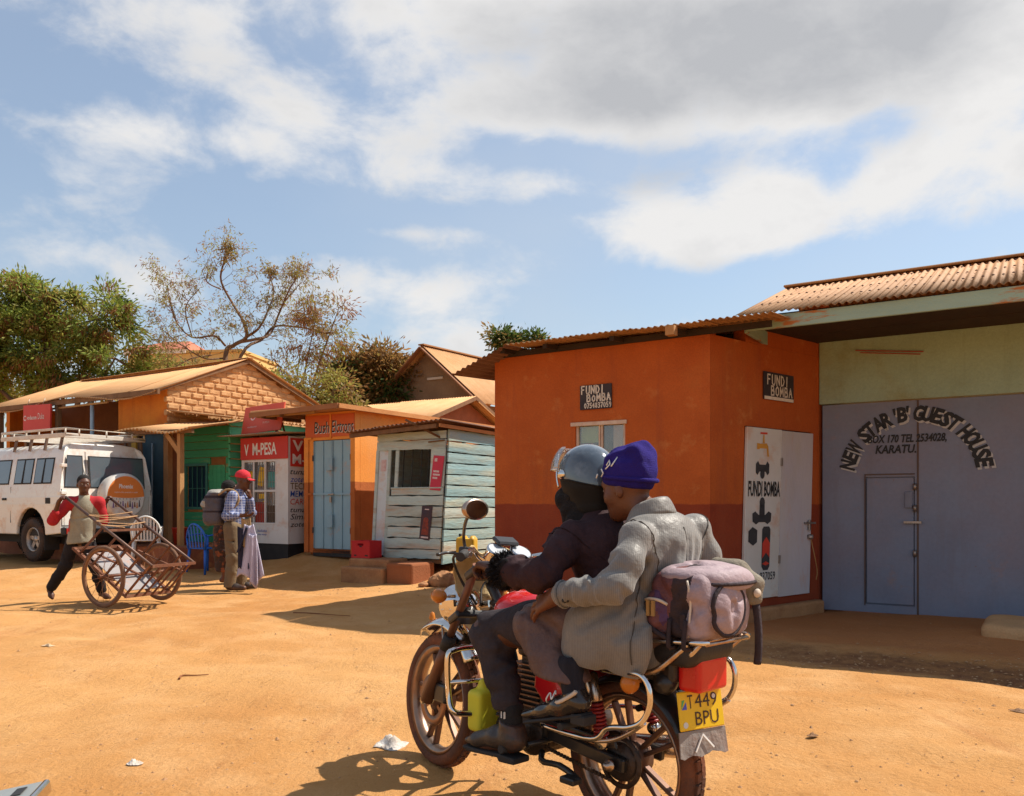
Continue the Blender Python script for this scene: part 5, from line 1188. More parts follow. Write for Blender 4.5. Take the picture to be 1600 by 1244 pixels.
    MB().box((-.045, .44, 1.12), (.0, .50, 1.22)).build('door_handle', M_rubber, t, bevel=.006)
    for s in (1, -1):
        lp = MB().box((-.14, s*.60, .47), (.0, s*.86, .60)).build('bumper_corner', M_rubber, t, bevel=.015)
        for y0, c in ((.62, 'amber_lens'), (.74, 'red_lens')):
            MB().box((-.155, min(s*y0, s*(y0+.10)), .49), (-.139, max(s*y0, s*(y0+.10)), .585)).build('tail_lamp', mat(c, (.50, .16, .02, 1) if c[0] == 'a' else (.40, .03, .02, 1), None, 8, .2), t, bevel=.003)
    MB().box((-.13, -.6, .48), (-.02, .6, .57)).build('rear_step', M_rubber, t, bevel=.012)
    MB().box((-.008, -.25, .74), (.0, .25, .86)).build('number_plate', mat('white_plate', (.7, .68, .62, 1), None, 4, .5), t)
    MB().bar((0.03, .55, .45), (.03, .55, .18), .30, .012, (1, 0, 0)).bar((.5, .72, .44), (.5, .72, .2), .26, .01, (1, 0, 0)).build('mud_flap', M_rubber, t)
    # spare wheel with a printed cover
    sp = MB().lathe(tyre_profile(.37, .24, .2), axis_matrix((-.18, -.12, 1.13), (-1, 0, 0), (0, 1, 0)), 32).build('spare_wheel', M_tyre, t)
    MC = axis_matrix((-.31, -.12, 1.13), (-1, 0, 0), (0, -1, 0))    # local x runs to the right, y up
    cov = MB(); M_cw = mat('white_vinyl', (.66, .63, .57, 1), (.60, .56, .50, 1), 3, .45, dust=(DUST, .25)); M_co = mat('orange_vinyl', (.70, .22, .045, 1), (.64, .19, .04, 1), 3, .45)
    def cy(p): return p
    cov.use(M_cw).lathe([(.39, -.22), (.405, -.12), (.405, -.02), (.385, .015), (.355, .024)], MC, 40)
    # face split by a gently curved line: orange above, white below
    N_ = 40; bx = lambda x: .00-.03*math.cos(x*4)
    face = [(.355*math.cos(2*math.pi*i/N_), .355*math.sin(2*math.pi*i/N_)) for i in range(N_)]
    for m, keep in ((M_co, 1), (M_cw, -1)):
        cov.use(m)
        for i in range(24):
            x0, x1 = -.355+.71*i/24, -.355+.71*(i+1)/24
            for lo_, hi_ in ((0, 1),):
                h0, h1 = math.sqrt(max(.355**2-x0*x0, 0)), math.sqrt(max(.355**2-x1*x1, 0))
                a0, a1 = np.clip(bx(x0), -h0, h0), np.clip(bx(x1), -h1, h1)
                q = [(x0, a0), (x1, a1), (x1, h1), (x0, h0)] if keep > 0 else [(x0, -h0), (x1, -h1), (x1, a1), (x0, a0)]
                cov.add([MC @ Vector((x, y, .0245)) for x, y in q], [(0, 1, 2, 3)], False)
    cv = cov.build('spare_wheel_cover', None, t)
    TT = MC @ Matrix(((1, 0, 0, 0), (0, 0, 1, 0), (0, -1, 0, .027), (0, 0, 0, 1)))
    mb = MB(); text_into(mb, 'Phoenix', TT @ Matrix.Translation((0, 0, .14)), .075, .27, bold=.02, align='M'); text_into(mb, 'explore the savannah in style', TT @ Matrix.Translation((0, 0, .06)), .026, .44, align='M'); mb.build('lettering', M_whitep, cv)
    rnd = random.Random(9); fig = MB()
    for i in range(12):
        x = -.24+.045*i; z = -.20+rnd.uniform(-.02, .02)
        fig.use(mat(('figure_purple', 'figure_brown', 'figure_orange', 'figure_dark')[i % 4], ((.20, .12, .26, 1), (.22, .10, .06, 1), (.62, .25, .08, 1), (.10, .08, .09, 1))[i % 4], None, 9, .6))
        w = rnd.uniform(.014, .02); h = rnd.uniform(.09, .13)
        fig.add([TT @ Vector(v) for v in ((x-w*1.2, 0, z), (x+w*1.2, 0, z), (x+w*.6, 0, z+h*.75), (x-w*.6, 0, z+h*.75))], [(0, 1, 2, 3)], False)
        fig.lathe([(0, 0), (.012, 0)], TT @ axis_matrix((x, 0, z+h*.85), (0, -1, 0)), 8)
    for i in range(9): x = -.26+.065*i; fig.use(mat('figure_dark', (.1, .08, .09, 1))); fig.add([TT @ Vector(v) for v in ((x, 0, -.05), (x+.02, 0, -.06), (x+.012, 0, -.03))], [(0, 1, 2)], False)
    fig.build('printed_figures', None, cv)
    # roof rack
    M_rack = mat('white_rack_tube', (.64, .60, .53, 1), (.52, .44, .35, 1), 7, .4, dust=(DUST, .2))
    rk = MB(); X0, X1, Y_ = .06, 2.1, .74
    for z in (2.17, 2.28): rk.tube([(X0, Y_, z), (X0, -Y_, z), (X1, -Y_, z), (X1, Y_, z)], .02 if z > 2.2 else .026, 8, closed=True)
    for x in np.linspace(X0, X1, 6):
        for s in (1, -1): rk.tube([(x, s*Y_, 2.17), (x, s*Y_, 2.28)], .016, 6)
    for y in np.linspace(-.5, .5, 3): rk.tube([(X0, y, 2.17), (X0, y, 2.28)], .016, 6)
    for x in np.linspace(X0+.1, X1-.1, 9): rk.box((x-.03, -Y_, 2.15), (x+.03, Y_, 2.165))
    rack = rk.build('roof_rack', M_rack, t)
    MB().box((X0-.01, -Y_-.02, 2.13), (X0+.02, Y_+.02, 2.205)).box((X0+.021, Y_+.0, 2.13), (X1, Y_+.025, 2.205)).build('rack_skirt', M_rack, rack, bevel=.006)
    for x in (.15, .62, 1.1, 1.6):
        for s in (1, -1): MB().bar((x, s*.73, 2.18), (x+.03, s*.765, 1.92), .05, .03, (0, 1, 0)).build('rack_foot', mat('brown_bracket', (.16, .10, .07, 1), None, 6, .6), rack)
    for s in (1, -1): MB().lathe([(0, .05), (.09, .04), (.10, 0)], axis_matrix((4.77, s*.6, .85), (1, 0, 0)), 16).build('headlight', M_carglass, t)
    MB().box((4.77, -.45, .72), (4.80, .45, .98)).build('grille', M_rubber, t); MB().box((4.74, -.85, .50), (4.92, .85, .64)).build('front_bumper', M_alloy, t, bevel=.02)
build_van()

# ------------------------------------------------------------------ handcart
def build_cart():
    t = thing('handcart', 'rusty two wheeled handcart with bicycle wheels and slatted steel frame, tipped forward', 'handcart', (-4.74, 9.65, 0), math.atan2(-.43, .9))
    M_rust = mat('rusty_steel_tube', (.20, .085, .045, 1), (.15, .055, .03, 1), 9, .65, metal=.35, bump=.3, third=(.30, .17, .11, 1), tscale=6, tcon=(.55, .7))
    M_rim = mat('rusty_rim', (.30, .16, .085, 1), (.22, .10, .05, 1), 8, .6, metal=.3)
    yn, yf = .11, .72
    bot = lambda x: .667-(x+.65)*.597; top = lambda x: 1.28-(x+.786)*.54
    fr = MB()
    for y in (yn, yf):
        fr.bar((-.65, y, bot(-.65)), (.25, y, bot(.25)), .035, .035)
    fr.bar((-.65, yn-.017, bot(-.65)), (-.65, yf+.017, bot(-.65)), .034, .034).bar((.25, yn-.017, bot(.25)), (.25, yf+.017, bot(.25)), .034, .034)
    for x in (-.35, -.05): fr.bar((x, yn, bot(x)), (x, yf, bot(x)), .03, .03)
    fr.build('floor_frame', M_rust, t)
    for y in (yn, yf):
        MB().tube([(-.80, y, top(-.80)), (.67, y, top(.67))], .0185, 10).build('handle_rail', mat('worn_dark_tube', (.10, .06, .05, 1), (.16, .09, .06, 1), 9, .5, metal=.5), t)
    MB().bar((.67, yn-.01, top(.67)), (.67, yf+.01, top(.67)), .034, .034).build('front_rail', M_rust, t)
    MB().bar((-.12, yn, top(-.12)-.03), (-.12, yf, top(-.12)-.03), .03, .03).build('cross_rail', M_rust, t)
    for y in (yn, yf):
        for xb in (-.55, -.33, -.12, .06, .23):
            xt = xb+.43*(.95-.0*xb); MB().bar((xb, y, bot(xb)), (xt, y, top(xt)), .028, .016, (1, 0, 0)).build('strut', M_rust, t)
        MB().bar((-.28, y, (bot(-.28)+top(.1))/2), (.52, y, (bot(.10)+top(.6))/2), .028, .014).build('side_rail', M_rust, t)
    for y in (.24, .36, .48, .60): MB().bar((.25, y, bot(.25)), (.67, y, top(.67)), .02, .014, (0, 1, 0)).build('front_bar', M_rust, t)
    MB().add([(-.5, yn+.05, bot(-.5)+.03), (.2, yn+.05, bot(.2)+.03), (.2, yf-.05, bot(.2)+.03), (-.5, yf-.05, bot(-.5)+.03)], [(0, 1, 2, 3)]).build('floor_sheet', mat('pale_zinc_floor', (.33, .31, .31, 1), (.26, .23, .22, 1), 4, .5, metal=.3, dust=(DUST, .25)), t, solid=.006)
    MB().tube([(0, -.06, .36), (0, .88, .36)], .016, 8).build('axle', M_rust, t)
    for y in (yn, yf): MB().bar((0, y, .36), (-.03, y, bot(-.03)), .05, .03).build('axle_bracket', M_rust, t)
    for y in (0.0, .82):
        M = axis_matrix((0, y, .36), (0, -1, 0), (0, 0, 1))
        w = MB().lathe([(.338+.022*math.cos(a), .022*math.sin(a)) for a in np.linspace(0, 2*math.pi, 11)], M, 44).build('wheel', mat('dusty_cycle_tyre', (.13, .065, .04, 1), (.20, .11, .065, 1), 6, .85, bump=.4, bscale=60), t)
        MB().lathe([(.322, -.016), (.306, -.014), (.302, 0), (.306, .014), (.322, .016)], M, 44).build('rim', M_rim, w)
        MB().lathe([(0, -.06), (.022, -.06), (.03, -.045), (.02, -.03), (.02, .03), (.03, .045), (.022, .06), (0, .06)], M, 12).build('hub', M_rust, w)
        for k in range(18):
            a = 2*math.pi*k/18+y; sg = .035 if k % 2 else -.035
            MB().tube([M @ Vector((.02*math.cos(a+.9), .02*math.sin(a+.9), sg)), M @ Vector((.308*math.cos(a), .308*math.sin(a), 0))], .0028, 4, smooth=False).build('spoke', M_rim, w)
    o = thing('rope', 'tan rope wound across the cart handles', 'rope', (-4.74, 9.65, 0), math.atan2(-.43, .9))
    rnd = random.Random(4); pts = []
    for i in range(6):
        x = -.40+.05*i+rnd.uniform(-.03, .03); y = yn-.025 if i % 2 else yf+.025
        pts += [(x, y, top(x)+.022), (x+.05, (yn+yf)/2+rnd.uniform(-.1, .1), top(x)-.015)]
    MB().tube(curve_pts(pts, 120), .0065, 6).build('coil', mat('sisal_rope', (.42, .25, .13, 1), (.34, .19, .09, 1), 20, .9, bump=.5, bscale=150), o)
build_cart()
# ------------------------------------------------------------------ motorcycle
BK = Vector((.44, 3.0, 0)); BA = math.atan2(.742, -.67)
M_bikeblack = mat('black_enamel', (.018, .016, .016, 1), (.03, .026, .024, 1), 6, .32, coat=.2, dust=(C(100, 58, 32), .05))
M_engine = mat('oily_alloy_engine', (.045, .033, .028, 1), (.08, .055, .042, 1), 12, .45, metal=.6, bump=.4, dust=(C(100, 56, 30), .2))
M_bikered = mat('red_fuel_tank_paint', (.60, .016, .02, 1), (.52, .012, .016, 1), 2, .22, coat=.6)
M_forkm = mat('dusty_brown_fork', (.17, .085, .055, 1), (.12, .06, .04, 1), 10, .45, metal=.5, dust=(C(140, 80, 44), .3))
M_tread = mat('road_dust_rubber', (.075, .032, .020, 1), (.11, .05, .03, 1), 7, .9, bump=.4, bscale=70, dust=(C(150, 84, 44), .35))
M_rimpaint = mat('bronzed_alloy_rim', (.34, .25, .20, 1), (.24, .15, .10, 1), 9, .32, metal=.85, dust=(C(150, 86, 48), .3))
M_spoke = mat('dark_cast_spoke', (.10, .05, .035, 1), (.15, .08, .05, 1), 8, .45, metal=.5, dust=(C(150, 84, 44), .25))
M_seatv = mat('black_vinyl_seat', (.022, .02, .02, 1), (.035, .03, .03, 1), 6, .5, bump=.15, bscale=80)
M_amber = mat('amber_lens', (.62, .22, .02, 1), (.55, .17, .015, 1), 8, .2)
M_redlens = mat('red_tail_lens', (.62, .012, .012, 1), (.52, .01, .01, 1), 3, .25, coat=.4, dust=(C(160, 70, 40), .12))
M_yellowjar = mat('yellow_green_plastic', (.66, .62, .04, 1), (.58, .50, .03, 1), 4, .45, dust=(DUST, .2))
def build_bike():
    t = thing('motorcycle', 'red and chrome motorcycle with two riders, cast wheels and yellow rear plate', 'motorcycle', BK, BA)
    def wheel(name, M, r, w, rimr, disc):
        prof = tyre_profile(r-.008, w, rimr); wb = MB().lathe(prof, M, 56)
        nl = 46
        for k in range(nl):                       # road-and-trail tread: chevron blocks and shoulder knobs
            a = 2*math.pi*k/nl
            for row, (z0, z1, ro, sh) in enumerate(((-.21, -.02, r+.002, .35), (.02, .21, r+.002, -.35), (-.42, -.25, r-.010, .1), (.25, .42, r-.010, -.1))):
                off = (0.5 if row in (1, 2) else 0)*2*math.pi/nl; MM = M @ Matrix.Rotation(a+off, 4, 'Z'); hw = math.pi*r/nl*.78
                q = []
                for rr in (ro-.014, ro):
                    for (zz, sg) in ((z0*w, -1), (z1*w, -1), (z1*w, 1), (z0*w, 1)):
                        y = sg*hw+(zz/w)*sh*.05; drop = max(0, abs(zz)/w-.22)*.05
                        q.append(MM @ Vector((rr-drop, y, zz)))
                wb.add(q, [(4, 5, 6, 7), (0, 1, 5, 4), (1, 2, 6, 5), (2, 3, 7, 6), (3, 0, 4, 7)], False)
        wh = wb.build(name, M_tread, t)
        MB().lathe([(rimr+.004, -w*.40), (rimr+.008, -w*.44), (rimr-.012, -w*.36), (rimr-.022, -w*.2), (rimr-.026, 0), (rimr-.022, w*.2), (rimr-.012, w*.36), (rimr+.008, w*.44), (rimr+.004, w*.40)], M, 48).build('rim', M_rimpaint, wh)
        for k in range(5):
            sp = MB()
            for da in (-.16, .16):
                A = 2*math.pi*k/5+.3; p0 = M @ Vector((.05*math.cos(A+da*1.5), .05*math.sin(A+da*1.5), 0)); p1 = M @ Vector(((rimr-.024)*math.cos(A+da), (rimr-.024)*math.sin(A+da), 0))
                zax = (M.to_3x3() @ Vector((0, 0, 1))); sp.bar(p0, p1, .017, .030, zax)
            sp.build('spoke', M_spoke, wh, bevel=.004)
        MB().lathe([(0, -.055), (.028, -.055), (.032, -.04), (.062, -.036), (.062, .036), (.032, .04), (.028, .055), (0, .055)], M, 24).build('hub', M_spoke, wh)
        if disc:
            d = MB().lathe([(.075, .048), (.118, .048), (.118, .053), (.075, .053), (.075, .048)], M, 40)
            for k in range(6):
                MM = M @ Matrix.Rotation(2*math.pi*k/6, 4, 'Z'); d.box((.045, -.008, .044), (.08, .008, .050), MM)
            d.build('brake_disc', mat('rust_brown_disc', (.30, .16, .10, 1), (.22, .11, .06, 1), 12, .35, metal=.8), wh)
        return wh
    # rear wheel, swing arm, drive
    MR_ = axis_matrix((0, 0, .287), (0, 1, 0), (0, 0, 1)); wheel('wheel', MR_, .290, .105, .232, False)
    MB().lathe([(0, .085), (.065, .085), (.072, .06), (.072, .045)], MR_, 28).lathe([(.078, .080), (.094, .078), (.094, .072), (.078, .070), (.078, .080)], MR_, 36).build('rear_sprocket', M_engine, t)
    for s in (1, -1): MB().bar((-.05, s*.105, .287), (.42, s*.095, .335), .028, .05).build('swing_arm', M_bikeblack, t, bevel=.006)
    MB().prism([(-.03, .345), (-.02, .375), (.40, .39), (.42, .36), (.40, .345)], .118, .130).build('chain_case', M_bikeblack, t, bevel=.012, seg=2)
    ch = MB()
    for i in range(26):
        x = .02+i*.016
        for z in (.218+.0*i, .362): ch.box((x, .098, z+i*.0022*(1 if z < .3 else .4)), (x+.012, .108, z+.012+i*.0022*(1 if z < .3 else .4)))
    ch.build('chain', M_engine, t)['kind'] = 'stuff'
    MB().lathe([(0, .03), (.012, .03), (.014, .012), (.022, .010), (.022, 0)], axis_matrix((0, .131, .287), (0, 1, 0)), 12).build('axle_nut', M_rusty_chrome, t)
    for s in (1, -1):
        a, b = Vector((.02, s*.145, .365)), Vector((.09, s*.135, .60)); d = b-a
        MB().tube([a, a+d*.3], .014, 10).build('shock_body', M_chrome, t)
        MB().tube([a+d*(.56), a+d*.60, a+d*.97, b], [.022, .027, .025, .016], 14).build('shock_cover', M_rusty_chrome, t)
        n = 90; hel = [a+d*(.10+.48*i/n)+Vector((math.cos(i*.63), math.sin(i*.63), 0))*.0225 for i in range(n+1)]
        MB().tube(hel, .0062, 6).build('shock_spring', mat('dark_red_spring', (.30, .022, .022, 1), (.2, .015, .015, 1), 9, .4), t)
        MB().lathe([(0, -.02), (.022, -.02), (.024, 0), (.022, .02), (0, .02)], axis_matrix(a, (0, 1, 0)), 14).build('shock_eye', M_chrome, t)
    # front end, turned a little to the off side
    AX = Vector((1.133, 0, .302)); steer = Vector((-.37, 0, .65)).normalized()
    MS = Matrix.Translation(AX) @ Matrix.Rotation(R(-9), 4, steer) @ Matrix.Translation(-AX); MS = MS.to_4x4()
    MF = MS @ axis_matrix(AX, (0, 1, 0), (0, 0, 1)); wheel('wheel', MF, .302, .088, .240, True)
    F_ = lambda *p: MS @ Vector(p)
    for s in (1, -1):
        MB().tube([F_(1.133, s*.085, .302), F_(1.02, s*.085, .50), F_(.985, s*.085, .56)], [.030, .027, .025], 14).build('fork_leg', M_forkm, t)
        MB().tube([F_(.99, s*.085, .555), F_(.955, s*.085, .615)], [.031, .029], 14).build('fork_gaiter', M_rubber, t)
        MB().tube([F_(.965, s*.085, .60), F_(.775, s*.085, .935)], .0185, 12).build('fork_tube', M_forkm, t)
    for z, x in ((.70, .91), (.90, .795)): MB().box((-.045, -.11, -.018), (.045, .11, .018), MS @ Matrix.Translation((x, 0, z)) @ Matrix.Rotation(R(30), 4, 'Y')).build('fork_yoke', M_bikeblack, t, bevel=.010, seg=2)
    MB().box((-.05, .052, -.03), (.05, .088, .055), MS @ Matrix.Translation((1.02, 0, .34))).build('brake_caliper', M_bikeblack, t, bevel=.012, seg=2)
    MB().lathe([(0, -.11), (.018, -.11), (.018, .11), (0, .11)], MF, 12).build('axle', M_chrome, t)
    # chrome mudguard with stays
    fg = MB(); a0, a1 = R(52), R(142)
    def fend(u, v):
        a = a0+(a1-a0)*u; ph = (v-.5)*2; r = .362+.012*math.sin(u*3)-abs(ph)**2.2*.034; w = .056*(1-.5*max(0, .12-u)/.12)
        return MS @ Vector((1.133+r*math.cos(a), ph*w, .302+r*math.sin(a)))
    fg.grid(fend, 24, 10); fg.build('front_mudguard', M_chrome, t, solid=.003)
    for s in (1, -1): MB().tube([fend(.75, .5+.46*s), F_(1.04, s*.07, .46)], .006, 6).tube([fend(.5, .5+.46*s), F_(1.02, s*.07, .50)], .006, 6).build('mudguard_stay', M_rusty_chrome, t)
    MB().lathe([(0, .03), (.012, .022), (.016, 0), (.012, -.01)], axis_matrix(fend(.16, .5)+Vector((0, 0, .02)), (0, 0, 1)), 10).build('mudguard_reflector', M_amber, t)
    # lamp, cowl, clocks, bars
    ML = MS @ axis_matrix((1.035, 0, .745), (1, 0, -.06), (0, 1, 0))
    MB().lathe([(.0, -.105), (.04, -.10), (.072, -.07), (.086, -.02), (.088, .012), (.092, .016), (.092, .032), (.086, .036)], ML, 30).build('headlamp_shell', M_chrome, t)
    MB().lathe([(.086, .034), (.06, .046), (0, .052)], ML, 26).build('headlamp_lens', mat('headlamp_glass', (.55, .55, .52, 1), (.4, .4, .38, 1), 14, .05, trans=.5, spec=.8), t)
    for s in (1, -1): MB().bar(F_(.93, s*.09, .76), F_(1.03, s*.092, .745), .012, .03).build('lamp_bracket', M_chrome, t)
    cw = MB()
    def cowl(u, v):
        s = (v-.5)*2; x = .86+.17*math.sin(u*2.0)-.06*u*u-.055*s*s; z = 1.00-.20*u; w = .12*(1-.30*u)
        return MS @ Vector((x, s*w+.012*math.sin(u*9+v*5), z+.018*math.sin(v*9+u*4)))
    cw.grid(cowl, 10, 10); cw.build('cloth_cowl', mat('grubby_cream_cloth', (.62, .47, .25, 1), (.50, .34, .15, 1), 7, .85, bump=.5, bscale=40, third=(.66, .30, .04, 1), tscale=3.5, tcon=(.60, .70)), t, solid=.006)
    for s in (1, -1):
        MB().lathe([(0, .035), (.026, .03), (.033, .0), (.022, -.03), (0, -.035)], MS @ axis_matrix((.93, s*.17, .79), (1, 0, 0)), 16).build('indicator', M_amber, t); MB().tube([F_(.93, s*.09, .79), F_(.93, s*.15, .79)], .008, 6).build('indicator_stalk', M_chrome, t)
    bar = [F_(.41, .385, .975), F_(.47, .33, .985), F_(.63, .20, 1.0), F_(.735, .09, .965), F_(.75, 0, .95), F_(.735, -.09, .965), F_(.63, -.20, 1.0), F_(.47, -.33, .985), F_(.41, -.385, .975)]
    MB().tube(curve_pts(bar, 32), .0115, 10).build('handlebar', M_chrome, t)
    for s in (1, -1):
        MB().tube([F_(.405, s*.39, .974), F_(.48, s*.325, .987)], .0175, 12).build('grip', M_rubber, t)
        MB().tube(curve_pts([F_(.575, s*.285, .98), F_(.60, s*.33, .985), F_(.56, s*.40, .975)], 8), .0065, 6).build('lever', M_bikeblack, t)
        MB().box((-.03, -.022, -.022), (.03, .022, .022), MS @ Matrix.Translation((.575, s*.265, .99)) @ Matrix.Rotation(R(-50*s), 4, 'Z')).build('switch_box', M_bikeblack, t, bevel=.008, seg=2)
        mp = F_(.335, s*.385, 1.15); MB().tube(curve_pts([F_(.57, s*.27, 1.0), F_(.565, s*.285, 1.05), F_(.43, s*.36, 1.11), mp+Vector((.02, -s*.01, -.01))], 12), .0065, 8).build('mirror_stem', M_bikeblack, t)
        MM = axis_matrix(mp, (-.97, -.05*s, .02), (0, 1, 0)); sc = Matrix.Diagonal((1.65, 1.05, 1, 1))
        mr = MB().lathe([(0, -.026), (.020, -.024), (.033, -.010), (.037, .004), (.037, .010), (.031, .012)], MM @ sc, 26).build('mirror', M_rusty_chrome, t)
        MB().lathe([(0, .0112), (.0315, .0112)], MM @ sc, 26, smooth=False).build('mirror_glass', mat('mirror_glass', (.60, .58, .56, 1), None, 3, .03, metal=1.0), mr)
    for s, r_ in ((1, .046), (-1, .046)):
        MI = MS @ axis_matrix((.665, s*.058, .995), (-.55, 0, .83), (0, 1, 0))
        MB().lathe([(.02, -.06), (r_, -.04), (r_+.003, .006), (r_+.003, .014), (r_-.003, .016)], MI, 26).build('instrument', M_chrome, t)
        MB().lathe([(0, .012), (r_-.003, .014)], MI, 26).build('dial_glass', mat('dial_face', (.62, .63, .64, 1), (.40, .42, .45, 1), 20, .08, spec=.9), t)
    MB().box((-.035, -.055, 0), (.03, .055, .02), MS @ Matrix.Translation((.70, 0, 1.035)) @ Matrix.Rotation(R(-25), 4, 'Y')).build('dash_box', M_bikeblack, t, bevel=.008)
    MB().tube(curve_pts([F_(.60, .25, .98), F_(.78, .20, .96), F_(.90, .08, .86), F_(.86, .02, .76)], 14), .006, 6).tube(curve_pts([F_(.60, -.25, .98), F_(.80, -.2, .97), F_(.92, -.06, .86), F_(.86, 0, .76)], 14), .005, 6).build('cable', M_rubber, t)
    # a faded muff wrapped on the off-side lever
    cl = MB()
    for k in range(4): cl.tube(curve_pts([F_(.50+.025*k, -.36+.02*k, 1.0+.004*k), F_(.57+.028*k, -.33, 1.018+.006*k), F_(.64+.02*k, -.26+.012*k, 1.0)], 6), [.012, .014, .014, .014, .013, .012, .010], 8)
    cl.build('lever_wrap', cloth('faded_purple_cloth', (.15, .12, .16, 1), (.11, .085, .12, 1)), t)['kind'] = 'stuff'
    # frame, tank, side covers, seat
    fr = MB()
    fr.tube(curve_pts([(.80, 0, .86), (.72, 0, .74), (.60, .0, .42), (.50, 0, .26)], 12), .022, 10)
    for s in (1, -1):
        fr.tube(curve_pts([(.76, s*.02, .78), (.45, s*.09, .68), (.10, s*.11, .66), (-.30, s*.09, .69)], 12), .015, 8); fr.tube(curve_pts([(.36, s*.10, .68), (.34, s*.12, .45), (.36, s*.10, .28), (.52, s*.05, .22)], 10), .015, 8); fr.tube([(.09, s*.115, .64), (.33, s*.12, .42)], .011, 8)
    fr.build('frame', M_bikeblack, t)
    tk = Field((.26, -.17, .66), (.72, .17, .88), .008)
    tk.ell((.56, 0, .765), (.145, .135, .085), k=.05); tk.ell((.42, 0, .775), (.15, .105, .07), k=.05); tk.ell((.36, 0, .73), (.12, .08, .05), k=.04); tk.box((.5, 0, .70), (.17, .045, .05), k=.03)
    for s in (1, -1): tk.ell((.42, s*.15, .735), (.11, .05, .05), k=.03, op='sub')
    tk.build('fuel_tank', M_bikered, t, smooth=3)
    MB().lathe([(0, .016), (.028, .014), (.032, 0), (.032, -.01)], axis_matrix((.50, 0, .855), (0, 0, 1)), 20).build('filler_cap', M_chrome, t)
    MB().prism([(.36, .66), (.38, .50), (.31, .43), (.18, .44), (.10, .56), (.10, .645)], .118, .142).build('side_cover', M_bikered, t, bevel=.014, seg=3)
    MB().prism([(.36, .66), (.38, .50), (.31, .43), (.18, .44), (.10, .56), (.10, .645)], -.142, -.118).build('side_cover', M_bikered, t, bevel=.014, seg=3)
    g = MB()
    for i in range(6): g.box((.22+i*.018, .1425, .585), (.228+i*.018, .146, .63))
    g.build('vent_slots', M_bikeblack, t)['kind'] = 'stuff'
    st = Field((-.38, -.17, .64), (.40, .17, .80), .009); st.box((-.0, 0, .70), (.33, .12, .036), rd=.03, k=.02); st.box((-.17, 0, .725), (.18, .115, .035), rd=.03, k=.03); st.build('seat', M_seatv, t, smooth=2)
    MB().prism([(-.25, .60), (-.25, .71), (.0, .70), (.12, .66), (-.02, .60)], -.10, .10).build('tail_cowl', M_bikeblack, t, bevel=.02, seg=2)
    mb = MB(); text_into(mb, 'HIB', Matrix.Translation((-.13, .1055, .645)) @ Matrix.Rotation(math.pi, 4, 'Z'), .038, .09, bold=.02); mb.build('lettering', mat('worn_gold_lettering', (.30, .13, .05, 1), None, 9, .5), t)
    # engine
    MB().box((.36, -.10, .23), (.60, .10, .37)).build('crankcase', M_engine, t, bevel=.03, seg=2)
    for s in (1, -1): MB().lathe([(0, .03), (.07, .028), (.088, .01), (.09, 0)], axis_matrix((.43, s*.10, .31), (0, s, 0), (1, 0, 0)), 24).lathe([(0, .028), (.055, .026), (.065, 0)], axis_matrix((.56, s*.10, .30), (0, s, 0), (1, 0, 0)), 20).build('engine_cover', M_engine, t)
    MB().box((.43, -.06, .36), (.54, .06, .60)).build('cylinder', M_engine, t, bevel=.01)
    for i in range(9): MB().box((.405, -.085, .40+i*.020), (.565, .085, .406+i*.020)).build('cooling_fin', mat('fin_alloy', (.20, .12, .085, 1), (.14, .08, .055, 1), 9, .45, metal=.7), t)
    MB().box((.42, -.07, .59), (.55, .07, .635)).build('cylinder_head', M_engine, t, bevel=.015, seg=2)
    MB().box((.31, -.05, .50), (.40, .05, .58)).build('carburettor', M_engine, t, bevel=.015, seg=2)
    MB().tube(curve_pts([(.56, -.04, .52), (.66, -.08, .45), (.62, -.13, .27), (.40, -.15, .25), (.15, -.155, .275), (-.10, -.16, .315)], 20), [.020]*8+[.026]*3+[.042]*10, 14).build('exhaust', M_rusty_chrome, t)
    MB().tube([(.33, .22, .305), (.33, .10, .30), (.33, -.10, .30), (.33, -.22, .305)], .010, 8).build('peg_bar', M_bikeblack, t)
    for s in (1, -1):
        MB().tube([(.40, s*.15, .275), (.40, s*.29, .285)], .016, 8).build('footrest', M_rubber, t); MB().tube([(.08, s*.12, .43), (.08, s*.30, .435)], .014, 8).build('pillion_footrest', M_rubber, t)
    MB().tube(curve_pts([(.34, .13, .26), (.30, .17, .24), (.20, .18, .25), (.10, .20, .235), (.07, .23, .235)], 10), .012, 8).build('side_stand', M_bikeblack, t); MB().box((.06, .205, .222), (.13, .255, .245)).build('stand_foot', M_bikeblack, t, bevel=.005)
    MB().tube(curve_pts([(.47, .12, .27), (.56, .15, .25), (.62, .15, .26)], 6), .009, 6).tube([(.62, .13, .26), (.62, .19, .262)], .012, 6).build('gear_lever', M_rusty_chrome, t)
    # crash bars with the yellow can tied to them
    for s in (1, -1):
        MB().tube(curve_pts([(.70, s*.03, .60), (.755, s*.14, .605), (.765, s*.225, .60), (.772, s*.25, .57), (.765, s*.25, .42), (.735, s*.25, .36), (.715, s*.20, .345), (.66, s*.10, .34), (.60, s*.03, .33)], 40), .0125, 10).build('crash_bar', M_chrome, t)
        MB().tube([(.768, s*.25, .47), (.70, s*.08, .47)], .009, 8).build('crash_brace', M_chrome, t)
    yc = Field((.60, -.02, .24), (.80, .24, .50), .007); yc.box((.69, .11, .355), (.045, .075, .085), rd=.02, k=0); yc.cap((.69, .13, .42), (.69, .13, .465), .020, k=.03); yc.build('oil_can', M_yellowjar, t, smooth=2)
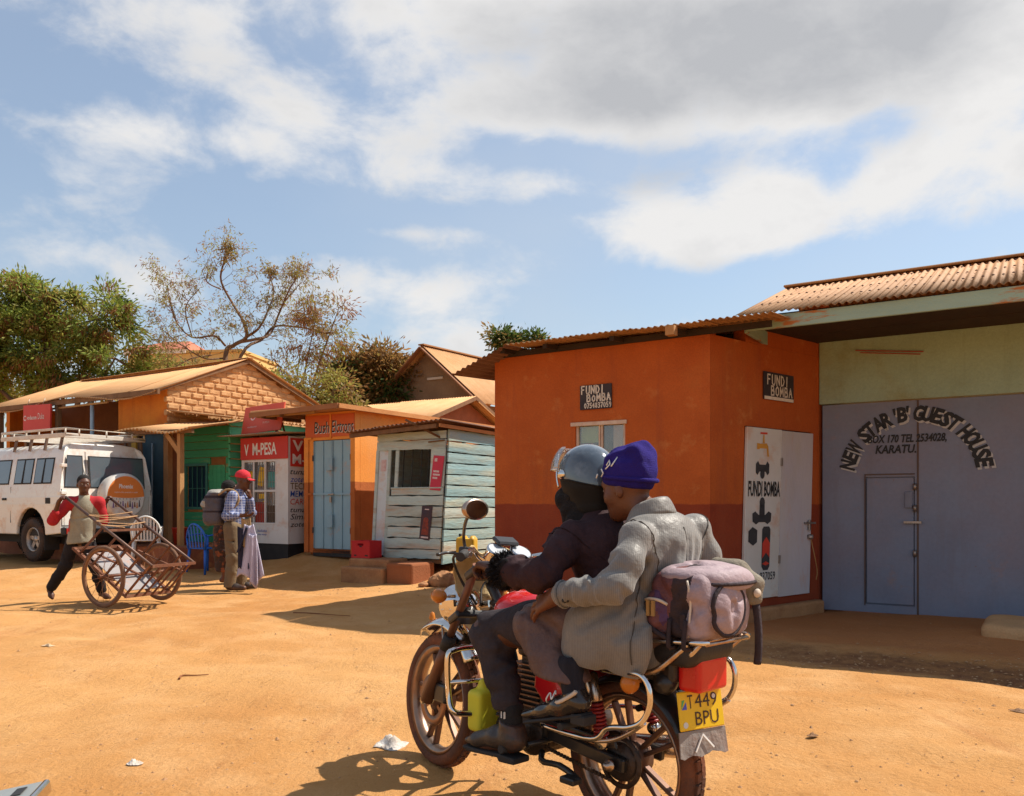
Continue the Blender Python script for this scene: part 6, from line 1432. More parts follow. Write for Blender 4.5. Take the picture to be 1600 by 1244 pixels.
    # rear guard rail, pillion rail, carrier
    for s in (1, -1):
        MB().tube(curve_pts([(.30, s*.17, .385), (.22, s*.225, .395), (-.02, s*.245, .405), (-.09, s*.245, .455), (-.18, s*.245, .475), (-.235, s*.243, .505), (-.262, s*.24, .56), (-.256, s*.24, .62), (-.215, s*.235, .65), (-.10, s*.20, .635), (.02, s*.15, .62)], 60), .0098, 10).build('leg_guard', M_chrome, t)
        MB().tube(curve_pts([(-.03, s*.242, .398), (-.10, s*.235, .415), (-.17, s*.235, .45), (-.24, s*.238, .50)], 14), .008, 8).build('leg_guard_brace', M_rusty_chrome, t)
        MB().tube(curve_pts([(-.16, s*.15, .745), (-.24, s*.147, .752), (-.37, s*.138, .760), (-.395, s*.11, .760)], 16), .0085, 10).build('carrier_rail', M_chrome, t)
        MB().tube(curve_pts([(-.12, s*.145, .63), (-.21, s*.15, .65), (-.28, s*.125, .71), (-.33, s*.11, .755)], 12), .010, 8).build('grab_rail', M_rusty_chrome, t)
        MB().tube([(-.37, s*.12, .755), (-.28, s*.10, .67)], .009, 8).build('carrier_strut', M_rusty_chrome, t)
        MB().lathe([(0, .022), (.024, .018), (.034, 0), (.030, -.018), (0, -.026)], axis_matrix((-.15, s*.20, .605), (-1, s*.35, 0)), 18).build('indicator', M_amber, t); MB().tube([(-.13, s*.12, .605), (-.14, s*.185, .605)], .010, 8).build('indicator_stalk', M_amber, t)
    for x in (-.20, -.25, -.30, -.35, -.393): MB().tube([(x, .14-.02*(x < -.38), .755), (x, -.14+.02*(x < -.38), .755)], .007, 8).build('carrier_bar', M_rusty_chrome, t)
    # rear mudguard, lamp, plate, flap
    rm = MB(); rm.grid(lambda u, v: Vector(((.306-abs(v-.5)**2*.10)*math.cos(R(60)+R(92)*u)-.0, (v-.5)*.15, .287+(.306-abs(v-.5)**2*.10)*math.sin(R(60)+R(92)*u))), 24, 8); rm.build('rear_mudguard', M_bikeblack, t, solid=.004)
    tl = Field((-.42, -.10, .55), (-.22, .10, .72), .006); tl.box((-.292, -.005, .640), (.045, .082, .060), rd=.014, k=0); tl.build('tail_lamp', M_redlens, t, smooth=1)
    MB().box((-.26, -.06, .60), (-.18, .06, .69)).build('lamp_mount', M_bikeblack, t, bevel=.02, seg=2); MB().lathe([(0, .02), (.03, .012), (.042, -.02), (.03, -.05)], axis_matrix((-.20, .10, .60), (.1, 1, 0)), 18).build('horn', M_bikeblack, t)
    MP = Matrix.Translation((-.300, .012, .480)) @ Matrix.Scale(.86, 4) @ Matrix.Rotation(R(-13), 4, 'Z') @ Matrix.Rotation(R(9), 4, 'Y')      # plate plane: local x to the rider's left
    PL = MP @ Matrix(((0, 1, 0, 0), (-1, 0, 0, 0), (0, 0, 1, 0), (0, 0, 0, 1)))        # text: x right as seen from behind
    pl = MB().box((-.112, -.004, -.03), (.112, .004, .118), PL).build('number_plate', mat('yellow_plate', (.78, .50, .012, 1), (.72, .44, .012, 1), 4, .4, dust=(C(170, 100, 40), .15)), t, bevel=.004)
    mb = MB(); text_into(mb, 'T', PL @ Matrix.Translation((-.066, -.0055, .052)), .052, .026, bold=.0); text_into(mb, '449', PL @ Matrix.Translation((-.030, -.0055, .052)), .052, .112, bold=.0); text_into(mb, 'BPU', PL @ Matrix.Translation((-.035, -.0055, -.014)), .052, .118, bold=.0)
    mb.build('lettering', mat('plate_black', (.07, .03, .015, 1), None, 9, .5), pl)
    fm = MB(); fm.use(mat('plate_green', (.10, .40, .12, 1), None, 9, .5)); fm.add([PL @ Vector(v) for v in ((-.100, -.005, .052), (-.094, -.005, .086), (-.080, -.005, .086), (-.094, -.005, .060))], [(0, 1, 2, 3)]); fm.use(mat('plate_blue', (.08, .10, .50, 1), None, 9, .5)); fm.add([PL @ Vector(v) for v in ((-.098, -.005, .050), (-.074, -.005, .078), (-.072, -.005, .050))], [(0, 1, 2)])
    fm.use(mat('white_plate', (.7, .68, .62, 1))); fm.lathe([(0, 0), (.012, 0)], PL @ axis_matrix((-.085, -.005, -.008), (0, -1, 0)), 12); fm.lathe([(0, 0), (.009, 0)], PL @ axis_matrix((.066, -.0057, .088), (0, -1, 0)), 10); fm.build('flag_mark', None, pl)
    rs = np.random.RandomState(3); fl = MB(); n = 12
    top = [(-.115+.230*i/n, -.033) for i in range(n+1)]; botm = [(-.120+.240*i/n, -.122-.006*math.sin(i*1.3)-.012*rs.rand()) for i in range(n+1)]
    vs = [PL @ Vector((x, .004+.003*math.sin(i*1.1)*k, z)) for k, row in enumerate((top, botm)) for i, (x, z) in enumerate(row)]
    fl.add(vs, [(i, i+1, n+2+i, n+1+i) for i in range(n)], False); f = fl.build('mud_flap', mat('scuffed_grey_flap', (.20, .175, .165, 1), (.27, .23, .20, 1), 8, .6, bump=.3, dust=(C(150, 90, 50), .3)), t, solid=.005)
    vm = MB(); [vm.bar(PL @ Vector(a), PL @ Vector(b), .006, .003, (1, 0, 0)) for a, b in (((-.05, -.006, -.112), (-.008, -.006, -.050)), ((-.008, -.006, -.050), (.042, -.006, -.104)))]; vm.build('chevron', M_whitep, f)
build_bike()

def build_pack():
    t = thing('carrier_backpack', 'mauve and black backpack strapped on the motorcycle rear carrier', 'backpack', BK, BA)
    M_m = cloth('mauve_nylon', (.36, .27, .285, 1), (.30, .22, .235, 1), bump=.25, bscale=60, rough=.6, third=(.26, .18, .18, 1), tscale=6, tcon=(.55, .75)); M_d = cloth('black_webbing', (.035, .025, .028, 1), (.05, .035, .04, 1)); M_b = cloth('wine_brown_nylon', (.17, .065, .055, 1), (.12, .05, .06, 1), rough=.55); M_g = cloth('olive_grey_pad', (.22, .19, .145, 1), (.17, .145, .11, 1)); M_w = mat('cream_piping', (.62, .52, .42, 1), None, 9, .6); M_v = cloth('violet_nylon', (.10, .05, .13, 1), (.08, .04, .09, 1), rough=.5)
    b = Field((-.47, -.22, .74), (-.12, .22, 1.05), .0062)
    b.box((-.285, 0, .865), (.108, .150, .105), rd=.045, k=0); b.ell((-.285, 0, .945), (.115, .145, .055), k=.05); b.ell((-.36, 0, .87), (.06, .125, .085), k=.04)
    b.folds((-.285, .02, .79), (-.285, .02, .95), 14, 3, .008, .8, (.2, .7)); b.wrinkle(.002, 26, 3)
    def pick(P):
        s, d, z = P[:, 0], P[:, 1], P[:, 2]; u = s+.16*(z-.87); return np.select([(d > .07) & (u > -.275), (u > -.335) & (d > .02)], [2, 1], 0)
    b.build('body', [M_m, M_d, M_b], t, pick, 2)
    k = Field((-.48, -.14, .74), (-.33, .17, 1.0), .006); k.ell((-.398, .025, .862), (.040, .092, .088), k=0); k.folds((-.38, .02, .79), (-.38, .02, .93), 7, 9, .007, .8, (.2, .7)); k.build('rear_pocket', M_m, t, smooth=2)
    ov = [k.surf((-.392, .025, .862), (-.20, .92*math.cos(a), .90*math.sin(a))) for a in np.linspace(0, 6.28, 32)[:-1]]; MB().tube(ov, .0075, 6, closed=True).build('pocket_trim', M_d, t)
    k = Field((-.30, .06, .74), (-.13, .22, .98), .006); k.ell((-.222, .135, .845), (.058, .040, .082), k=0); k.folds((-.22, .12, .78), (-.22, .12, .91), 9, 6, .009, .8, (.3, 1.0)); k.build('side_pocket', [M_b, M_v], t, lambda P: np.where((P[:, 0] < -.232+.25*(P[:, 2]-.85)) & (P[:, 2] > .80), 1, 0), 2)
    MB().tube(curve_pts([Vector(k.surf((-.222, .12, .845), d)) for d in ((.75, .4, .55), (.3, .75, .72), (-.3, .75, .7), (-.7, .5, .5))], 12), .0055, 6).build('zip_line', M_w, t)
    f = Field((-.50, -.24, .88), (-.12, .22, 1.08), .0062); f.ell((-.285, -.01, .962), (.132, .165, .050), k=0); f.ell((-.385, -.03, .945), (.05, .12, .045), k=.03); f.half((-.28, 0, .935), (.12, -.06, -1)); f.crease([((-.285, 0, .95), (x, y, .5)) for x, y in ((.3, .9), (-.2, 1), (-.7, .7), (-1, .2), (-1, -.4))], .010, .5, .015); f.folds((-.20, 0, .955), (-.38, 0, .955), 6, 4, .008, .5, (.4, 1.0)); f.build('top_flap', M_m, t, smooth=2)
    MB().tube(curve_pts([f.surf((-.285, 0, .946), (x, y, -.02)) for x, y in ((.8, .9), (.2, 1), (-.4, 1), (-.9, .7), (-1, .2), (-1, -.3), (-.8, -.8))], 24), .0065, 6).build('flap_binding', M_d, t)
    k = Field((-.50, -.24, .78), (-.28, .0, 1.03), .006); k.chain([(-.29, -.09, 1.0), (-.35, -.11, .985), (-.395, -.13, .935), (-.405, -.135, .88)], [.020, .026, .028, .020], .02, flat=((.5, .8, 0), 1.5)); k.build('shoulder_pad', M_g, t, smooth=2); MB().lathe([(0, .005), (.013, .004), (.015, 0)], axis_matrix((-.428, -.118, .905), (-.9, .35, 0)), 14).build('emblem', M_w, t)
    MB().tube(curve_pts([b.surf((-.285, .0, z), (x, 1, 0)) for z, x in ((.955, -.36), (.93, -.42), (.88, -.44), (.83, -.42), (.775, -.38))], 14), .004, 6).build('piping', M_w, t)
    MB().tube(curve_pts([(-.175, .150, .875), (-.19, .160, .82), (-.225, .165, .785), (-.27, .155, .765)], 12), .009, 6).build('pocket_trim', M_d, t)
    MB().tube(curve_pts([(-.41, -.137, .87), (-.418, -.14, .79), (-.42, -.138, .71), (-.415, -.138, .665)], 10), .010, 6, flat=((.5, .8, 0), 1.4)).build('hanging_strap', M_d, t)
    for x in (-.275, -.335): MB().tube(curve_pts([(x, .152, .83), (x, .160, .77), (x, .158, .738), (x, .12, .735)], 8), .008, 6).build('tie_strap', M_d, t)
    for x in (-.205, -.225): MB().box((x-.006, .172, .835), (x+.006, .180, .885)).build('zip_pull', mat('ochre_zip', (.36, .22, .08, 1), None, 9, .5), t)
    MB().box((-.335, .150, .80), (-.318, .160, .85)).build('buckle', M_d, t, bevel=.003)
build_pack()
# ------------------------------------------------------------------ the two riders (built in the motorcycle's own frame)
def build_driver():
    t = thing('person', 'rider in dark brown jacket and visored helmet steering the motorcycle', 'person', BK, BA)
    hip = Vector((.10, 0, .765)); neck = Vector((.19, 0, 1.135)); H = Vector((.235, 0, 1.285))
    F = Field((-.1, -.48, .20), (.72, .48, 1.46), .0075)
    F.chain([hip, (.09, 0, .90), (.15, 0, 1.03)], [.10, .095, .095], .04, flat=((1, 0, 0), .78))
    J = {}
    for s in (1, -1):
        sh = Vector((.16, s*.175, 1.075)); el = Vector((.15, s*.315, .955)); wr = Vector((.350, s*.340, .962))
        if s < 0: el = Vector((.20, -.33, .93)); wr = Vector((.33, -.34, .965))
        F.cap((.16, s*.06, 1.07), sh, .05, .042, .04); F.chain([sh, el, wr], [.05, .042, .026], .02)
        gd = Vector((-.62, s*.78, 0)).normalized()
        add_hand(F, wr, (.95, .05*s, .16), (-.1, 0, -1), (.1, -s, 0), (.75, 1.1, .8), .98, .02, (.9, .5), wr=.028)
        kn = Vector((.53, s*.235, .705)); an = Vector((.40, s*.235, .385)); hp = Vector((.12, s*.09, .765))
        F.chain([hp, kn], [.095, .062], .04); F.chain([kn, an], [.058, .036], .02); F.chain([an, (.40, s*.235, .30), (.55, s*.245, .265)], [.036, .036, .026], .02); J[s] = (sh, el, wr, hp, kn, an)
    F.cap((.16, 0, 1.07), neck, .06, .052, .04)
    P, rT = add_head(F, H, (1, .0, -.05), (0, 0, 1), .88, neck, .050)
    body = F.build('body', M_skin, t)
    # jacket
    M_jk = cloth('dark_brown_wool_jacket', (.048, .022, .024, 1), (.034, .016, .018, 1), bump=.4, bscale=44, third=(.062, .031, .033, 1), tscale=6, tcon=(.55, .75))
    G = Field((-.12, -.46, .66), (.56, .46, 1.24), .0062)
    G.chain([(.07, 0, .73), (.06, 0, .88), (.13, 0, 1.02)], [.148, .146, .150], .05, flat=((1, 0, 0), .82)); G.ell((.12, 0, 1.04), (.115, .19, .10), k=.05); G.ell((.155, 0, 1.09), (.09, .15, .05), k=.04)
    for s in (1, -1):
        sh, el, wr, *_ = J[s]; G.chain([sh, lerp(sh, el, .5)+Vector((-.01, s*.012, 0)), el, lerp(el, wr, .55), lerp(el, wr, .86)], [.070, .063, .060, .053, .048], .03)
    G.cap((.16, 0, 1.10), (.185, 0, 1.165), .085, .070, .03)
    for s in (1, -1):
        sh, el, wr, *_ = J[s]; ax = (wr-el).normalized()
        for k, q in enumerate((.12, .30, .46)): c = lerp(el, wr, q); G.ell(c+Vector((0, 0, -.004)), (.012, .061, .061), k=.02)
        for q in (.25, .55, .8): c = lerp(sh, el, q); G.ell(c+Vector((.012, s*.012, 0)), (.055, .052, .014), k=.02)
    for s in (1, -1):
        sh, el, wr, *_ = J[s]; G.folds(sh, el, 9, 5+s, .010, .35, (.9, 2.0)); G.folds(lerp(sh, el, .7), lerp(el, wr, .3), 5, 9+s, .012, .2, (1.2, 2.4), (.2, .8)); G.folds(el, wr, 9, 15+s, .010, .3, (1.0, 2.2), (.08, .7))
    G.folds((.05, 0, .72), (.12, 0, 1.02), 16, 31, .012, .9, (.3, 1.1)); G.wrinkle(.0025, 30, 2)
    jk = G.build('jacket', M_jk, t, smooth=1); ink = cloth('jacket_seam', (.03, .014, .016, 1))
    for s in (1, -1):
        sh, el, wr, *_ = J[s]; ax = (el-sh).normalized(); u = ax.orthogonal().normalized(); w = ax.cross(u); c = lerp(sh, el, .10)
        G.seam(jk, [(c, u*math.cos(a)+w*math.sin(a)) for a in np.linspace(0, 6.28, 26)], ink)
    G.seam(jk, [((.10, 0, z), (-1, 0, .05)) for z in np.linspace(.74, 1.10, 18)], ink)
    # shaggy cuffs
    M_fur = cloth('black_shaggy_cuff', (.012, .010, .011, 1), (.02, .016, .017, 1), bump=1.0, bscale=90)
    for s in (1, -1):
        sh, el, wr, *_ = J[s]; c = Field(wr-Vector((.17, .13, .13)), wr+Vector((.10, .13, .13)), .006); c.cap(lerp(el, wr, .74), lerp(el, wr, .93), .058, .050, 0); c.wrinkle(.012, 40, 5); cu = c.build('cuff', M_fur, t, smooth=0)
        rs = np.random.RandomState(8); ax = (wr-el).normalized(); n = 1500
        th = rs.uniform(0, 6.28, n); u = rs.uniform(.72, .97, n); a = ax.orthogonal().normalized(); b = ax.cross(a); base = np.array(el)[None]+np.array(wr-el)[None]*u[:, None]; dr = np.cos(th)[:, None]*np.array(a)+np.sin(th)[:, None]*np.array(b)
        foliage('cuff_fur', cu, [(*leaf_quads(rs, base+dr*.048, dr*1.0+np.array(ax)*.3, .026, .0024, .4), M_fur)])['kind'] = 'stuff'
    # trousers, socks, shoes
    M_tr = cloth('charcoal_trousers', (.045, .036, .041, 1), (.032, .026, .029, 1), bump=.4, bscale=44, third=(.058, .044, .046, 1), tscale=5, tcon=(.5, .75))
    G = Field((-.08, -.36, .40), (.66, .36, .90), .0075); G.ell((.09, 0, .77), (.15, .17, .10), k=.04)
    for s in (1, -1):
        sh, el, wr, hp, kn, an = J[s]; G.chain([hp+Vector((0, s*.02, .0)), lerp(hp, kn, .55)+Vector((0, 0, .012)), kn], [.105, .088, .074], .03); G.chain([kn, lerp(kn, an, .5)+Vector((-.012, 0, 0)), lerp(kn, an, .93)], [.072, .064, .058], .03)
        G.ell(kn+Vector((-.06, 0, -.05)), (.05, .07, .02), k=.03)
    
    for s in (1, -1):
        sh, el, wr, hp, kn, an = J[s]; G.folds(hp, kn, 9, 41+s, .011, .4, (.9, 2.0)); G.folds(lerp(hp, kn, .8), lerp(kn, an, .25), 5, 45+s, .012, .2, (1.2, 2.2), (.2, .8)); G.folds(kn, an, 9, 49+s, .010, .35, (.9, 1.8)); G.folds(lerp(kn, an, .65), an, 4, 53+s, .011, .1, (2, 3.5))
    G.wrinkle(.002, 30, 7); G.half((0, 0, .425), (0, 0, -1)); G.build('trousers', M_tr, t, smooth=1)
    M_shoe = mat('scuffed_black_leather', (.03, .024, .022, 1), (.05, .036, .03, 1), 9, .45, bump=.2, bscale=60, dust=(C(130, 76, 42), .25), coat=.15)
    for s in (1, -1):
        G = Field((.26, s*.24-.1, .20), (.70, s*.24+.1, .44), .006); y = s*.24
        G.chain([(.37, y, .315), (.46, y, .312), (.57, y+s*.012, .283)], [.045, .048, .034], .02, flat=((0, 0, 1), .9)); G.cap((.57, y+s*.012, .278), (.625, y+s*.018, .270), .032, .018, .02, flat=((0, 0, 1), .7)); G.cap((.385, y, .33), (.395, y, .395), .050, .048, .02); G.half((0, 0, .262), (-.08, 0, -1)); G.half((.4, 0, .385), (-.2, 0, 1))
        sh_ = G.build('shoe', M_shoe, t, smooth=2); MB().prism([(.335, .262), (.335, .238), (.42, .232), (.43, .246), (.50, .240), (.60, .232), (.64, .240), (.635, .252), (.50, .256), (.42, .264)], y-.040, y+.044).build('sole', M_rubber, sh_, bevel=.008, seg=2)
        G = Field((.33, s*.235-.07, .33), (.47, s*.235+.07, .46), .006); G.cap((.40, s*.235, .35), (.405, s*.235, .43), .043, .045, 0); so_ = G.build('sock', cloth('black_sock', (.02, .02, .022, 1), (.03, .03, .032, 1)), t)
        for k in (-1, 1): MB().box((.395+k*.008, s*.235+.040*s-.002, .40), (.399+k*.008, s*.235+.046*s+.001, .425)).build('sock_mark', M_whitep, so_)
    # helmet: open-face shell, black lower part, visor pushed up, black scarf over the jaw
    M_shell = mat('dark_glossy_helmet', (.045, .06, .08, 1), (.10, .125, .15, 1), 5, .10, coat=1.0, metal=.1, third=(.19, .22, .25, 1), tscale=5, tcon=(.50, .66), dust=(C(140, 100, 70), .1)); M_hb = mat('matt_black_trim', (.010, .009, .009, 1), (.014, .012, .011, 1), 8, .6, spec=.2)  # pale blue-grey patches in the shell colour imitate sky reflections
    hc = H+Vector((-.008, 0, .018)); G = Field(hc-Vector((.17, .15, .2)), hc+Vector((.2, .15, .17)), .0042)
    G.ell(hc+Vector((0, 0, .012)), (.122, .104, .114), k=0); G.cap(hc+Vector((-.025, 0, -.045)), hc+Vector((-.03, 0, -.105)), .098, .084, .03, flat=((1, 0, 0), 1.1)); G.box(hc+Vector((.142, 0, -.048)), (.084, .084, .075), rd=.03, k=.015, op='sub'); G.half(hc+Vector((0, 0, -.132)), (.15, 0, -1))
    def pk(P): z = P[:, 2]-hc.z; x = P[:, 0]-hc.x; return np.where(z < -.012-.22*np.abs(x)*(x < 0)+.30*np.maximum(x-.02, 0), 1, 0)
    hel = G.build('helmet', [M_shell, M_hb], t, pk, 2)
    MB().tube([Vector(G.surf(hc, (math.cos(a), math.sin(a), (-.012-.022*(math.cos(a) < 0)*abs(math.cos(a))+.03*max(math.cos(a)-.2, 0))/.11)))+Vector((0, 0, -.001)) for a in np.linspace(.55, 5.73, 40)], .0036, 6).build('shell_edge', M_hb, hel)
    vz = MB(); M_vis = clear_mat('clear_visor', .62)
    def vis(u, v): a = R(-78)+R(156)*v; el_ = R(2)+R(44)*u; r = .134; ce = math.cos(el_); return hc+Vector((.022+r*ce*math.cos(a)*.98, .86*r*ce*math.sin(a), .024+r*math.sin(el_)*.93))
    vz.grid(vis, 8, 18); vz.build('visor', M_vis, hel, solid=.003)
    MB().tube([vis(0, i/18) for i in range(19)], .0035, 6).build('visor_rim', M_chrome, hel)
    MB().tube(curve_pts([hc+Vector(p) for p in ((.088, .068, .092), (.068, .095, .048), (.061, .105, .0), (.05, .107, -.04))], 14), .0035, 6).build('shell_trim', M_chrome, hel)
    for s in (1, -1): MB().lathe([(0, .010), (.014, .008), (.018, 0)], axis_matrix(hc+Vector((.04, s*.103, .01)), (0, s, 0)), 14).build('visor_pivot', M_chrome, hel)
    G = Field(H-Vector((.16, .16, .22)), H+Vector((.18, .16, .06)), .006); G.ell(H+Vector((.045, 0, -.068)), (.084, .082, .078), k=0); G.cap(H+Vector((.0, 0, -.10)), H+Vector((-.02, 0, -.16)), .085, .098, .03); G.wrinkle(.008, 26, 4); G.half(H+Vector((0, 0, -.0)), (0, 0, 1)); G.build('scarf', cloth('black_knit_scarf', (.014, .012, .013, 1), (.022, .018, .018, 1), bump=.8, bscale=150), t, smooth=1)
    add_eyes(P, t)
build_driver()

def build_passenger():
    t = thing('person', 'pillion passenger in grey pinstripe suit jacket and blue knit hat', 'person', BK, BA)
    M_suit = suit_mat(); M_tr = cloth('taupe_sheen_trousers', (.125, .078, .070, 1), (.092, .056, .052, 1), bump=.4, bscale=44, rough=.5, third=(.18, .115, .105, 1), tscale=4, tcon=(.5, .75))
    H = Vector((.005, .030, 1.252)); neck = Vector((-.085, .01, 1.160))
    F = Field((-.36, -.46, .40), (.50, .46, 1.42), .0072)
    F.chain([(-.12, 0, .80), (-.12, 0, .95), (-.11, 0, 1.04)], [.10, .09, .09], .04, flat=((1, 0, 0), .78)); F.cap((-.10, 0, 1.06), neck, .055, .05, .04)
    J = {}
    for s in (1, -1):
        sh = Vector((-.150, s*.165, 1.085)); el = Vector((-.165, s*.290, .935)); wr = Vector((.070, s*.318, .890)); hp = Vector((-.11, s*.10, .785)); kn = Vector((.275, s*.240, .765)); an = Vector((.055, s*.255, .565))
        if s < 0: sh = Vector((-.140, -.165, 1.105)); el = Vector((-.15, -.235, .93)); wr = Vector((.06, -.24, .86))
        F.cap((-.12, s*.06, 1.06), sh+Vector((0, 0, -.015)), .045, .040, .03); F.chain([sh, el, wr], [.05, .042, .028], .02)
        add_hand(F, wr, (.92, -.06*s, -.36), (-.15, -.80*s, -.55), (.25, -.3*s, .9), (.12, .35, .30), 1.08, .26, (.10, .15), wr=.030)
        F.chain([hp, kn], [.10, .062], .04); F.chain([kn, an], [.058, .036], .02); F.chain([an, (.05, s*.26, .52), (.20, s*.27, .46)], [.036, .036, .026], .02); J[s] = (sh, el, wr, hp, kn, an)
    P, rT = add_head(F, H, (.97, .10, -.16), (.08, 0, 1), .90, neck, .050)
    F.build('body', M_skin2, t)
    add_eyes(P, t, .90)
    # suit jacket
    G = Field((-.40, -.40, .60), (.20, .40, 1.26), .0058)
    G.chain([(-.125, 0, .70), (-.140, 0, .86), (-.130, 0, 1.02)], [.150, .135, .142], .05, flat=((1, 0, 0), .74)); G.ell((-.130, 0, 1.06), (.098, .174, .080), k=.04); G.ell((-.110, 0, 1.125), (.085, .140, .052), k=.04)
    for s in (1, -1):
        sh, el, wr, *_ = J[s]; G.ell(sh+Vector((0, s*.008, .012)), (.056, .044, .044), k=.03)
        G.chain([sh, lerp(sh, el, .5)+Vector((-.015, s*.012, 0)), el+Vector((-.005, s*.005, -.005)), lerp(el, wr, .5), lerp(el, wr, .90)], [.056, .051, .050, .047, .043], .025)
    G.chain([(-.11, .165, .86), (-.07, .215, .77), (-.02, .245, .70)], [.08, .085, .065], .04, flat=((0, 1, 0), .62)); G.chain([(-.03, .18, .85), (.03, .235, .77), (.055, .255, .70)], [.06, .07, .05], .04, flat=((0, 1, 0), .6)); G.chain([(-.13, .185, .80), (-.14, .20, .72), (-.145, .20, .675)], [.08, .075, .05], .04, flat=((0, 1, 0), .5));
    for q in (.12, .3, .5, .68):
        for s in (1, -1): sh, el, wr, *_ = J[s]; c = lerp(sh, el, q+.2); G.ell(c+Vector((.02, s*.02, 0)), (.04, .04, .010), k=.02); c = lerp(el, wr, q); G.ell(c+Vector((0, s*.02, .0)), (.010, .046, .047), k=.018)
    for k, (a, b) in enumerate((((-.19, .13, 1.02), (-.11, .17, .82)), ((-.235, .04, 1.0), (-.17, .14, .78)), ((-.09, .17, .88), (-.16, .18, .74)), ((-.02, .14, .80), (-.11, .19, .72)), ((-.20, -.03, 1.05), (-.235, .05, .80)))): G.cap(a, b, .014, .02, .035)
    
    for s in (1, -1):
        sh, el, wr, *_ = J[s]; G.folds(sh, el, 6, 61+s, .006, .5, (.7, 1.6), (.3, .95)); G.folds(lerp(sh, el, .65), lerp(el, wr, .35), 6, 65+s, .008, .15, (1.3, 2.6), (.15, .85)); G.folds(el, wr, 7, 69+s, .006, .35, (.9, 1.8), (.1, .85))
    for o, pts in (((-.12, 0), ((1.06, -.9, .55), (.98, -.8, .8), (.90, -.5, .95), (.82, -.15, 1))), ((-.12, 0), ((1.04, -1, .25), (.95, -1, .42), (.86, -.9, .6), (.78, -.7, .8))), ((-.12, 0), ((1.08, -1, -.1), (.98, -1, -.02), (.88, -1, .12), (.8, -1, .3))), ((-.12, 0), ((.93, -.3, 1), (.86, 0, 1), (.79, .4, 1))), ((-.12, 0), ((.84, -.5, 1), (.80, -.3, 1), (.77, -.1, 1))), ((-.12, 0), ((1.07, -1, -.5), (.98, -1, -.4), (.88, -1, -.3)))):
        G.crease([((o[0], o[1], z), (dx, dy, 0)) for z, dx, dy in pts],   .012, .5, .03)
    G.folds((-.13, 0, .68), (-.12, 0, 1.02), 7, 77, .005, .8, (.2, .7)); G.half((-.10, 0, 1.185), (.30, 0, 1)); G.half((0, 0, .645), (.12, 0, -1)); G.ell((-.085, .010, 1.205), (.062, .066, .05), k=.01, op='sub')
    jk = G.build('suit_jacket', M_suit, t, smooth=2); ink = cloth('suit_seam', (.085, .072, .06, 1))
    G.seam(jk, [((-.12, 0, z), (-1, 0, .03)) for z in np.linspace(.68, 1.12, 22)], ink); G.seam(jk, [((-.12, .05, z), (-.35, 1, 0)) for z in np.linspace(.66, .98, 18)], ink)
    for s in (1, -1):
        sh, el, wr, *_ = J[s]; ax = (el-sh).normalized()*.6+Vector((0, s*.8, 0)); ax.normalize(); u = ax.orthogonal().normalized(); w = ax.cross(u); c = sh+Vector((0, -s*.008, 0)); G.seam(jk, [(c, u*math.cos(a)+w*math.sin(a)) for a in np.linspace(0, 6.28, 28)], ink)
        for q in (.72, .76, .80): c = lerp(el, wr, q); MB().lathe([(0, .004), (.006, .003), (.007, 0)], axis_matrix(Vector(G.surf(c, (-.3, s, -.5))), (-.3, s, -.5)), 8).build('button', M_black, jk)
    co = MB()
    def collar(u, v): a = R(65)+R(230)*u; r = .060+.030*v; return Vector((-.082+r*math.cos(a), .010+r*math.sin(a)*1.08, 1.200-.026*math.cos(a)-.056*v**1.4))
    co.grid(collar, 24, 6); co.build('collar', M_suit, t, solid=.005)
    sc = Field((-.22, -.12, 1.06), (.06, .14, 1.24), .006); sc.cap((-.09, .01, 1.10), (-.068, .01, 1.172), .066, .056, 0); sc.half((-.07, 0, 1.195), (.35, 0, 1)); sc.build('shirt_collar', cloth('brown_shirt', (.20, .055, .025, 1), (.15, .04, .02, 1)), t)
    for s in (1, -1): sh, el, wr, *_ = J[s]; a = lerp(el, wr, .90); MB().lathe([(.046, -.004), (.050, 0), (.048, .006), (.030, .004)], axis_matrix(a, wr-el), 18).build('cuff', M_suit, t)
    MB().box((-.17, .212, .745), (-.06, .221, .765), Matrix.Rotation(R(4), 4, 'Y')).build('pocket_flap', M_suit, t, bevel=.004)
    # trousers
    G = Field((-.30, -.40, .53), (.40, .40, .92), .0075); G.ell((-.15, 0, .80), (.15, .18, .10), k=.04)
    for s in (1, -1):
        sh, el, wr, hp, kn, an = J[s]; G.chain([hp+Vector((0, s*.0, -.01)), lerp(hp, kn, .40)+Vector((0, 0, -.005)), lerp(hp, kn, .7)+Vector((0, s*.005, .01)), kn+Vector((-.01, 0, -.005))], [.095, .082, .084, .076], .03); G.chain([kn+Vector((-.012, 0, -.01)), lerp(kn, an, .45)+Vector((-.0, 0, -.01)), lerp(kn, an, .92)+Vector((.02, 0, 0))], [.077, .082, .088], .03)
        G.cap(kn+Vector((-.02, s*.05, .02)), lerp(kn, hp, .5)+Vector((0, s*.09, -.03)), .02, .012, .02); G.cap(kn+Vector((-.04, s*.06, -.04)), lerp(kn, hp, .4)+Vector((0, s*.09, -.07)), .018, .010, .02)
    
    for s in (1, -1):
        sh, el, wr, hp, kn, an = J[s]; G.folds(hp, kn, 9, 81+s, .012, .5, (.8, 1.8)); G.folds(lerp(hp, kn, .75), lerp(kn, an, .3), 6, 85+s, .013, .25, (1.0, 2.2), (.15, .85)); G.folds(kn, an, 8, 89+s, .010, .5, (.5, 1.2), (.1, .75))
    G.wrinkle(.002, 30, 17); G.half((0, 0, .588), (.05, 0, -1)); G.build('trousers', M_tr, t, smooth=1)
    M_sh = mat('polished_black_leather', (.018, .014, .013, 1), (.03, .022, .02, 1), 9, .22, coat=.5, dust=(C(130, 76, 42), .12))
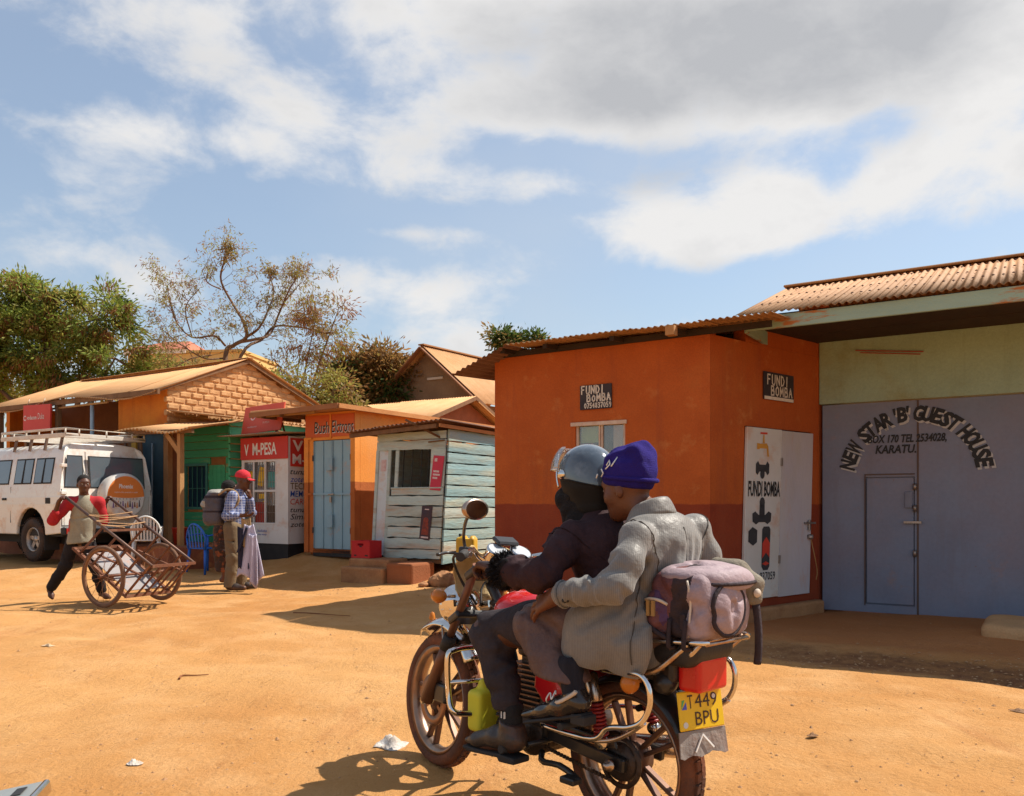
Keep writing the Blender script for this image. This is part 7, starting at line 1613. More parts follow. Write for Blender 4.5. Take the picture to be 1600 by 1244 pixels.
    for s in (1, -1):
        y = s*.27; G = Field((-.12, y-.09, .40), (.36, y+.09, .62), .006)
        G.chain([(.015, y, .525), (.09, y, .50), (.18, y, .465), (.275, y+s*.01, .437)], [.042, .045, .034, .016], .02, flat=((0, 0, 1), .85)); G.cap((.03, y, .54), (.045, y, .575), .042, .040, .02); G.half((.1, 0, .462), (-.30, 0, -1)); G.half((.03, 0, .575), (.2, 0, 1))
        sh_ = G.build('shoe', M_sh, t, smooth=2)
        MB().bar((-.02, y, .492), (.26, y+s*.008, .416), .068, .012).build('sole', M_rubber, sh_, bevel=.005); MB().box((-.035, y-.034, .455), (.03, y+.034, .49)).build('heel', M_rubber, sh_, bevel=.005)
        MB().tube(curve_pts([(.105, y+s*.030, .515), (.06, y+s*.049, .528), (.0, y+s*.048, .563), (-.012, y+s*.046, .575)], 10), .007, 6).build('shoe_trim', mat('cream_piping', (.62, .52, .42, 1)), sh_)
        MB().tube(curve_pts([(.15, y+s*.02, .503), (.13, y+s*.045, .525), (.125, y+s*.03, .545), (.10, y+s*.05, .53), (.10, y+s*.03, .556), (.085, y+s*.045, .55)], 20), .0028, 5).build('lace', M_whitep, sh_)
        G = Field((-.04, y-.07, .52), (.14, y+.07, .68), .006); G.cap((.035, y, .54), (.06, y, .65), .041, .045, 0); G.build('sock', cloth('dark_ribbed_sock', (.012, .012, .018, 1), (.028, .028, .038, 1), stretch=(4, 4, .3)), t)
    # knit hat with two soft corners
    M_k = cloth('indigo_knit', (.028, .016, .20, 1), (.018, .010, .14, 1), bump=.7, bscale=260, third=(.045, .03, .28, 1), tscale=4, tcon=(.5, .75), rough=.95)
    G = Field(H-Vector((.2, .17, .05)), H+Vector((.2, .17, .24)), .006); rr = lambda x, y, z: P(x, y, z)
    G.ell(rr(-.018, 0, .060), (.103, .088, .096), rT, k=0); G.box(rr(-.03, 0, .115), (.072, .060, .038), rT, rd=.03, k=.035); G.box(rr(-.045, 0, .125), (.062, .064, .030), rT, rd=.022, k=.03); G.cap(rr(-.075, .0, .150), rr(-.102, 0, .168), .026, .012, .025, flat=((0, 1, 0), 1.6)); G.crease([(rr(-.02, 0, .10), rr(x, .6, z)-rr(0, 0, 0)) for x, z in ((-.5, .9), (-.2, .8), (.1, .7), (.5, .6))], .014, .5, .025); G.crease([(rr(-.02, 0, .08), rr(x, .9, z)-rr(0, 0, 0)) for x, z in ((-.9, .5), (-.5, .4), (-.1, .45), (.3, .3))], .012, .5, .025); G.wrinkle(.004, 24, 21)
    d = (rr(0, 0, 1)-rr(0, 0, 0)); G.half(rr(.09, 0, .038), -(d+(rr(1, 0, 0)-rr(0, 0, 0))*-.30)); hat = G.build('knit_hat', M_k, t, smooth=2)
    cf = MB(); u_ = [(rr(-.018+.108*math.cos(a), .0935*math.sin(a), .030-.055*(.5-.5*math.cos(a))+.038)) for a in np.linspace(0, 2*math.pi, 41)[:-1]]
    cf.tube(u_, .0085, 8, closed=True); cf.build('hat_cuff', M_k, hat)
    st = MB(); W_ = lambda x, z: rr(.055+x, .1005-abs(.055+x)*.22-max(0, z-.09)*.75, z)
    for pts in ([(.0, .06), (-.012, .072), (-.005, .09)], [(-.028, .085), (-.05, .10), (-.04, .12), (-.03, .10)], [(-.06, .09), (-.075, .125)], [(.02, .075), (.03, .06)]): st.tube([W_(*p) for p in pts], .0026, 5)
    st.build('stitched_mark', M_whitep, hat)
def suit_mat():
    m = cloth('grey_pinstripe_wool', (.170, .158, .143, 1), (.145, .134, .121, 1), bump=.26, bscale=40, rough=.42); nt = m.node_tree; N = nt.nodes.new; L = nt.links.new; p = nt.nodes['Principled BSDF']
    src = p.inputs['Base Color'].links[0].from_socket; tc = N('ShaderNodeTexCoord'); sep = N('ShaderNodeSeparateXYZ'); L(tc.outputs['Object'], sep.inputs[0])
    def mm(op, a, b):
        n = N('ShaderNodeMath'); n.operation = op
        for i, v in enumerate((a, b)):
            if isinstance(v, (int, float)): n.inputs[i].default_value = v
            else: L(v, n.inputs[i])
        return n.outputs[0]
    w = mm('ADD', sep.outputs['X'], mm('MULTIPLY', sep.outputs['Y'], .62)); s = mm('SINE', mm('MULTIPLY', w, 2*math.pi/.0072), 0); mr = N('ShaderNodeMapRange'); mr.inputs['From Min'].default_value = .55; mr.inputs['From Max'].default_value = .95; mr.inputs['To Max'].default_value = .20; L(s, mr.inputs['Value'])
    mx = N('ShaderNodeMix'); mx.data_type = 'RGBA'; L(mr.outputs[0], mx.inputs['Factor']); L(src, mx.inputs['A']); mx.inputs['B'].default_value = (.46, .42, .36, 1); L(mx.outputs['Result'], p.inputs['Base Color'])
    p.inputs['Sheen Weight'].default_value = .25; return m
build_passenger()
# ------------------------------------------------------------------ trees
def leaf_mat(name, cols, rough=.6, trans=.5):
    m = bpy.data.materials.new(name); m.use_nodes = True; nt = m.node_tree; N = nt.nodes.new; L = nt.links.new; p = nt.nodes['Principled BSDF']
    g = N('ShaderNodeNewGeometry'); r = N('ShaderNodeValToRGB'); L(g.outputs['Random Per Island'], r.inputs[0])
    while len(r.color_ramp.elements) < len(cols): r.color_ramp.elements.new(.5)
    for i, c in enumerate(cols): r.color_ramp.elements[i].position = i/(len(cols)-1); r.color_ramp.elements[i].color = c
    L(r.outputs[0], p.inputs['Base Color']); p.inputs['Roughness'].default_value = rough; p.inputs['Specular IOR Level'].default_value = .3
    tr = N('ShaderNodeBsdfTranslucent'); L(r.outputs[0], tr.inputs[0]); mx = N('ShaderNodeMixShader'); mx.inputs[0].default_value = trans
    L(p.outputs[0], mx.inputs[1]); L(tr.outputs[0], mx.inputs[2]); L(mx.outputs[0], nt.nodes['Material Output'].inputs[0]); return m
M_leafg = leaf_mat('feathery_green_leaf', [(.15, .22, .03, 1), (.22, .29, .045, 1), (.30, .34, .07, 1), (.26, .23, .055, 1)])
M_pod = leaf_mat('dry_brown_pod', [(.24, .10, .04, 1), (.33, .15, .06, 1), (.42, .21, .09, 1), (.17, .075, .035, 1)])
M_leafo = leaf_mat('olive_brown_leaf', [(.20, .16, .045, 1), (.28, .20, .055, 1), (.32, .18, .065, 1), (.22, .21, .05, 1)])
M_leafr = leaf_mat('russet_leaf', [(.20, .10, .035, 1), (.28, .145, .045, 1), (.34, .18, .06, 1), (.16, .11, .033, 1)])
M_leafd = leaf_mat('dark_green_leaf', [(.045, .085, .018, 1), (.07, .11, .02, 1), (.10, .12, .03, 1)])
M_leafy = leaf_mat('yellow_green_leaf', [(.27, .30, .055, 1), (.36, .33, .07, 1), (.30, .22, .06, 1)])
M_bark = mat('grey_brown_bark', (.20, .12, .075, 1), (.13, .075, .046, 1), 8, .9, bump=.6, stretch=(1, 1, .3))
def grow(mb, rs, p, d, r, ln, depth, tips, bend=.35, split=(2, 3)):
    pts, rr = [p], [r]; n = 4
    for i in range(n):
        d = (d+Vector(rs.normal(0, bend*.4, 3))).normalized(); p = p+d*(ln/n); pts.append(p); rr.append(r*(1-.4*(i+1)/n))
        if depth <= 1: tips.append((p, d))
    mb.tube(pts, rr, 6 if r > .03 else 4, caps=False)
    if depth == 0: return
    for k in range(rs.randint(split[0], split[1]+1)):
        a = Vector(rs.normal(0, 1, 3)); a = (a-d*a.dot(d)).normalized(); nd = (d+a*rs.uniform(.45, .95)+Vector((0, 0, .12))).normalized()
        grow(mb, rs, p, nd, rr[-1]*rs.uniform(.6, .8), ln*rs.uniform(.6, .85), depth-1, tips, bend, split)
def clump_tree(name, label, base, blobs, mats, count, clumps, per, leaf, seed, podfrac=.0, trunk=(.16, 2.0), group=None, csize=.32, droop=.6):
    """crown of leaf clumps spread through several rough masses, limbs reaching into each"""
    t = thing(name, label, 'tree', base, 0, group); rs = np.random.RandomState(seed); b = Vector(base)
    mb = MB(); top = Vector((0, 0, trunk[1])); mb.tube(curve_pts([(0, 0, -.3), (.08, .05, trunk[1]*.5), top], 6), [trunk[0]*(1.15-.05*i) for i in range(7)], 8, caps=False)
    chunks = []; cl = []
    vol = np.array([q[1][0]*q[1][1]*q[1][2] for q in blobs]); vol = vol/vol.sum()
    for (c, r), f in zip(blobs, vol):
        c = Vector(c); mb.tube(curve_pts([top-Vector((0, 0, trunk[1]*.3)), lerp(top, c, .5)+Vector((0, 0, .15)), c], 8), [trunk[0]*.55*(1-.1*i) for i in range(9)], 6, caps=False)
        for _ in range(max(4, int(clumps*f))):
            q = rs.normal(0, 1, 3); q /= np.linalg.norm(q); q = q*rs.uniform(.45, 1.05)**.6; pos = np.array(c)+q*np.array(r); cl.append((pos, q))
            if rs.rand() < .35: mb.tube([c, lerp(c, Vector(pos), .6)+Vector((0, 0, -.05)), Vector(pos)], [.03, .02, .008], 4, caps=False)
    for pos, q in cl:
        n = int(per*rs.uniform(.6, 1.4)); sz = csize*rs.uniform(.6, 1.35)
        P = pos+rs.normal(0, 1, (n, 3))*sz*np.array([.55, .55, .42]); D = (P-pos)/sz+q*.5
        m = mats[rs.choice(len(mats), p=count)]
        chunks.append((*leaf_quads(rs, P, D, leaf[0], leaf[1], droop), m))
        if rs.rand() < podfrac:
            k = int(per*.35); P = pos+rs.normal(0, 1, (k, 3))*sz*np.array([.35, .35, .25])+q*sz*.45
            chunks.append((*leaf_quads(rs, P, np.tile([0, 0, -1.5], (k, 1)), .17, .016, .2), M_pod))
    mb.build('trunk', M_bark, t); foliage('crown', t, chunks); return t
def build_trees():
    Y = 25.0; o = at(105, 700, Y); o.z = .6
    L_ = lambda px, py, r, y=Y: (at(px, py, y)-o, r)
    clump_tree('leafy_pod_tree', 'broad green tree hung with brown pods behind the left porch roof', o,
        [L_(70, 545, (1.5, 1.2, 1.1)), L_(150, 500, (1.15, 1.0, .95)), L_(60, 478, (1.1, 1, .8)), L_(180, 560, (.75, .8, .8), 24.5), L_(0, 520, (1.4, 1.2, 1.3)), L_(-70, 560, (1.6, 1.4, 1.4)), L_(95, 600, (1.6, .8, .5)), L_(215, 590, (.55, .5, .35)), L_(10, 460, (.8, .8, .5))],
        [M_leafg, M_leafd, M_leafy], [.66, .10, .24], 270, 190, (.16, .026), 5, .8, (.2, 2.2))
    # thin open tree: drawn limbs, fine twigs, sparse drooping leaves
    Y = 25.5; o = at(352, 700, Y); o.z = .6; t = thing('thin_open_tree', 'thin sparse tree with bare forked limbs rising behind the brick gable', 'tree', o)
    rs = np.random.RandomState(11); mb = MB(); tips = []
    Pt = lambda px, py, dy=0.0: at(px, py, Y+dy)-o
    limbs = [([(350, 700), (352, 560), (365, 540), (385, 515), (380, 490), (362, 460), (345, 425), (352, 390)], .13), ([(385, 515), (405, 500), (420, 470), (428, 445), (422, 420)], .07), ([(372, 535), (400, 530), (422, 510), (435, 480), (450, 445), (465, 420)], .08),
             ([(345, 700), (375, 560), (410, 530), (430, 498), (470, 500), (500, 505)], .09), ([(352, 540), (335, 525), (300, 515), (275, 490), (262, 450)], .06), ([(345, 440), (325, 430), (316, 412)], .04), ([(350, 560), (320, 560), (285, 540), (250, 500)], .05),
             ([(428, 498), (445, 460), (468, 432)], .05), ([(330, 555), (300, 560), (270, 575), (235, 585)], .04), ([(300, 515), (290, 470), (310, 440)], .04), ([(275, 490), (262, 440), (268, 428)], .03)]
    for pts, r in limbs:
        k = len(pts); c = curve_pts([Pt(x, y+(12 if y < 520 else 0), .5*math.sin(i*1.7+r*40)) for i, (x, y) in enumerate(pts)], k*4); n = len(c)
        mb.tube(c, [r*.62*(1-.72*i/n) for i in range(n)], 6, caps=False)
        for i in range(int(n*.3), n, 1):
            if rs.rand() < .6:
                d = Vector(rs.normal(0, 1, 3)); d.z = abs(d.z)*.6+.15; d.normalize(); grow(mb, rs, c[i], d, .010, rs.uniform(.3, .7), 2, tips, .4, (2, 3))
    mb.build('trunk', M_bark, t); ch = []
    for p, d in tips:
        if rs.rand() > .62: continue
        n = rs.randint(2, 6); P = np.array(p)+rs.normal(0, .07, (n, 3)); ch.append((*leaf_quads(rs, P, np.tile(np.array(d)*.6, (n, 1)), .12, .014, 1.2), (M_leafo, M_pod, M_leafy)[rs.choice(3, p=[.4, .2, .4])]))
    for px, py, r in ((463, 428, .36), (355, 400, .32), (424, 425, .2), (358, 385, .2)):
        n = 260; P = np.array(Pt(px, py))+rs.normal(0, r*.5, (n, 3)); ch.append((*leaf_quads(rs, P, rs.normal(0, .6, (n, 3)), .13, .018, .9), M_leafo))
    foliage('crown', t, ch)
    # second thin tree, to its right, with denser olive foliage
    Y = 24.0; o = at(450, 700, Y); o.z = .6; L_ = lambda px, py, r: (at(px, py, Y)-o, r)
    clump_tree('olive_brown_tree', 'slender olive brown tree between the thin tree and the russet bush', o, [L_(495, 490, (.6, .6, .5)), L_(515, 520, (.55, .6, .5)), L_(470, 540, (.5, .6, .5)), L_(530, 480, (.3, .4, .4)), L_(510, 570, (.45, .5, .4)), L_(440, 575, (.4, .4, .4))],
        [M_leafo, M_leafy, M_pod], [.6, .15, .25], 48, 70, (.14, .016), 15, .4, (.09, 1.6), csize=.30, droop=.9)
    Y = 27.0; o = at(590, 700, Y); o.z = .6; L_ = lambda px, py, r: (at(px, py, Y)-o, r)
    clump_tree('russet_bush_tree', 'dense russet brown round tree behind the gabled house', o, [L_(600, 575, (1.0, .9, .55)), L_(560, 590, (.9, .9, .6)), L_(610, 610, (1.1, .9, .7)), L_(545, 625, (.8, .8, .6))],
        [M_leafr, M_leafo, M_leafd], [.62, .22, .16], 130, 170, (.20, .035), 25, .0, (.15, 1.4), csize=.40, droop=.7)
    Y = 22.0; o = at(495, 720, Y); o.z = .5; L_ = lambda px, py, r: (at(px, py, Y)-o, r)
    clump_tree('yellow_green_shrub', 'low yellow green shrub above the money kiosk roof', o, [L_(480, 615, (.6, .5, .4)), L_(520, 610, (.5, .5, .4)), L_(450, 600, (.4, .4, .3)), L_(545, 640, (.4, .4, .3)), L_(425, 590, (.3, .3, .25))],
        [M_leafy, M_leafo, M_leafr], [.5, .35, .15], 36, 90, (.13, .025), 35, .1, (.07, 1.0), csize=.28)
    Y = 40.0; o = at(815, 700, Y); o.z = 0; L_ = lambda px, py, r: (at(px, py, Y)-o, r)
    clump_tree('flat_topped_tree', 'small flat topped green tree showing over the orange shop roof', o, [L_(800, 535, (.7, .6, .22)), L_(835, 532, (.55, .6, .2)), L_(780, 524, (.5, .5, .22))],
        [M_leafd, M_leafo], [.8, .2], 46, 80, (.20, .045), 45, .0, (.14, 6.5), csize=.34, droop=.3)
    Y = 34.0; o = at(200, 700, Y); o.z = .4; L_ = lambda px, py, r: (at(px, py, Y)-o, r)
    clump_tree('tan_thicket_tree', 'dry tan green scrubby tree low behind the tin roofs', o, [L_(250, 585, (1.2, .8, .6)), L_(310, 590, (1.2, .8, .5)), L_(370, 590, (1.1, .8, .4)), L_(200, 600, (1.0, .8, .4)), L_(20, 620, (1.6, .8, .6)), L_(-40, 600, (1.6, .9, .8))],
        [M_leafo, M_leafy, M_leafg], [.55, .25, .2], 120, 110, (.2, .03), 55, .1, (.1, 1.6), csize=.42)
build_trees()
# ------------------------------------------------------------------ people on foot
def limbs_body(F, J, s=1.0, bare=True):
    for k in (0, 1):
        sh, el, wr = J['arm'][k]; F.cap(J['chest'], sh, .08*s, .055*s, .04); F.chain([sh, el, wr], [.048*s, .040*s, .026*s], .02)
        hp, kn, an, toe = J['leg'][k]; F.chain([hp, kn, an], [.085*s, .055*s, .034*s], .03); heel = Vector(an)+(Vector(an)-Vector(toe)).normalized()*.03+Vector((0, 0, -.04)); F.chain([heel, lerp(an, toe, .5)+Vector((0, 0, -.02)), toe], [.032*s, .036*s, .022*s], .03); F.cap(an, heel, .034*s, .032*s, .02)
    F.chain([J['hip'], J['waist'], J['chest'], J['neck']], [.125*s, .115*s, .125*s, .05*s], .05, flat=(J['fwd'], .72))
def make_boy():
    O = Vector((-5.36, 10.42, 0)); t = thing('person', 'barefoot boy in grey shirt with red sleeves pushing the handcart', 'person', O)
    q = lambda x, y, z: Vector((x, y, z))-O; a = Vector((.92, .38, 0)); fw = Vector((.38, -.92, 0))
    J = dict(fwd=fw, hip=q(-5.40, 10.42, .80), waist=q(-5.37, 10.41, .98), chest=q(-5.335, 10.39, 1.16), neck=q(-5.335, 10.37, 1.30),
             arm=[(q(-5.485, 10.32, 1.225), q(-5.635, 10.21, 1.00), q(-5.505, 10.11, 1.235)), (q(-5.185, 10.44, 1.225), q(-5.155, 10.50, .985), q(-5.19, 10.615, 1.22))],
             leg=[(q(-5.46, 10.39, .80), q(-5.58, 10.40, .44), q(-5.80, 10.45, .135), q(-5.745, 10.40, .025)), (q(-5.34, 10.44, .80), q(-5.24, 10.44, .45), q(-5.17, 10.50, .095), q(-5.04, 10.43, .03))])
    H = q(-5.325, 10.345, 1.445)
    F = Field((-.60, -.45, -.02), (.50, .40, 1.66), .0105); limbs_body(F, J, .9)
    for k, (d, n, tt) in enumerate((((.55, -.35, .55), (.3, .3, -.8), (.7, .4, 0)), ((.45, .1, .75), (.3, -.3, -.8), (.5, -.6, 0)))): add_hand(F, J['arm'][k][2], d, n, tt, (.8, 1.1, .8), .88, .02, (.8, .5), k=.008)
    P, rT = add_head(F, H, (.62, -.78, -.04), (0, 0, 1), .93, J['neck'], .05)
    F.build('body', M_skin, t); add_eyes(P, t, .93)
    G = Field(H-Vector((.13, .13, .1)), H+Vector((.13, .13, .16)), .006); G.ell(P(-.014, 0, .040), (.0945, .0755, .0895), rT, k=0); d = P(0, 0, 1)-P(0, 0, 0); f = P(1, 0, 0)-P(0, 0, 0); G.half(P(.070, 0, .080), -d*.6+f*.7); G.half(P(-.04, 0, -.03), -d); G.build('hair', M_hair, t)
    G = Field((-.42, -.40, .62), (.36, .32, 1.36), .009); G.chain([J['hip']+Vector((0, 0, -.07)), J['waist'], J['chest']], [.165, .140, .142], .05, flat=(fw, .84)); G.cap(J['chest']+Vector((0, 0, .07)), J['neck']+Vector((0, 0, -.03)), .10, .062, .04)
    for k in (0, 1):
        sh, el, wr = J['arm'][k]; G.chain([sh, lerp(sh, el, .5), el, lerp(el, wr, .40)], [.068, .062, .060, .052], .03); G.cap(J['chest']+Vector((0, 0, .06)), sh, .085, .066, .04)
    G.folds(J['hip'], J['chest'], 12, 3, .013, .7, (.3, 1.1))
    for k in (0, 1): sh, el, wr = J['arm'][k]; G.folds(sh, el, 5, 6+k, .011, .3)
    G.half((0, 0, .715), (.1, 0, -1)); C0 = J['chest']
    def pick(Pp):
        u = np.abs((Pp-np.array(C0))@np.array(a)); z = Pp[:, 2]; return np.where((u > .062+.62*np.maximum(1.25-z, 0)*1.0) & (z > .86) | (u > .165) & (z > .86), 1, 0)
    G.build('shirt', [cloth('grey_green_jersey', (.33, .30, .22, 1), (.28, .25, .18, 1), bump=.2), cloth('red_jersey', (.42, .025, .03, 1), (.34, .02, .024, 1), bump=.2)], t, pick, 2)
    mb = MB(); B = q(-5.33, 10.40, 1.13); x, z = a, Vector((0, 0, 1))
    G = Field((-.60, -.2, .04), (.36, .25, .95), .010); G.ell(J['hip'], (.115, .10, .08), k=.04)
    for k in (0, 1): hp, kn, an, toe = J['leg'][k]; G.chain([hp, kn, lerp(kn, an, .5), lerp(kn, an, .9)], [.088, .074, .068, .062], .03)
    for k in (0, 1): hp, kn, an, toe = J['leg'][k]; G.folds(hp, kn, 5, 14+k, .012, .4); G.folds(kn, an, 6, 16+k, .012, .3)
    G.build('trousers', cloth('black_trousers', (.016, .013, .014, 1), (.028, .022, .022, 1)), t)
make_boy()
def check_mat():
    m = cloth('blue_check_shirt', (.11, .14, .29, 1), (.09, .12, .25, 1), bump=.2); nt = m.node_tree; N = nt.nodes.new; L = nt.links.new; p = nt.nodes['Principled BSDF']
    tc = N('ShaderNodeTexCoord'); src = p.inputs['Base Color'].links[0].from_socket; sep = N('ShaderNodeSeparateXYZ'); L(tc.outputs['Object'], sep.inputs[0])
    for i, (ax, c) in enumerate((('X', (.62, .62, .68, 1)), ('Z', (.62, .62, .68, 1)))):
        a = N('ShaderNodeMath'); a.operation = 'MULTIPLY'; a.inputs[1].default_value = 2*math.pi/.036; L(sep.outputs[ax], a.inputs[0]); s = N('ShaderNodeMath'); s.operation = 'SINE'; L(a.outputs[0], s.inputs[0])
        mr = N('ShaderNodeMapRange'); mr.inputs['From Min'].default_value = .45; mr.inputs['From Max'].default_value = .75; mr.inputs['To Max'].default_value = .75; L(s.outputs[0], mr.inputs['Value']); mx = N('ShaderNodeMix'); mx.data_type = 'RGBA'; L(mr.outputs[0], mx.inputs['Factor']); L(src, mx.inputs['A']); mx.inputs['B'].default_value = (.36, .38, .48, 1); src = mx.outputs['Result']
    L(src, p.inputs['Base Color']); return m
def make_man():
    O = Vector((-3.86, 11.6, 0)); t = thing('person', 'standing man in red cap and blue checked shirt with hand at his chin', 'person', O); fw = Vector((1, -.08, 0))
    J = dict(fwd=fw, hip=Vector((-.02, 0, .88)), waist=Vector((-.01, 0, 1.05)), chest=Vector((.015, 0, 1.24)), neck=Vector((.05, 0, 1.40)),
             arm=[(Vector((.02, -.165, 1.315)), Vector((-.045, -.215, 1.04)), Vector((.175, -.20, 1.045))), (Vector((.02, .165, 1.315)), Vector((.17, .20, 1.08)), Vector((.185, .07, 1.30)))],
             leg=[(Vector((-.02, -.09, .88)), Vector((.0, -.10, .47)), Vector((-.035, -.10, .10)), Vector((.13, -.12, .04))), (Vector((-.01, .09, .88)), Vector((.06, .10, .47)), Vector((.06, .10, .10)), Vector((.22, .11, .04)))])
    H = Vector((.115, 0, 1.535)); F = Field((-.28, -.40, -.02), (.44, .36, 1.74), .0105); limbs_body(F, J, 1.0)
    add_hand(F, J['arm'][0][2], (1, .05, .03), (0, .3, 1), (.1, -1, .3), (.4, .5, .4), 1.0, .08, (.5, .4), k=.008); add_hand(F, J['arm'][1][2], (-.05, -.3, .95), (-1, 0, .1), (0, -1, .2), (.9, 1.0, .7), 1.0, .04, (.3, .3), k=.008)
    P, rT = add_head(F, H, (.98, -.12, -.1), (.1, 0, 1), 1.0, J['neck'], .054); F.build('body', M_skin, t); add_eyes(P, t)
    G = Field(H-Vector((.14, .13, .1)), H+Vector((.25, .13, .17)), .007); G.ell(P(-.014, 0, .050), (.112, .092, .098), rT, k=0); G.half(P(0, 0, .030), P(0, 0, 0)-P(.05, 0, 1)); cap = G.build('cap', cloth('red_cotton_cap', (.60, .035, .05, 1), (.52, .03, .04, 1)), t, smooth=2)
    pk = MB(); pk.grid(lambda u, v: P(.085+.085*u*math.sqrt(max(0, 1-(2*v-1)**2*.75)), (v-.5)*.16*(1-.25*u), .040-.022*u-.03*(2*v-1)**2*.6), 5, 10); pk.build('peak', MATS['red_cotton_cap'], cap, solid=.005); MB().lathe([(0, .006), (.009, .003), (.010, 0)], axis_matrix(P(-.014, 0, .148), (0, 0, 1)), 8).build('button', MATS['red_cotton_cap'], cap)
    G = Field((-.26, -.34, .72), (.34, .32, 1.44), .009); G.chain([Vector((-.02, 0, .86)), J['waist'], J['chest']], [.155, .15, .155], .05, flat=(fw, .80)); G.ell((.02, 0, 1.29), (.10, .19, .07), k=.05); G.cap(J['chest']+Vector((.0, 0, .08)), J['neck'], .10, .066, .04)
    for k in (0, 1): sh, el, wr = J['arm'][k]; G.chain([sh, lerp(sh, el, .5), el, lerp(el, wr, .62 if k == 0 else .8)], [.072, .066, .062, .052], .03)
    G.folds((0, 0, .84), (.01, 0, 1.25), 10, 4, .013, .7, (.3, 1.0))
    for k in (0, 1): sh, el, wr = J['arm'][k]; G.folds(sh, el, 5, 6+k, .012, .3); G.folds(el, wr, 3, 8+k, .011, .3, q=(.1, .6))
    G.half((0, 0, .80), (-.08, 0, -1)); G.half((.05, 0, 1.415), (-.3, 0, 1)); G.build('shirt', check_mat(), t, smooth=2)
    G = Field((-.22, -.24, .05), (.25, .24, 1.0), .010); G.ell(J['hip'], (.14, .15, .10), k=.04)
    for k in (0, 1): hp, kn, an, toe = J['leg'][k]; G.chain([hp, kn, lerp(kn, an, .5), Vector(an)+Vector((-.01, 0, -.02))], [.112, .090, .082, .078], .03)
    for k in (0, 1): hp, kn, an, toe = J['leg'][k]; G.folds(hp, kn, 6, 14+k, .014, .4); G.folds(kn, an, 8, 16+k, .014, .3)
    G.build('trousers', cloth('khaki_trousers', (.20, .145, .085, 1), (.16, .11, .065, 1)), t)
    for k in (0, 1):
        hp, kn, an, toe = J['leg'][k]; c = lerp(an, toe, .5); G = Field(c-Vector((.19, .08, .12)), c+Vector((.19, .08, .08)), .008); G.chain([Vector(an)+Vector((-.02, 0, -.03)), lerp(an, toe, .5)+Vector((0, 0, -.015)), Vector(toe)+Vector((.03, 0, .005))], [.052, .05, .036], .02); G.half((0, 0, .008), (0, 0, -1)); G.build('shoe', mat('scuffed_black_leather', (.03, .024, .022, 1)), t, smooth=2)
    # rucksack on his back
    o = thing('rucksack', 'grey and black rucksack on the back of the man in red cap', 'rucksack', O)
    G = Field((-.52, -.26, .82), (-.08, .24, 1.48), .009); G.box((-.27, -.02, 1.13), (.12, .155, .22), rd=.07, k=0); G.ell((-.36, -.02, 1.03), (.075, .13, .13), k=.04); G.ell((-.24, -.02, 1.35), (.12, .15, .06), k=.04); G.ell((-.40, -.05, 1.20), (.05, .10, .07), k=.04); G.wrinkle(.008, 15, 4)
    G.build('body', [cloth('grey_nylon', (.115, .10, .11, 1), (.085, .075, .085, 1), rough=.6), cloth('pale_grey_nylon', (.34, .32, .28, 1), (.28, .26, .23, 1), rough=.6), cloth('black_webbing', (.03, .025, .028, 1), None)], o, lambda P_: np.select([P_[:, 2] > 1.36, (np.abs(P_[:, 2]-1.30) < .02) | (np.abs(P_[:, 2]-1.10) < .015), (P_[:, 2] > 1.16) & (P_[:, 2] < 1.25) & (P_[:, 0] < -.36)], [1, 2, 1], 0), 2)
    MB().tube(curve_pts([(-.18, -.15, 1.33), (-.05, -.16, 1.405), (.07, -.15, 1.36), (.09, -.15, 1.22), (-.02, -.19, 1.10)], 14), .016, 6).build('strap', cloth('tan_strap', (.40, .26, .14, 1), (.3, .2, .1, 1)), o)
    # jacket hung over the forearm
    o = thing('draped_jacket', 'pale lilac and navy jacket hanging from the forearm of the man in red cap', 'jacket', O)
    def sheet(u, v, dx, y0, w0, w1, z0, z1): return Vector((dx+(u-.5)*(w0+(w1-w0)*v)+.03*v, y0+.035*math.sin(u*9+v*2)*(.3+v)-.03*v, z0+(z1-z0)*v-.05*math.sin(u*3.1)*(1-v)*.5+(.05*math.sin(u*7))*v))
    for nm, m, dx, y0, w0, w1, z0, z1 in (('body', cloth('lilac_cotton', (.50, .46, .56, 1), (.44, .40, .50, 1)), .27, -.25, .12, .40, .93, .20), ('lining', cloth('navy_lining', (.03, .028, .05, 1), None), .17, -.235, .12, .17, .90, .30), ('sleeve', cloth('lilac_cotton', (.5, .46, .56, 1)), .33, -.29, .10, .13, .80, .10), ('tan_sleeve', cloth('tan_cotton', (.42, .27, .13, 1), (.34, .21, .10, 1)), .21, -.20, .12, .16, 1.02, .58)):
        g = MB(); g.grid(lambda u, v: sheet(u, v, dx, y0, w0, w1, z0, z1), 14, 18); g.build(nm, m, o, solid=.012)
    g = MB(); g.grid(lambda u, v: sheet(.12+.22*u+.55*v*.0, v, .28-.12*v, -.275, .12, .20, .90, .50), 4, 12); g.build('navy_band', cloth('navy_lining', (.03, .028, .05, 1)), o, solid=.008)
make_man()
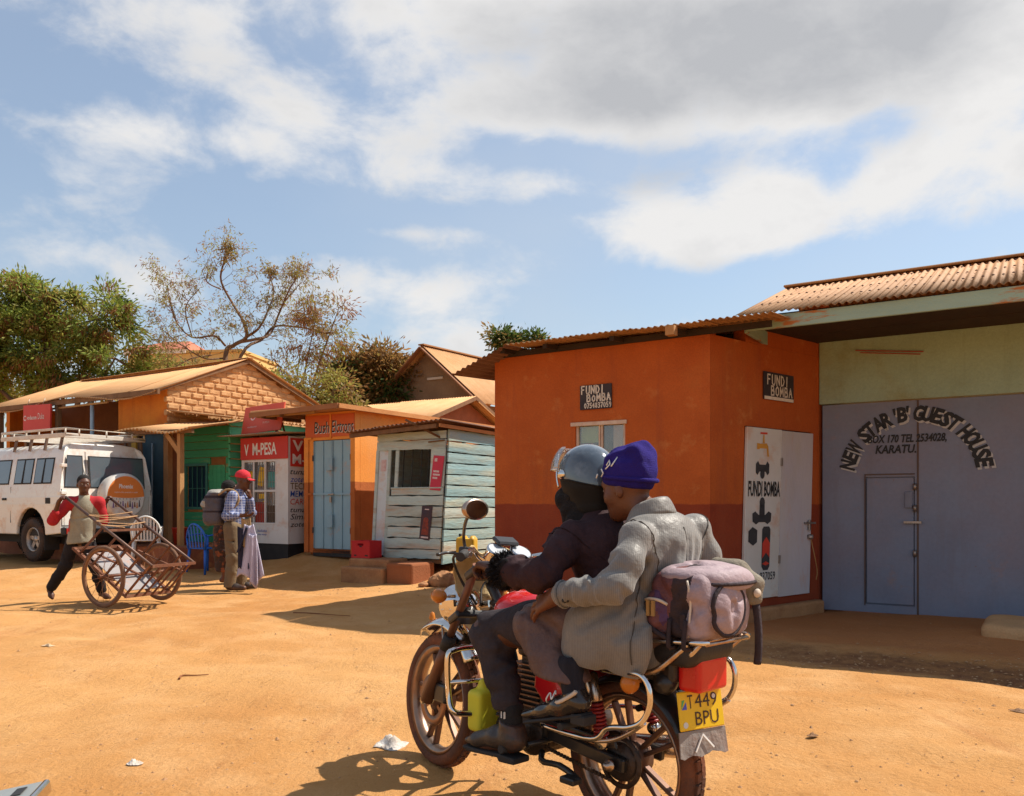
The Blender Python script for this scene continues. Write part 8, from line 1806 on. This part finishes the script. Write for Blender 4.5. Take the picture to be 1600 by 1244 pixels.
def make_woman():
    O = Vector((-4.27, 12.35, .02)); t = thing('person', 'person in dark patterned dress half hidden behind the grey rucksack', 'person', O); fw = Vector((.9, .43, 0)); l = Vector((-.43, .9, 0))
    V3 = lambda f, s, z: fw*f+l*s+Vector((0, 0, z))
    J = dict(fwd=fw, hip=V3(0, 0, .80), waist=V3(0, 0, .96), chest=V3(.02, 0, 1.13), neck=V3(.05, 0, 1.28), arm=[(V3(.02, -.15, 1.20), V3(-.0, -.2, .93), V3(.14, -.16, .80)), (V3(.02, .16, 1.20), V3(-.05, .22, .92), V3(-.02, .23, .68))],
             leg=[(V3(0, -.08, .80), V3(.01, -.08, .43), V3(-.02, -.08, .09), V3(.13, -.09, .03)), (V3(0, .08, .80), V3(.02, .08, .43), V3(.02, .08, .09), V3(.17, .09, .03))])
    F = Field((-.34, -.36, -.02), (.42, .36, 1.56), .0115); limbs_body(F, J, .92); H = V3(.09, 0, 1.40)
    for k in (0, 1): add_hand(F, J['arm'][k][2], (.1, .05, -1), fw*-.2+l*(1 if k == 0 else -1), fw, (.25, .35, .3), .92, .03, (.3, .3), k=.009)
    P, rT = add_head(F, H, fw, (0, 0, 1), .95, J['neck'], .05); F.build('body', M_skin2, t); add_eyes(P, t, .95)
    G = Field(H-Vector((.15, .15, .1)), H+Vector((.15, .15, .17)), .008); G.ell(P(-.03, 0, .045), (.105, .095, .10), rT, k=0); G.half(P(.07, 0, .06), P(.6, 0, 0)-P(0, 0, .75)); G.wrinkle(.006, 40, 2); G.build('hair', M_hair, t)
    G = Field((-.34, -.34, .12), (.34, .34, 1.30), .010); G.chain([V3(.02, 0, .22), V3(0, 0, .52), J['hip'], J['waist'], J['chest']], [.19, .185, .175, .135, .14], .06, flat=(fw, .8)); G.cap(J['chest'], J['neck']+Vector((0, 0, -.06)), .11, .07, .04)
    for k in (0, 1): sh, el, wr = J['arm'][k]; G.chain([sh, lerp(sh, el, .55)], [.066, .062], .03)
    G.wrinkle(.010, 16, 6); G.half((0, 0, .20), (0, .1, -1)); m = mat('batik_print', (.045, .022, .016, 1), (.03, .016, .012, 1), 9, .8, third=(.24, .065, .022, 1), tscale=13, tcon=(.52, .60), bump=.2); G.build('dress', m, t)
make_woman()

# ------------------------------------------------------------------ things standing about
M_plw = mat('white_plastic', (.66, .65, .62, 1), (.6, .58, .54, 1), 4, .35, dust=(DUST, .15)); M_plb = mat('blue_plastic', (.02, .13, .52, 1), (.016, .10, .42, 1), 4, .35)
def chair(label, loc, rz, m, slats):
    t = thing('plastic_chair', label, 'chair', loc, rz, 'plastic garden chairs in front of the shops')
    s = MB(); s.grid(lambda u, v: Vector(((u-.5)*.42, (v-.5)*.42, .43-.02*math.sin(math.pi*u)*math.sin(math.pi*v))), 6, 6); s.build('seat', m, t, solid=.012)
    for sx in (-1, 1):
        for sy in (-1, 1): MB().tube([(sx*.19, sy*.18, .43), (sx*.23, sy*.22, 0)], [.026, .018], 8).build('leg', m, t)
        MB().tube(curve_pts([(sx*.215, -.20, .43), (sx*.235, -.21, .62), (sx*.235, -.05, .66), (sx*.225, .19, .64)], 12), .022, 8, flat=((0, 0, 1), .6)).build('armrest', m, t)
    arch = lambda u: Vector(((u-.5)*.46, .21+.05*math.sin(math.pi*u)+.0, .60+.24*math.sin(math.pi*min(max(u, 0), 1))**.6))
    MB().tube([(-.21, .20, .42), (-.23, .21, .60)]+[arch(i/14) for i in range(15)]+[(.23, .21, .60), (.21, .20, .42)], .018, 8).build('back_frame', m, t)
    for i in range(slats): u = (i+1)/(slats+1); p = arch(u); MB().bar((p.x*.95, .205, .43), (p.x, p.y, p.z-.01), .030, .008, (0, 1, 0)).build('back_slat', m, t)
    return t
chair('white plastic garden chair beside the van and the porch post', (-6.30, 14.35, gz(-6.30, 14.35)), R(200), M_plw, 8)
chair('blue plastic chair half hidden by the man with the rucksack', (-5.18, 14.1, gz(-5.18, 14.1)), R(150), M_plb, 5)
def bucket():
    t = thing('bucket', 'red plastic bucket on the cement step behind the white chair', 'bucket', (-5.97, 15.0, .47))
    MB().lathe([(0, .01), (.115, .0), (.15, .29), (.162, .295), (.160, .31), (.145, .30), (.11, .02)], None, 24).build('shell', mat('red_plastic', (.50, .04, .02, 1), (.42, .03, .016, 1), 4, .4, dust=(DUST, .2)), t); MB().tube(curve_pts([(-.155, 0, .28), (-.12, .02, .22), (0, -.16, .20), (.12, .02, .22), (.155, 0, .28)], 14), .004, 5).build('handle', M_steel, t)
bucket()
def crate():
    t = thing('bottle_crate', 'red plastic bottle crate on the concrete step of the plank kiosk', 'crate', Vector((-1.02, 12.5, 0))+FX*-1.27+BY*-.30+Vector((0, 0, .372)), FA)
    m = mat('red_crate_plastic', (.52, .014, .022, 1), (.46, .012, .018, 1), 3, .35); b = MB(); w, d, h = .37, .28, .265
    wall_with_holes(b, -w/2, w/2, 0, h, -d/2, -d/2+.012, [(-.06, .06, .19, .225)]); wall_with_holes(b, -w/2, w/2, 0, h, d/2-.012, d/2, [(-.06, .06, .19, .225)])
    b.box((-w/2, -d/2+.013, 0), (-w/2+.012, d/2-.013, h)).box((w/2-.012, -d/2+.013, 0), (w/2, d/2-.013, h)).box((-w/2+.013, -d/2+.013, 0), (w/2-.013, d/2-.013, .012)); b.build('shell', m, t, bevel=.003)
    for z in (.0, .25): MB().box((-w/2-.006, -d/2-.006, z), (w/2+.006, -d/2-.001, z+.018)).build('rim', m, t, bevel=.002)
    for i in (-1, 0, 1): MB().box((i*.10-.003, -d/2+.013, .013), (i*.10+.003, d/2-.013, .2)).build('divider', m, t)
    mb = MB()
    for x, z, ww in ((-.13, .03, .05), (.09, .03, .06), (-.02, .17, .05)): mb.add([(x, -d/2-.002, z), (x+ww, -d/2-.002, z), (x+ww, -d/2-.002, z+.022), (x, -d/2-.002, z+.022)], [(0, 1, 2, 3)])
    mb.use(M_black); mb.build('printed_mark', None, t); mb.mats[0] = M_whitep
crate()
def jerrycan():
    t = thing('jerrycan', 'yellow plastic jerrycan against the plank kiosk side wall', 'jerrycan', (-.66, 12.15, .34), R(-20)); m = mat('yellow_plastic', (.66, .40, .03, 1), (.58, .33, .025, 1), 4, .4, dust=(DUST, .2))
    G = Field((-.2, -.14, -.02), (.2, .14, .48), .009); G.box((0, 0, .19), (.145, .095, .19), rd=.04, k=0); G.box((.02, 0, .37), (.10, .06, .03), rd=.02, k=.03); G.box((.03, 0, .375), (.045, .08, .022), rd=.01, k=.01, op='sub'); G.build('shell', m, t, smooth=2); MB().lathe([(0, .045), (.026, .043), (.028, 0)], Matrix.Translation((-.10, 0, .385)), 14).build('cap', M_black, t)
jerrycan()
M_rock = mat('orange_dusty_rock', (.44, .22, .10, 1), (.33, .15, .065, 1), 6, .95, bump=.6, bscale=22)
def rock(label, x, y, r, seed, sq=.65, grp='rocks at the foot of the plank kiosk'):
    rs = np.random.RandomState(seed); G = Field((-r*1.5,)*3, (r*1.5,)*3, r/9)
    for _ in range(5): c = rs.normal(0, r*.3, 3); G.ell(c*np.array([1, 1, .5]), r*rs.uniform(.55, .9, 3)*np.array([1, 1, sq]), k=r*.3)
    G.wrinkle(r*.10, 5/r, seed); o = G.build('rock', M_rock, None, smooth=1); o.location = (x, y, gz(x, y)+r*.25); tag(o, label, 'rock', grp)
rock('large rounded boulder beside the plank kiosk corner', -.93, 11.85, .20, 3); rock('small dusty stone at the step corner of plank kiosk', -1.25, 11.75, .09, 4); rock('middle sized rock under the plank kiosk side wall', -.68, 11.75, .13, 5)
def litter():
    m = mat('crumpled_white_film', (.60, .56, .52, 1), (.45, .36, .28, 1), 14, .5, bump=.5, bscale=60)
    def scrap(name, label, px, py, w, d, h, seed, mm=m):
        Y = 1560.0/(py-788); x = (px-800)/1300*Y; rs = np.random.RandomState(seed); ph = rs.uniform(0, 6, 6)
        g = MB(); g.grid(lambda u, v: Vector(((u-.5)*w*(1-.3*abs(v-.5)), (v-.5)*d*(1-.25*math.sin(u*5+ph[4])), max(.004, h*(.5+.5*math.sin(u*7+ph[0])*math.cos(v*6+ph[1]))*(1-(2*u-1)**2)*(1-(2*v-1)**2)*1.3+.006*math.sin(u*31+ph[2])*math.sin(v*27+ph[3])))), 18, 14)
        o = g.build(name, mm, None, solid=.002); o.location = (x, Y, gz(x, Y)+.004); o.rotation_euler = (0, 0, rs.uniform(-.5, .5)); tag(o, label, name.replace('_', ' '))
    scrap('plastic_bag', 'crumpled white plastic bag lying left of the motorcycle front wheel', 610, 1168, .16, .13, .06, 1); scrap('paper_scrap', 'small pale paper scrap alone on the open dirt road', 211, 1196, .075, .05, .02, 2)
    pap = mat('dusty_paper', (.62, .46, .30, 1), (.5, .34, .2, 1), 14, .8)
    scrap('torn_wrapper', 'tan torn wrapper on dirt far left below the boy', 75, 1007, .12, .05, .02, 3, pap); scrap('leaf_litter', 'dry curled leaf on dirt near the right edge', 1594, 1119, .10, .07, .015, 4, M_timber); scrap('dry_leaf', 'dry brown leaf on dirt right of the number plate', 1270, 1156, .06, .03, .015, 5, M_timber)
    def stick(label, pts):
        P = [at(px, py, 1560.0/(py-788)) for px, py in pts]; P = [Vector((p.x, p.y, gz(p.x, p.y)+.008)) for p in P]; o = MB().tube(curve_pts(P, 12), [.008-.0004*i for i in range(13)], 6).build('twig', mat('dry_twig', (.26, .10, .035, 1), (.2, .075, .03, 1), 20, .9), None); tag(o, label, 'twig')
    stick('bent brown twig lying in the middle of the dirt road', [(280, 1056), (285, 1051), (305, 1051), (326, 1050)]); stick('long thin dry twig on dirt before the building shadow', [(458, 962), (490, 963), (520, 965), (547, 966)])
    # stones and chips on the road: nobody could count them
    rs = np.random.RandomState(17); mb = MB(); mb.use(mat('road_chips', (.32, .15, .06, 1), (.44, .27, .14, 1), 30, .95))
    ico = [(0, 0, 1), (.9, 0, .2), (.3, .85, .2), (-.7, .5, .2), (-.7, -.5, .2), (.3, -.85, .2)]
    def chip(x, y, r):
        sc = rs.uniform(.6, 1.3, 3)*r; a = rs.uniform(0, 6.3); z = gz(x, y)-r*.12; c, s_ = math.cos(a), math.sin(a)
        v = [(x+(px*c-py*s_)*sc[0], y+(px*s_+py*c)*sc[1], z+pz*sc[2]*.7) for px, py, pz in ico]; mb.add(v, [(0, 1, 2), (0, 2, 3), (0, 3, 4), (0, 4, 5), (0, 5, 1)], False)
    for _ in range(3200): y = 2.7+9.5*rs.rand()**1.4; chip(rs.uniform(-.66, .66)*y, y, rs.uniform(.0025, .010)*(1+.9*(rs.rand() > .95)))
    for _ in range(700):
        u = rs.rand(); x = 1.7+u*3.6+rs.normal(0, .25); y = 6.9-.88*u*2.0+rs.normal(0, .35); chip(x, y, rs.uniform(.004, .018))
    for _ in range(350): u = rs.rand(); x = -6+5.5*u; y = 12.6-1.5*u+rs.normal(0, .5); chip(x, y, rs.uniform(.006, .02))
    tag(mb.build('gravel', None, None), 'scattered stone chips on the dirt road', 'gravel', kind='stuff')
litter()
def corner_object():
    Y = 3.28; p = at(20, 1244, Y); t = thing('metal_object', 'corner of an unidentified pale grey metal object at the bottom edge of the road', 'case', (p.x-.02, Y, 0), R(14)); m = mat('brushed_pale_metal', (.52, .53, .50, 1), (.42, .43, .40, 1), 9, .35, metal=.6)  # stand-in for an unidentified pale object; box shape and latch are assumed
    MB().box((-.50, -.22, .0), (.125, .10, .055), Matrix.Rotation(R(-9), 4, 'Y')).build('shell', m, t, bevel=.012, seg=2); MB().box((.105, -.225, -.002), (.135, .105, .058), Matrix.Rotation(R(-9), 4, 'Y')).build('corner_guard', M_chrome, t, bevel=.012, seg=2); MB().box((.03, -.05, .056), (.07, .04, .060), Matrix.Rotation(R(-9), 4, 'Y')).build('latch', M_black, t, bevel=.002)
corner_object()
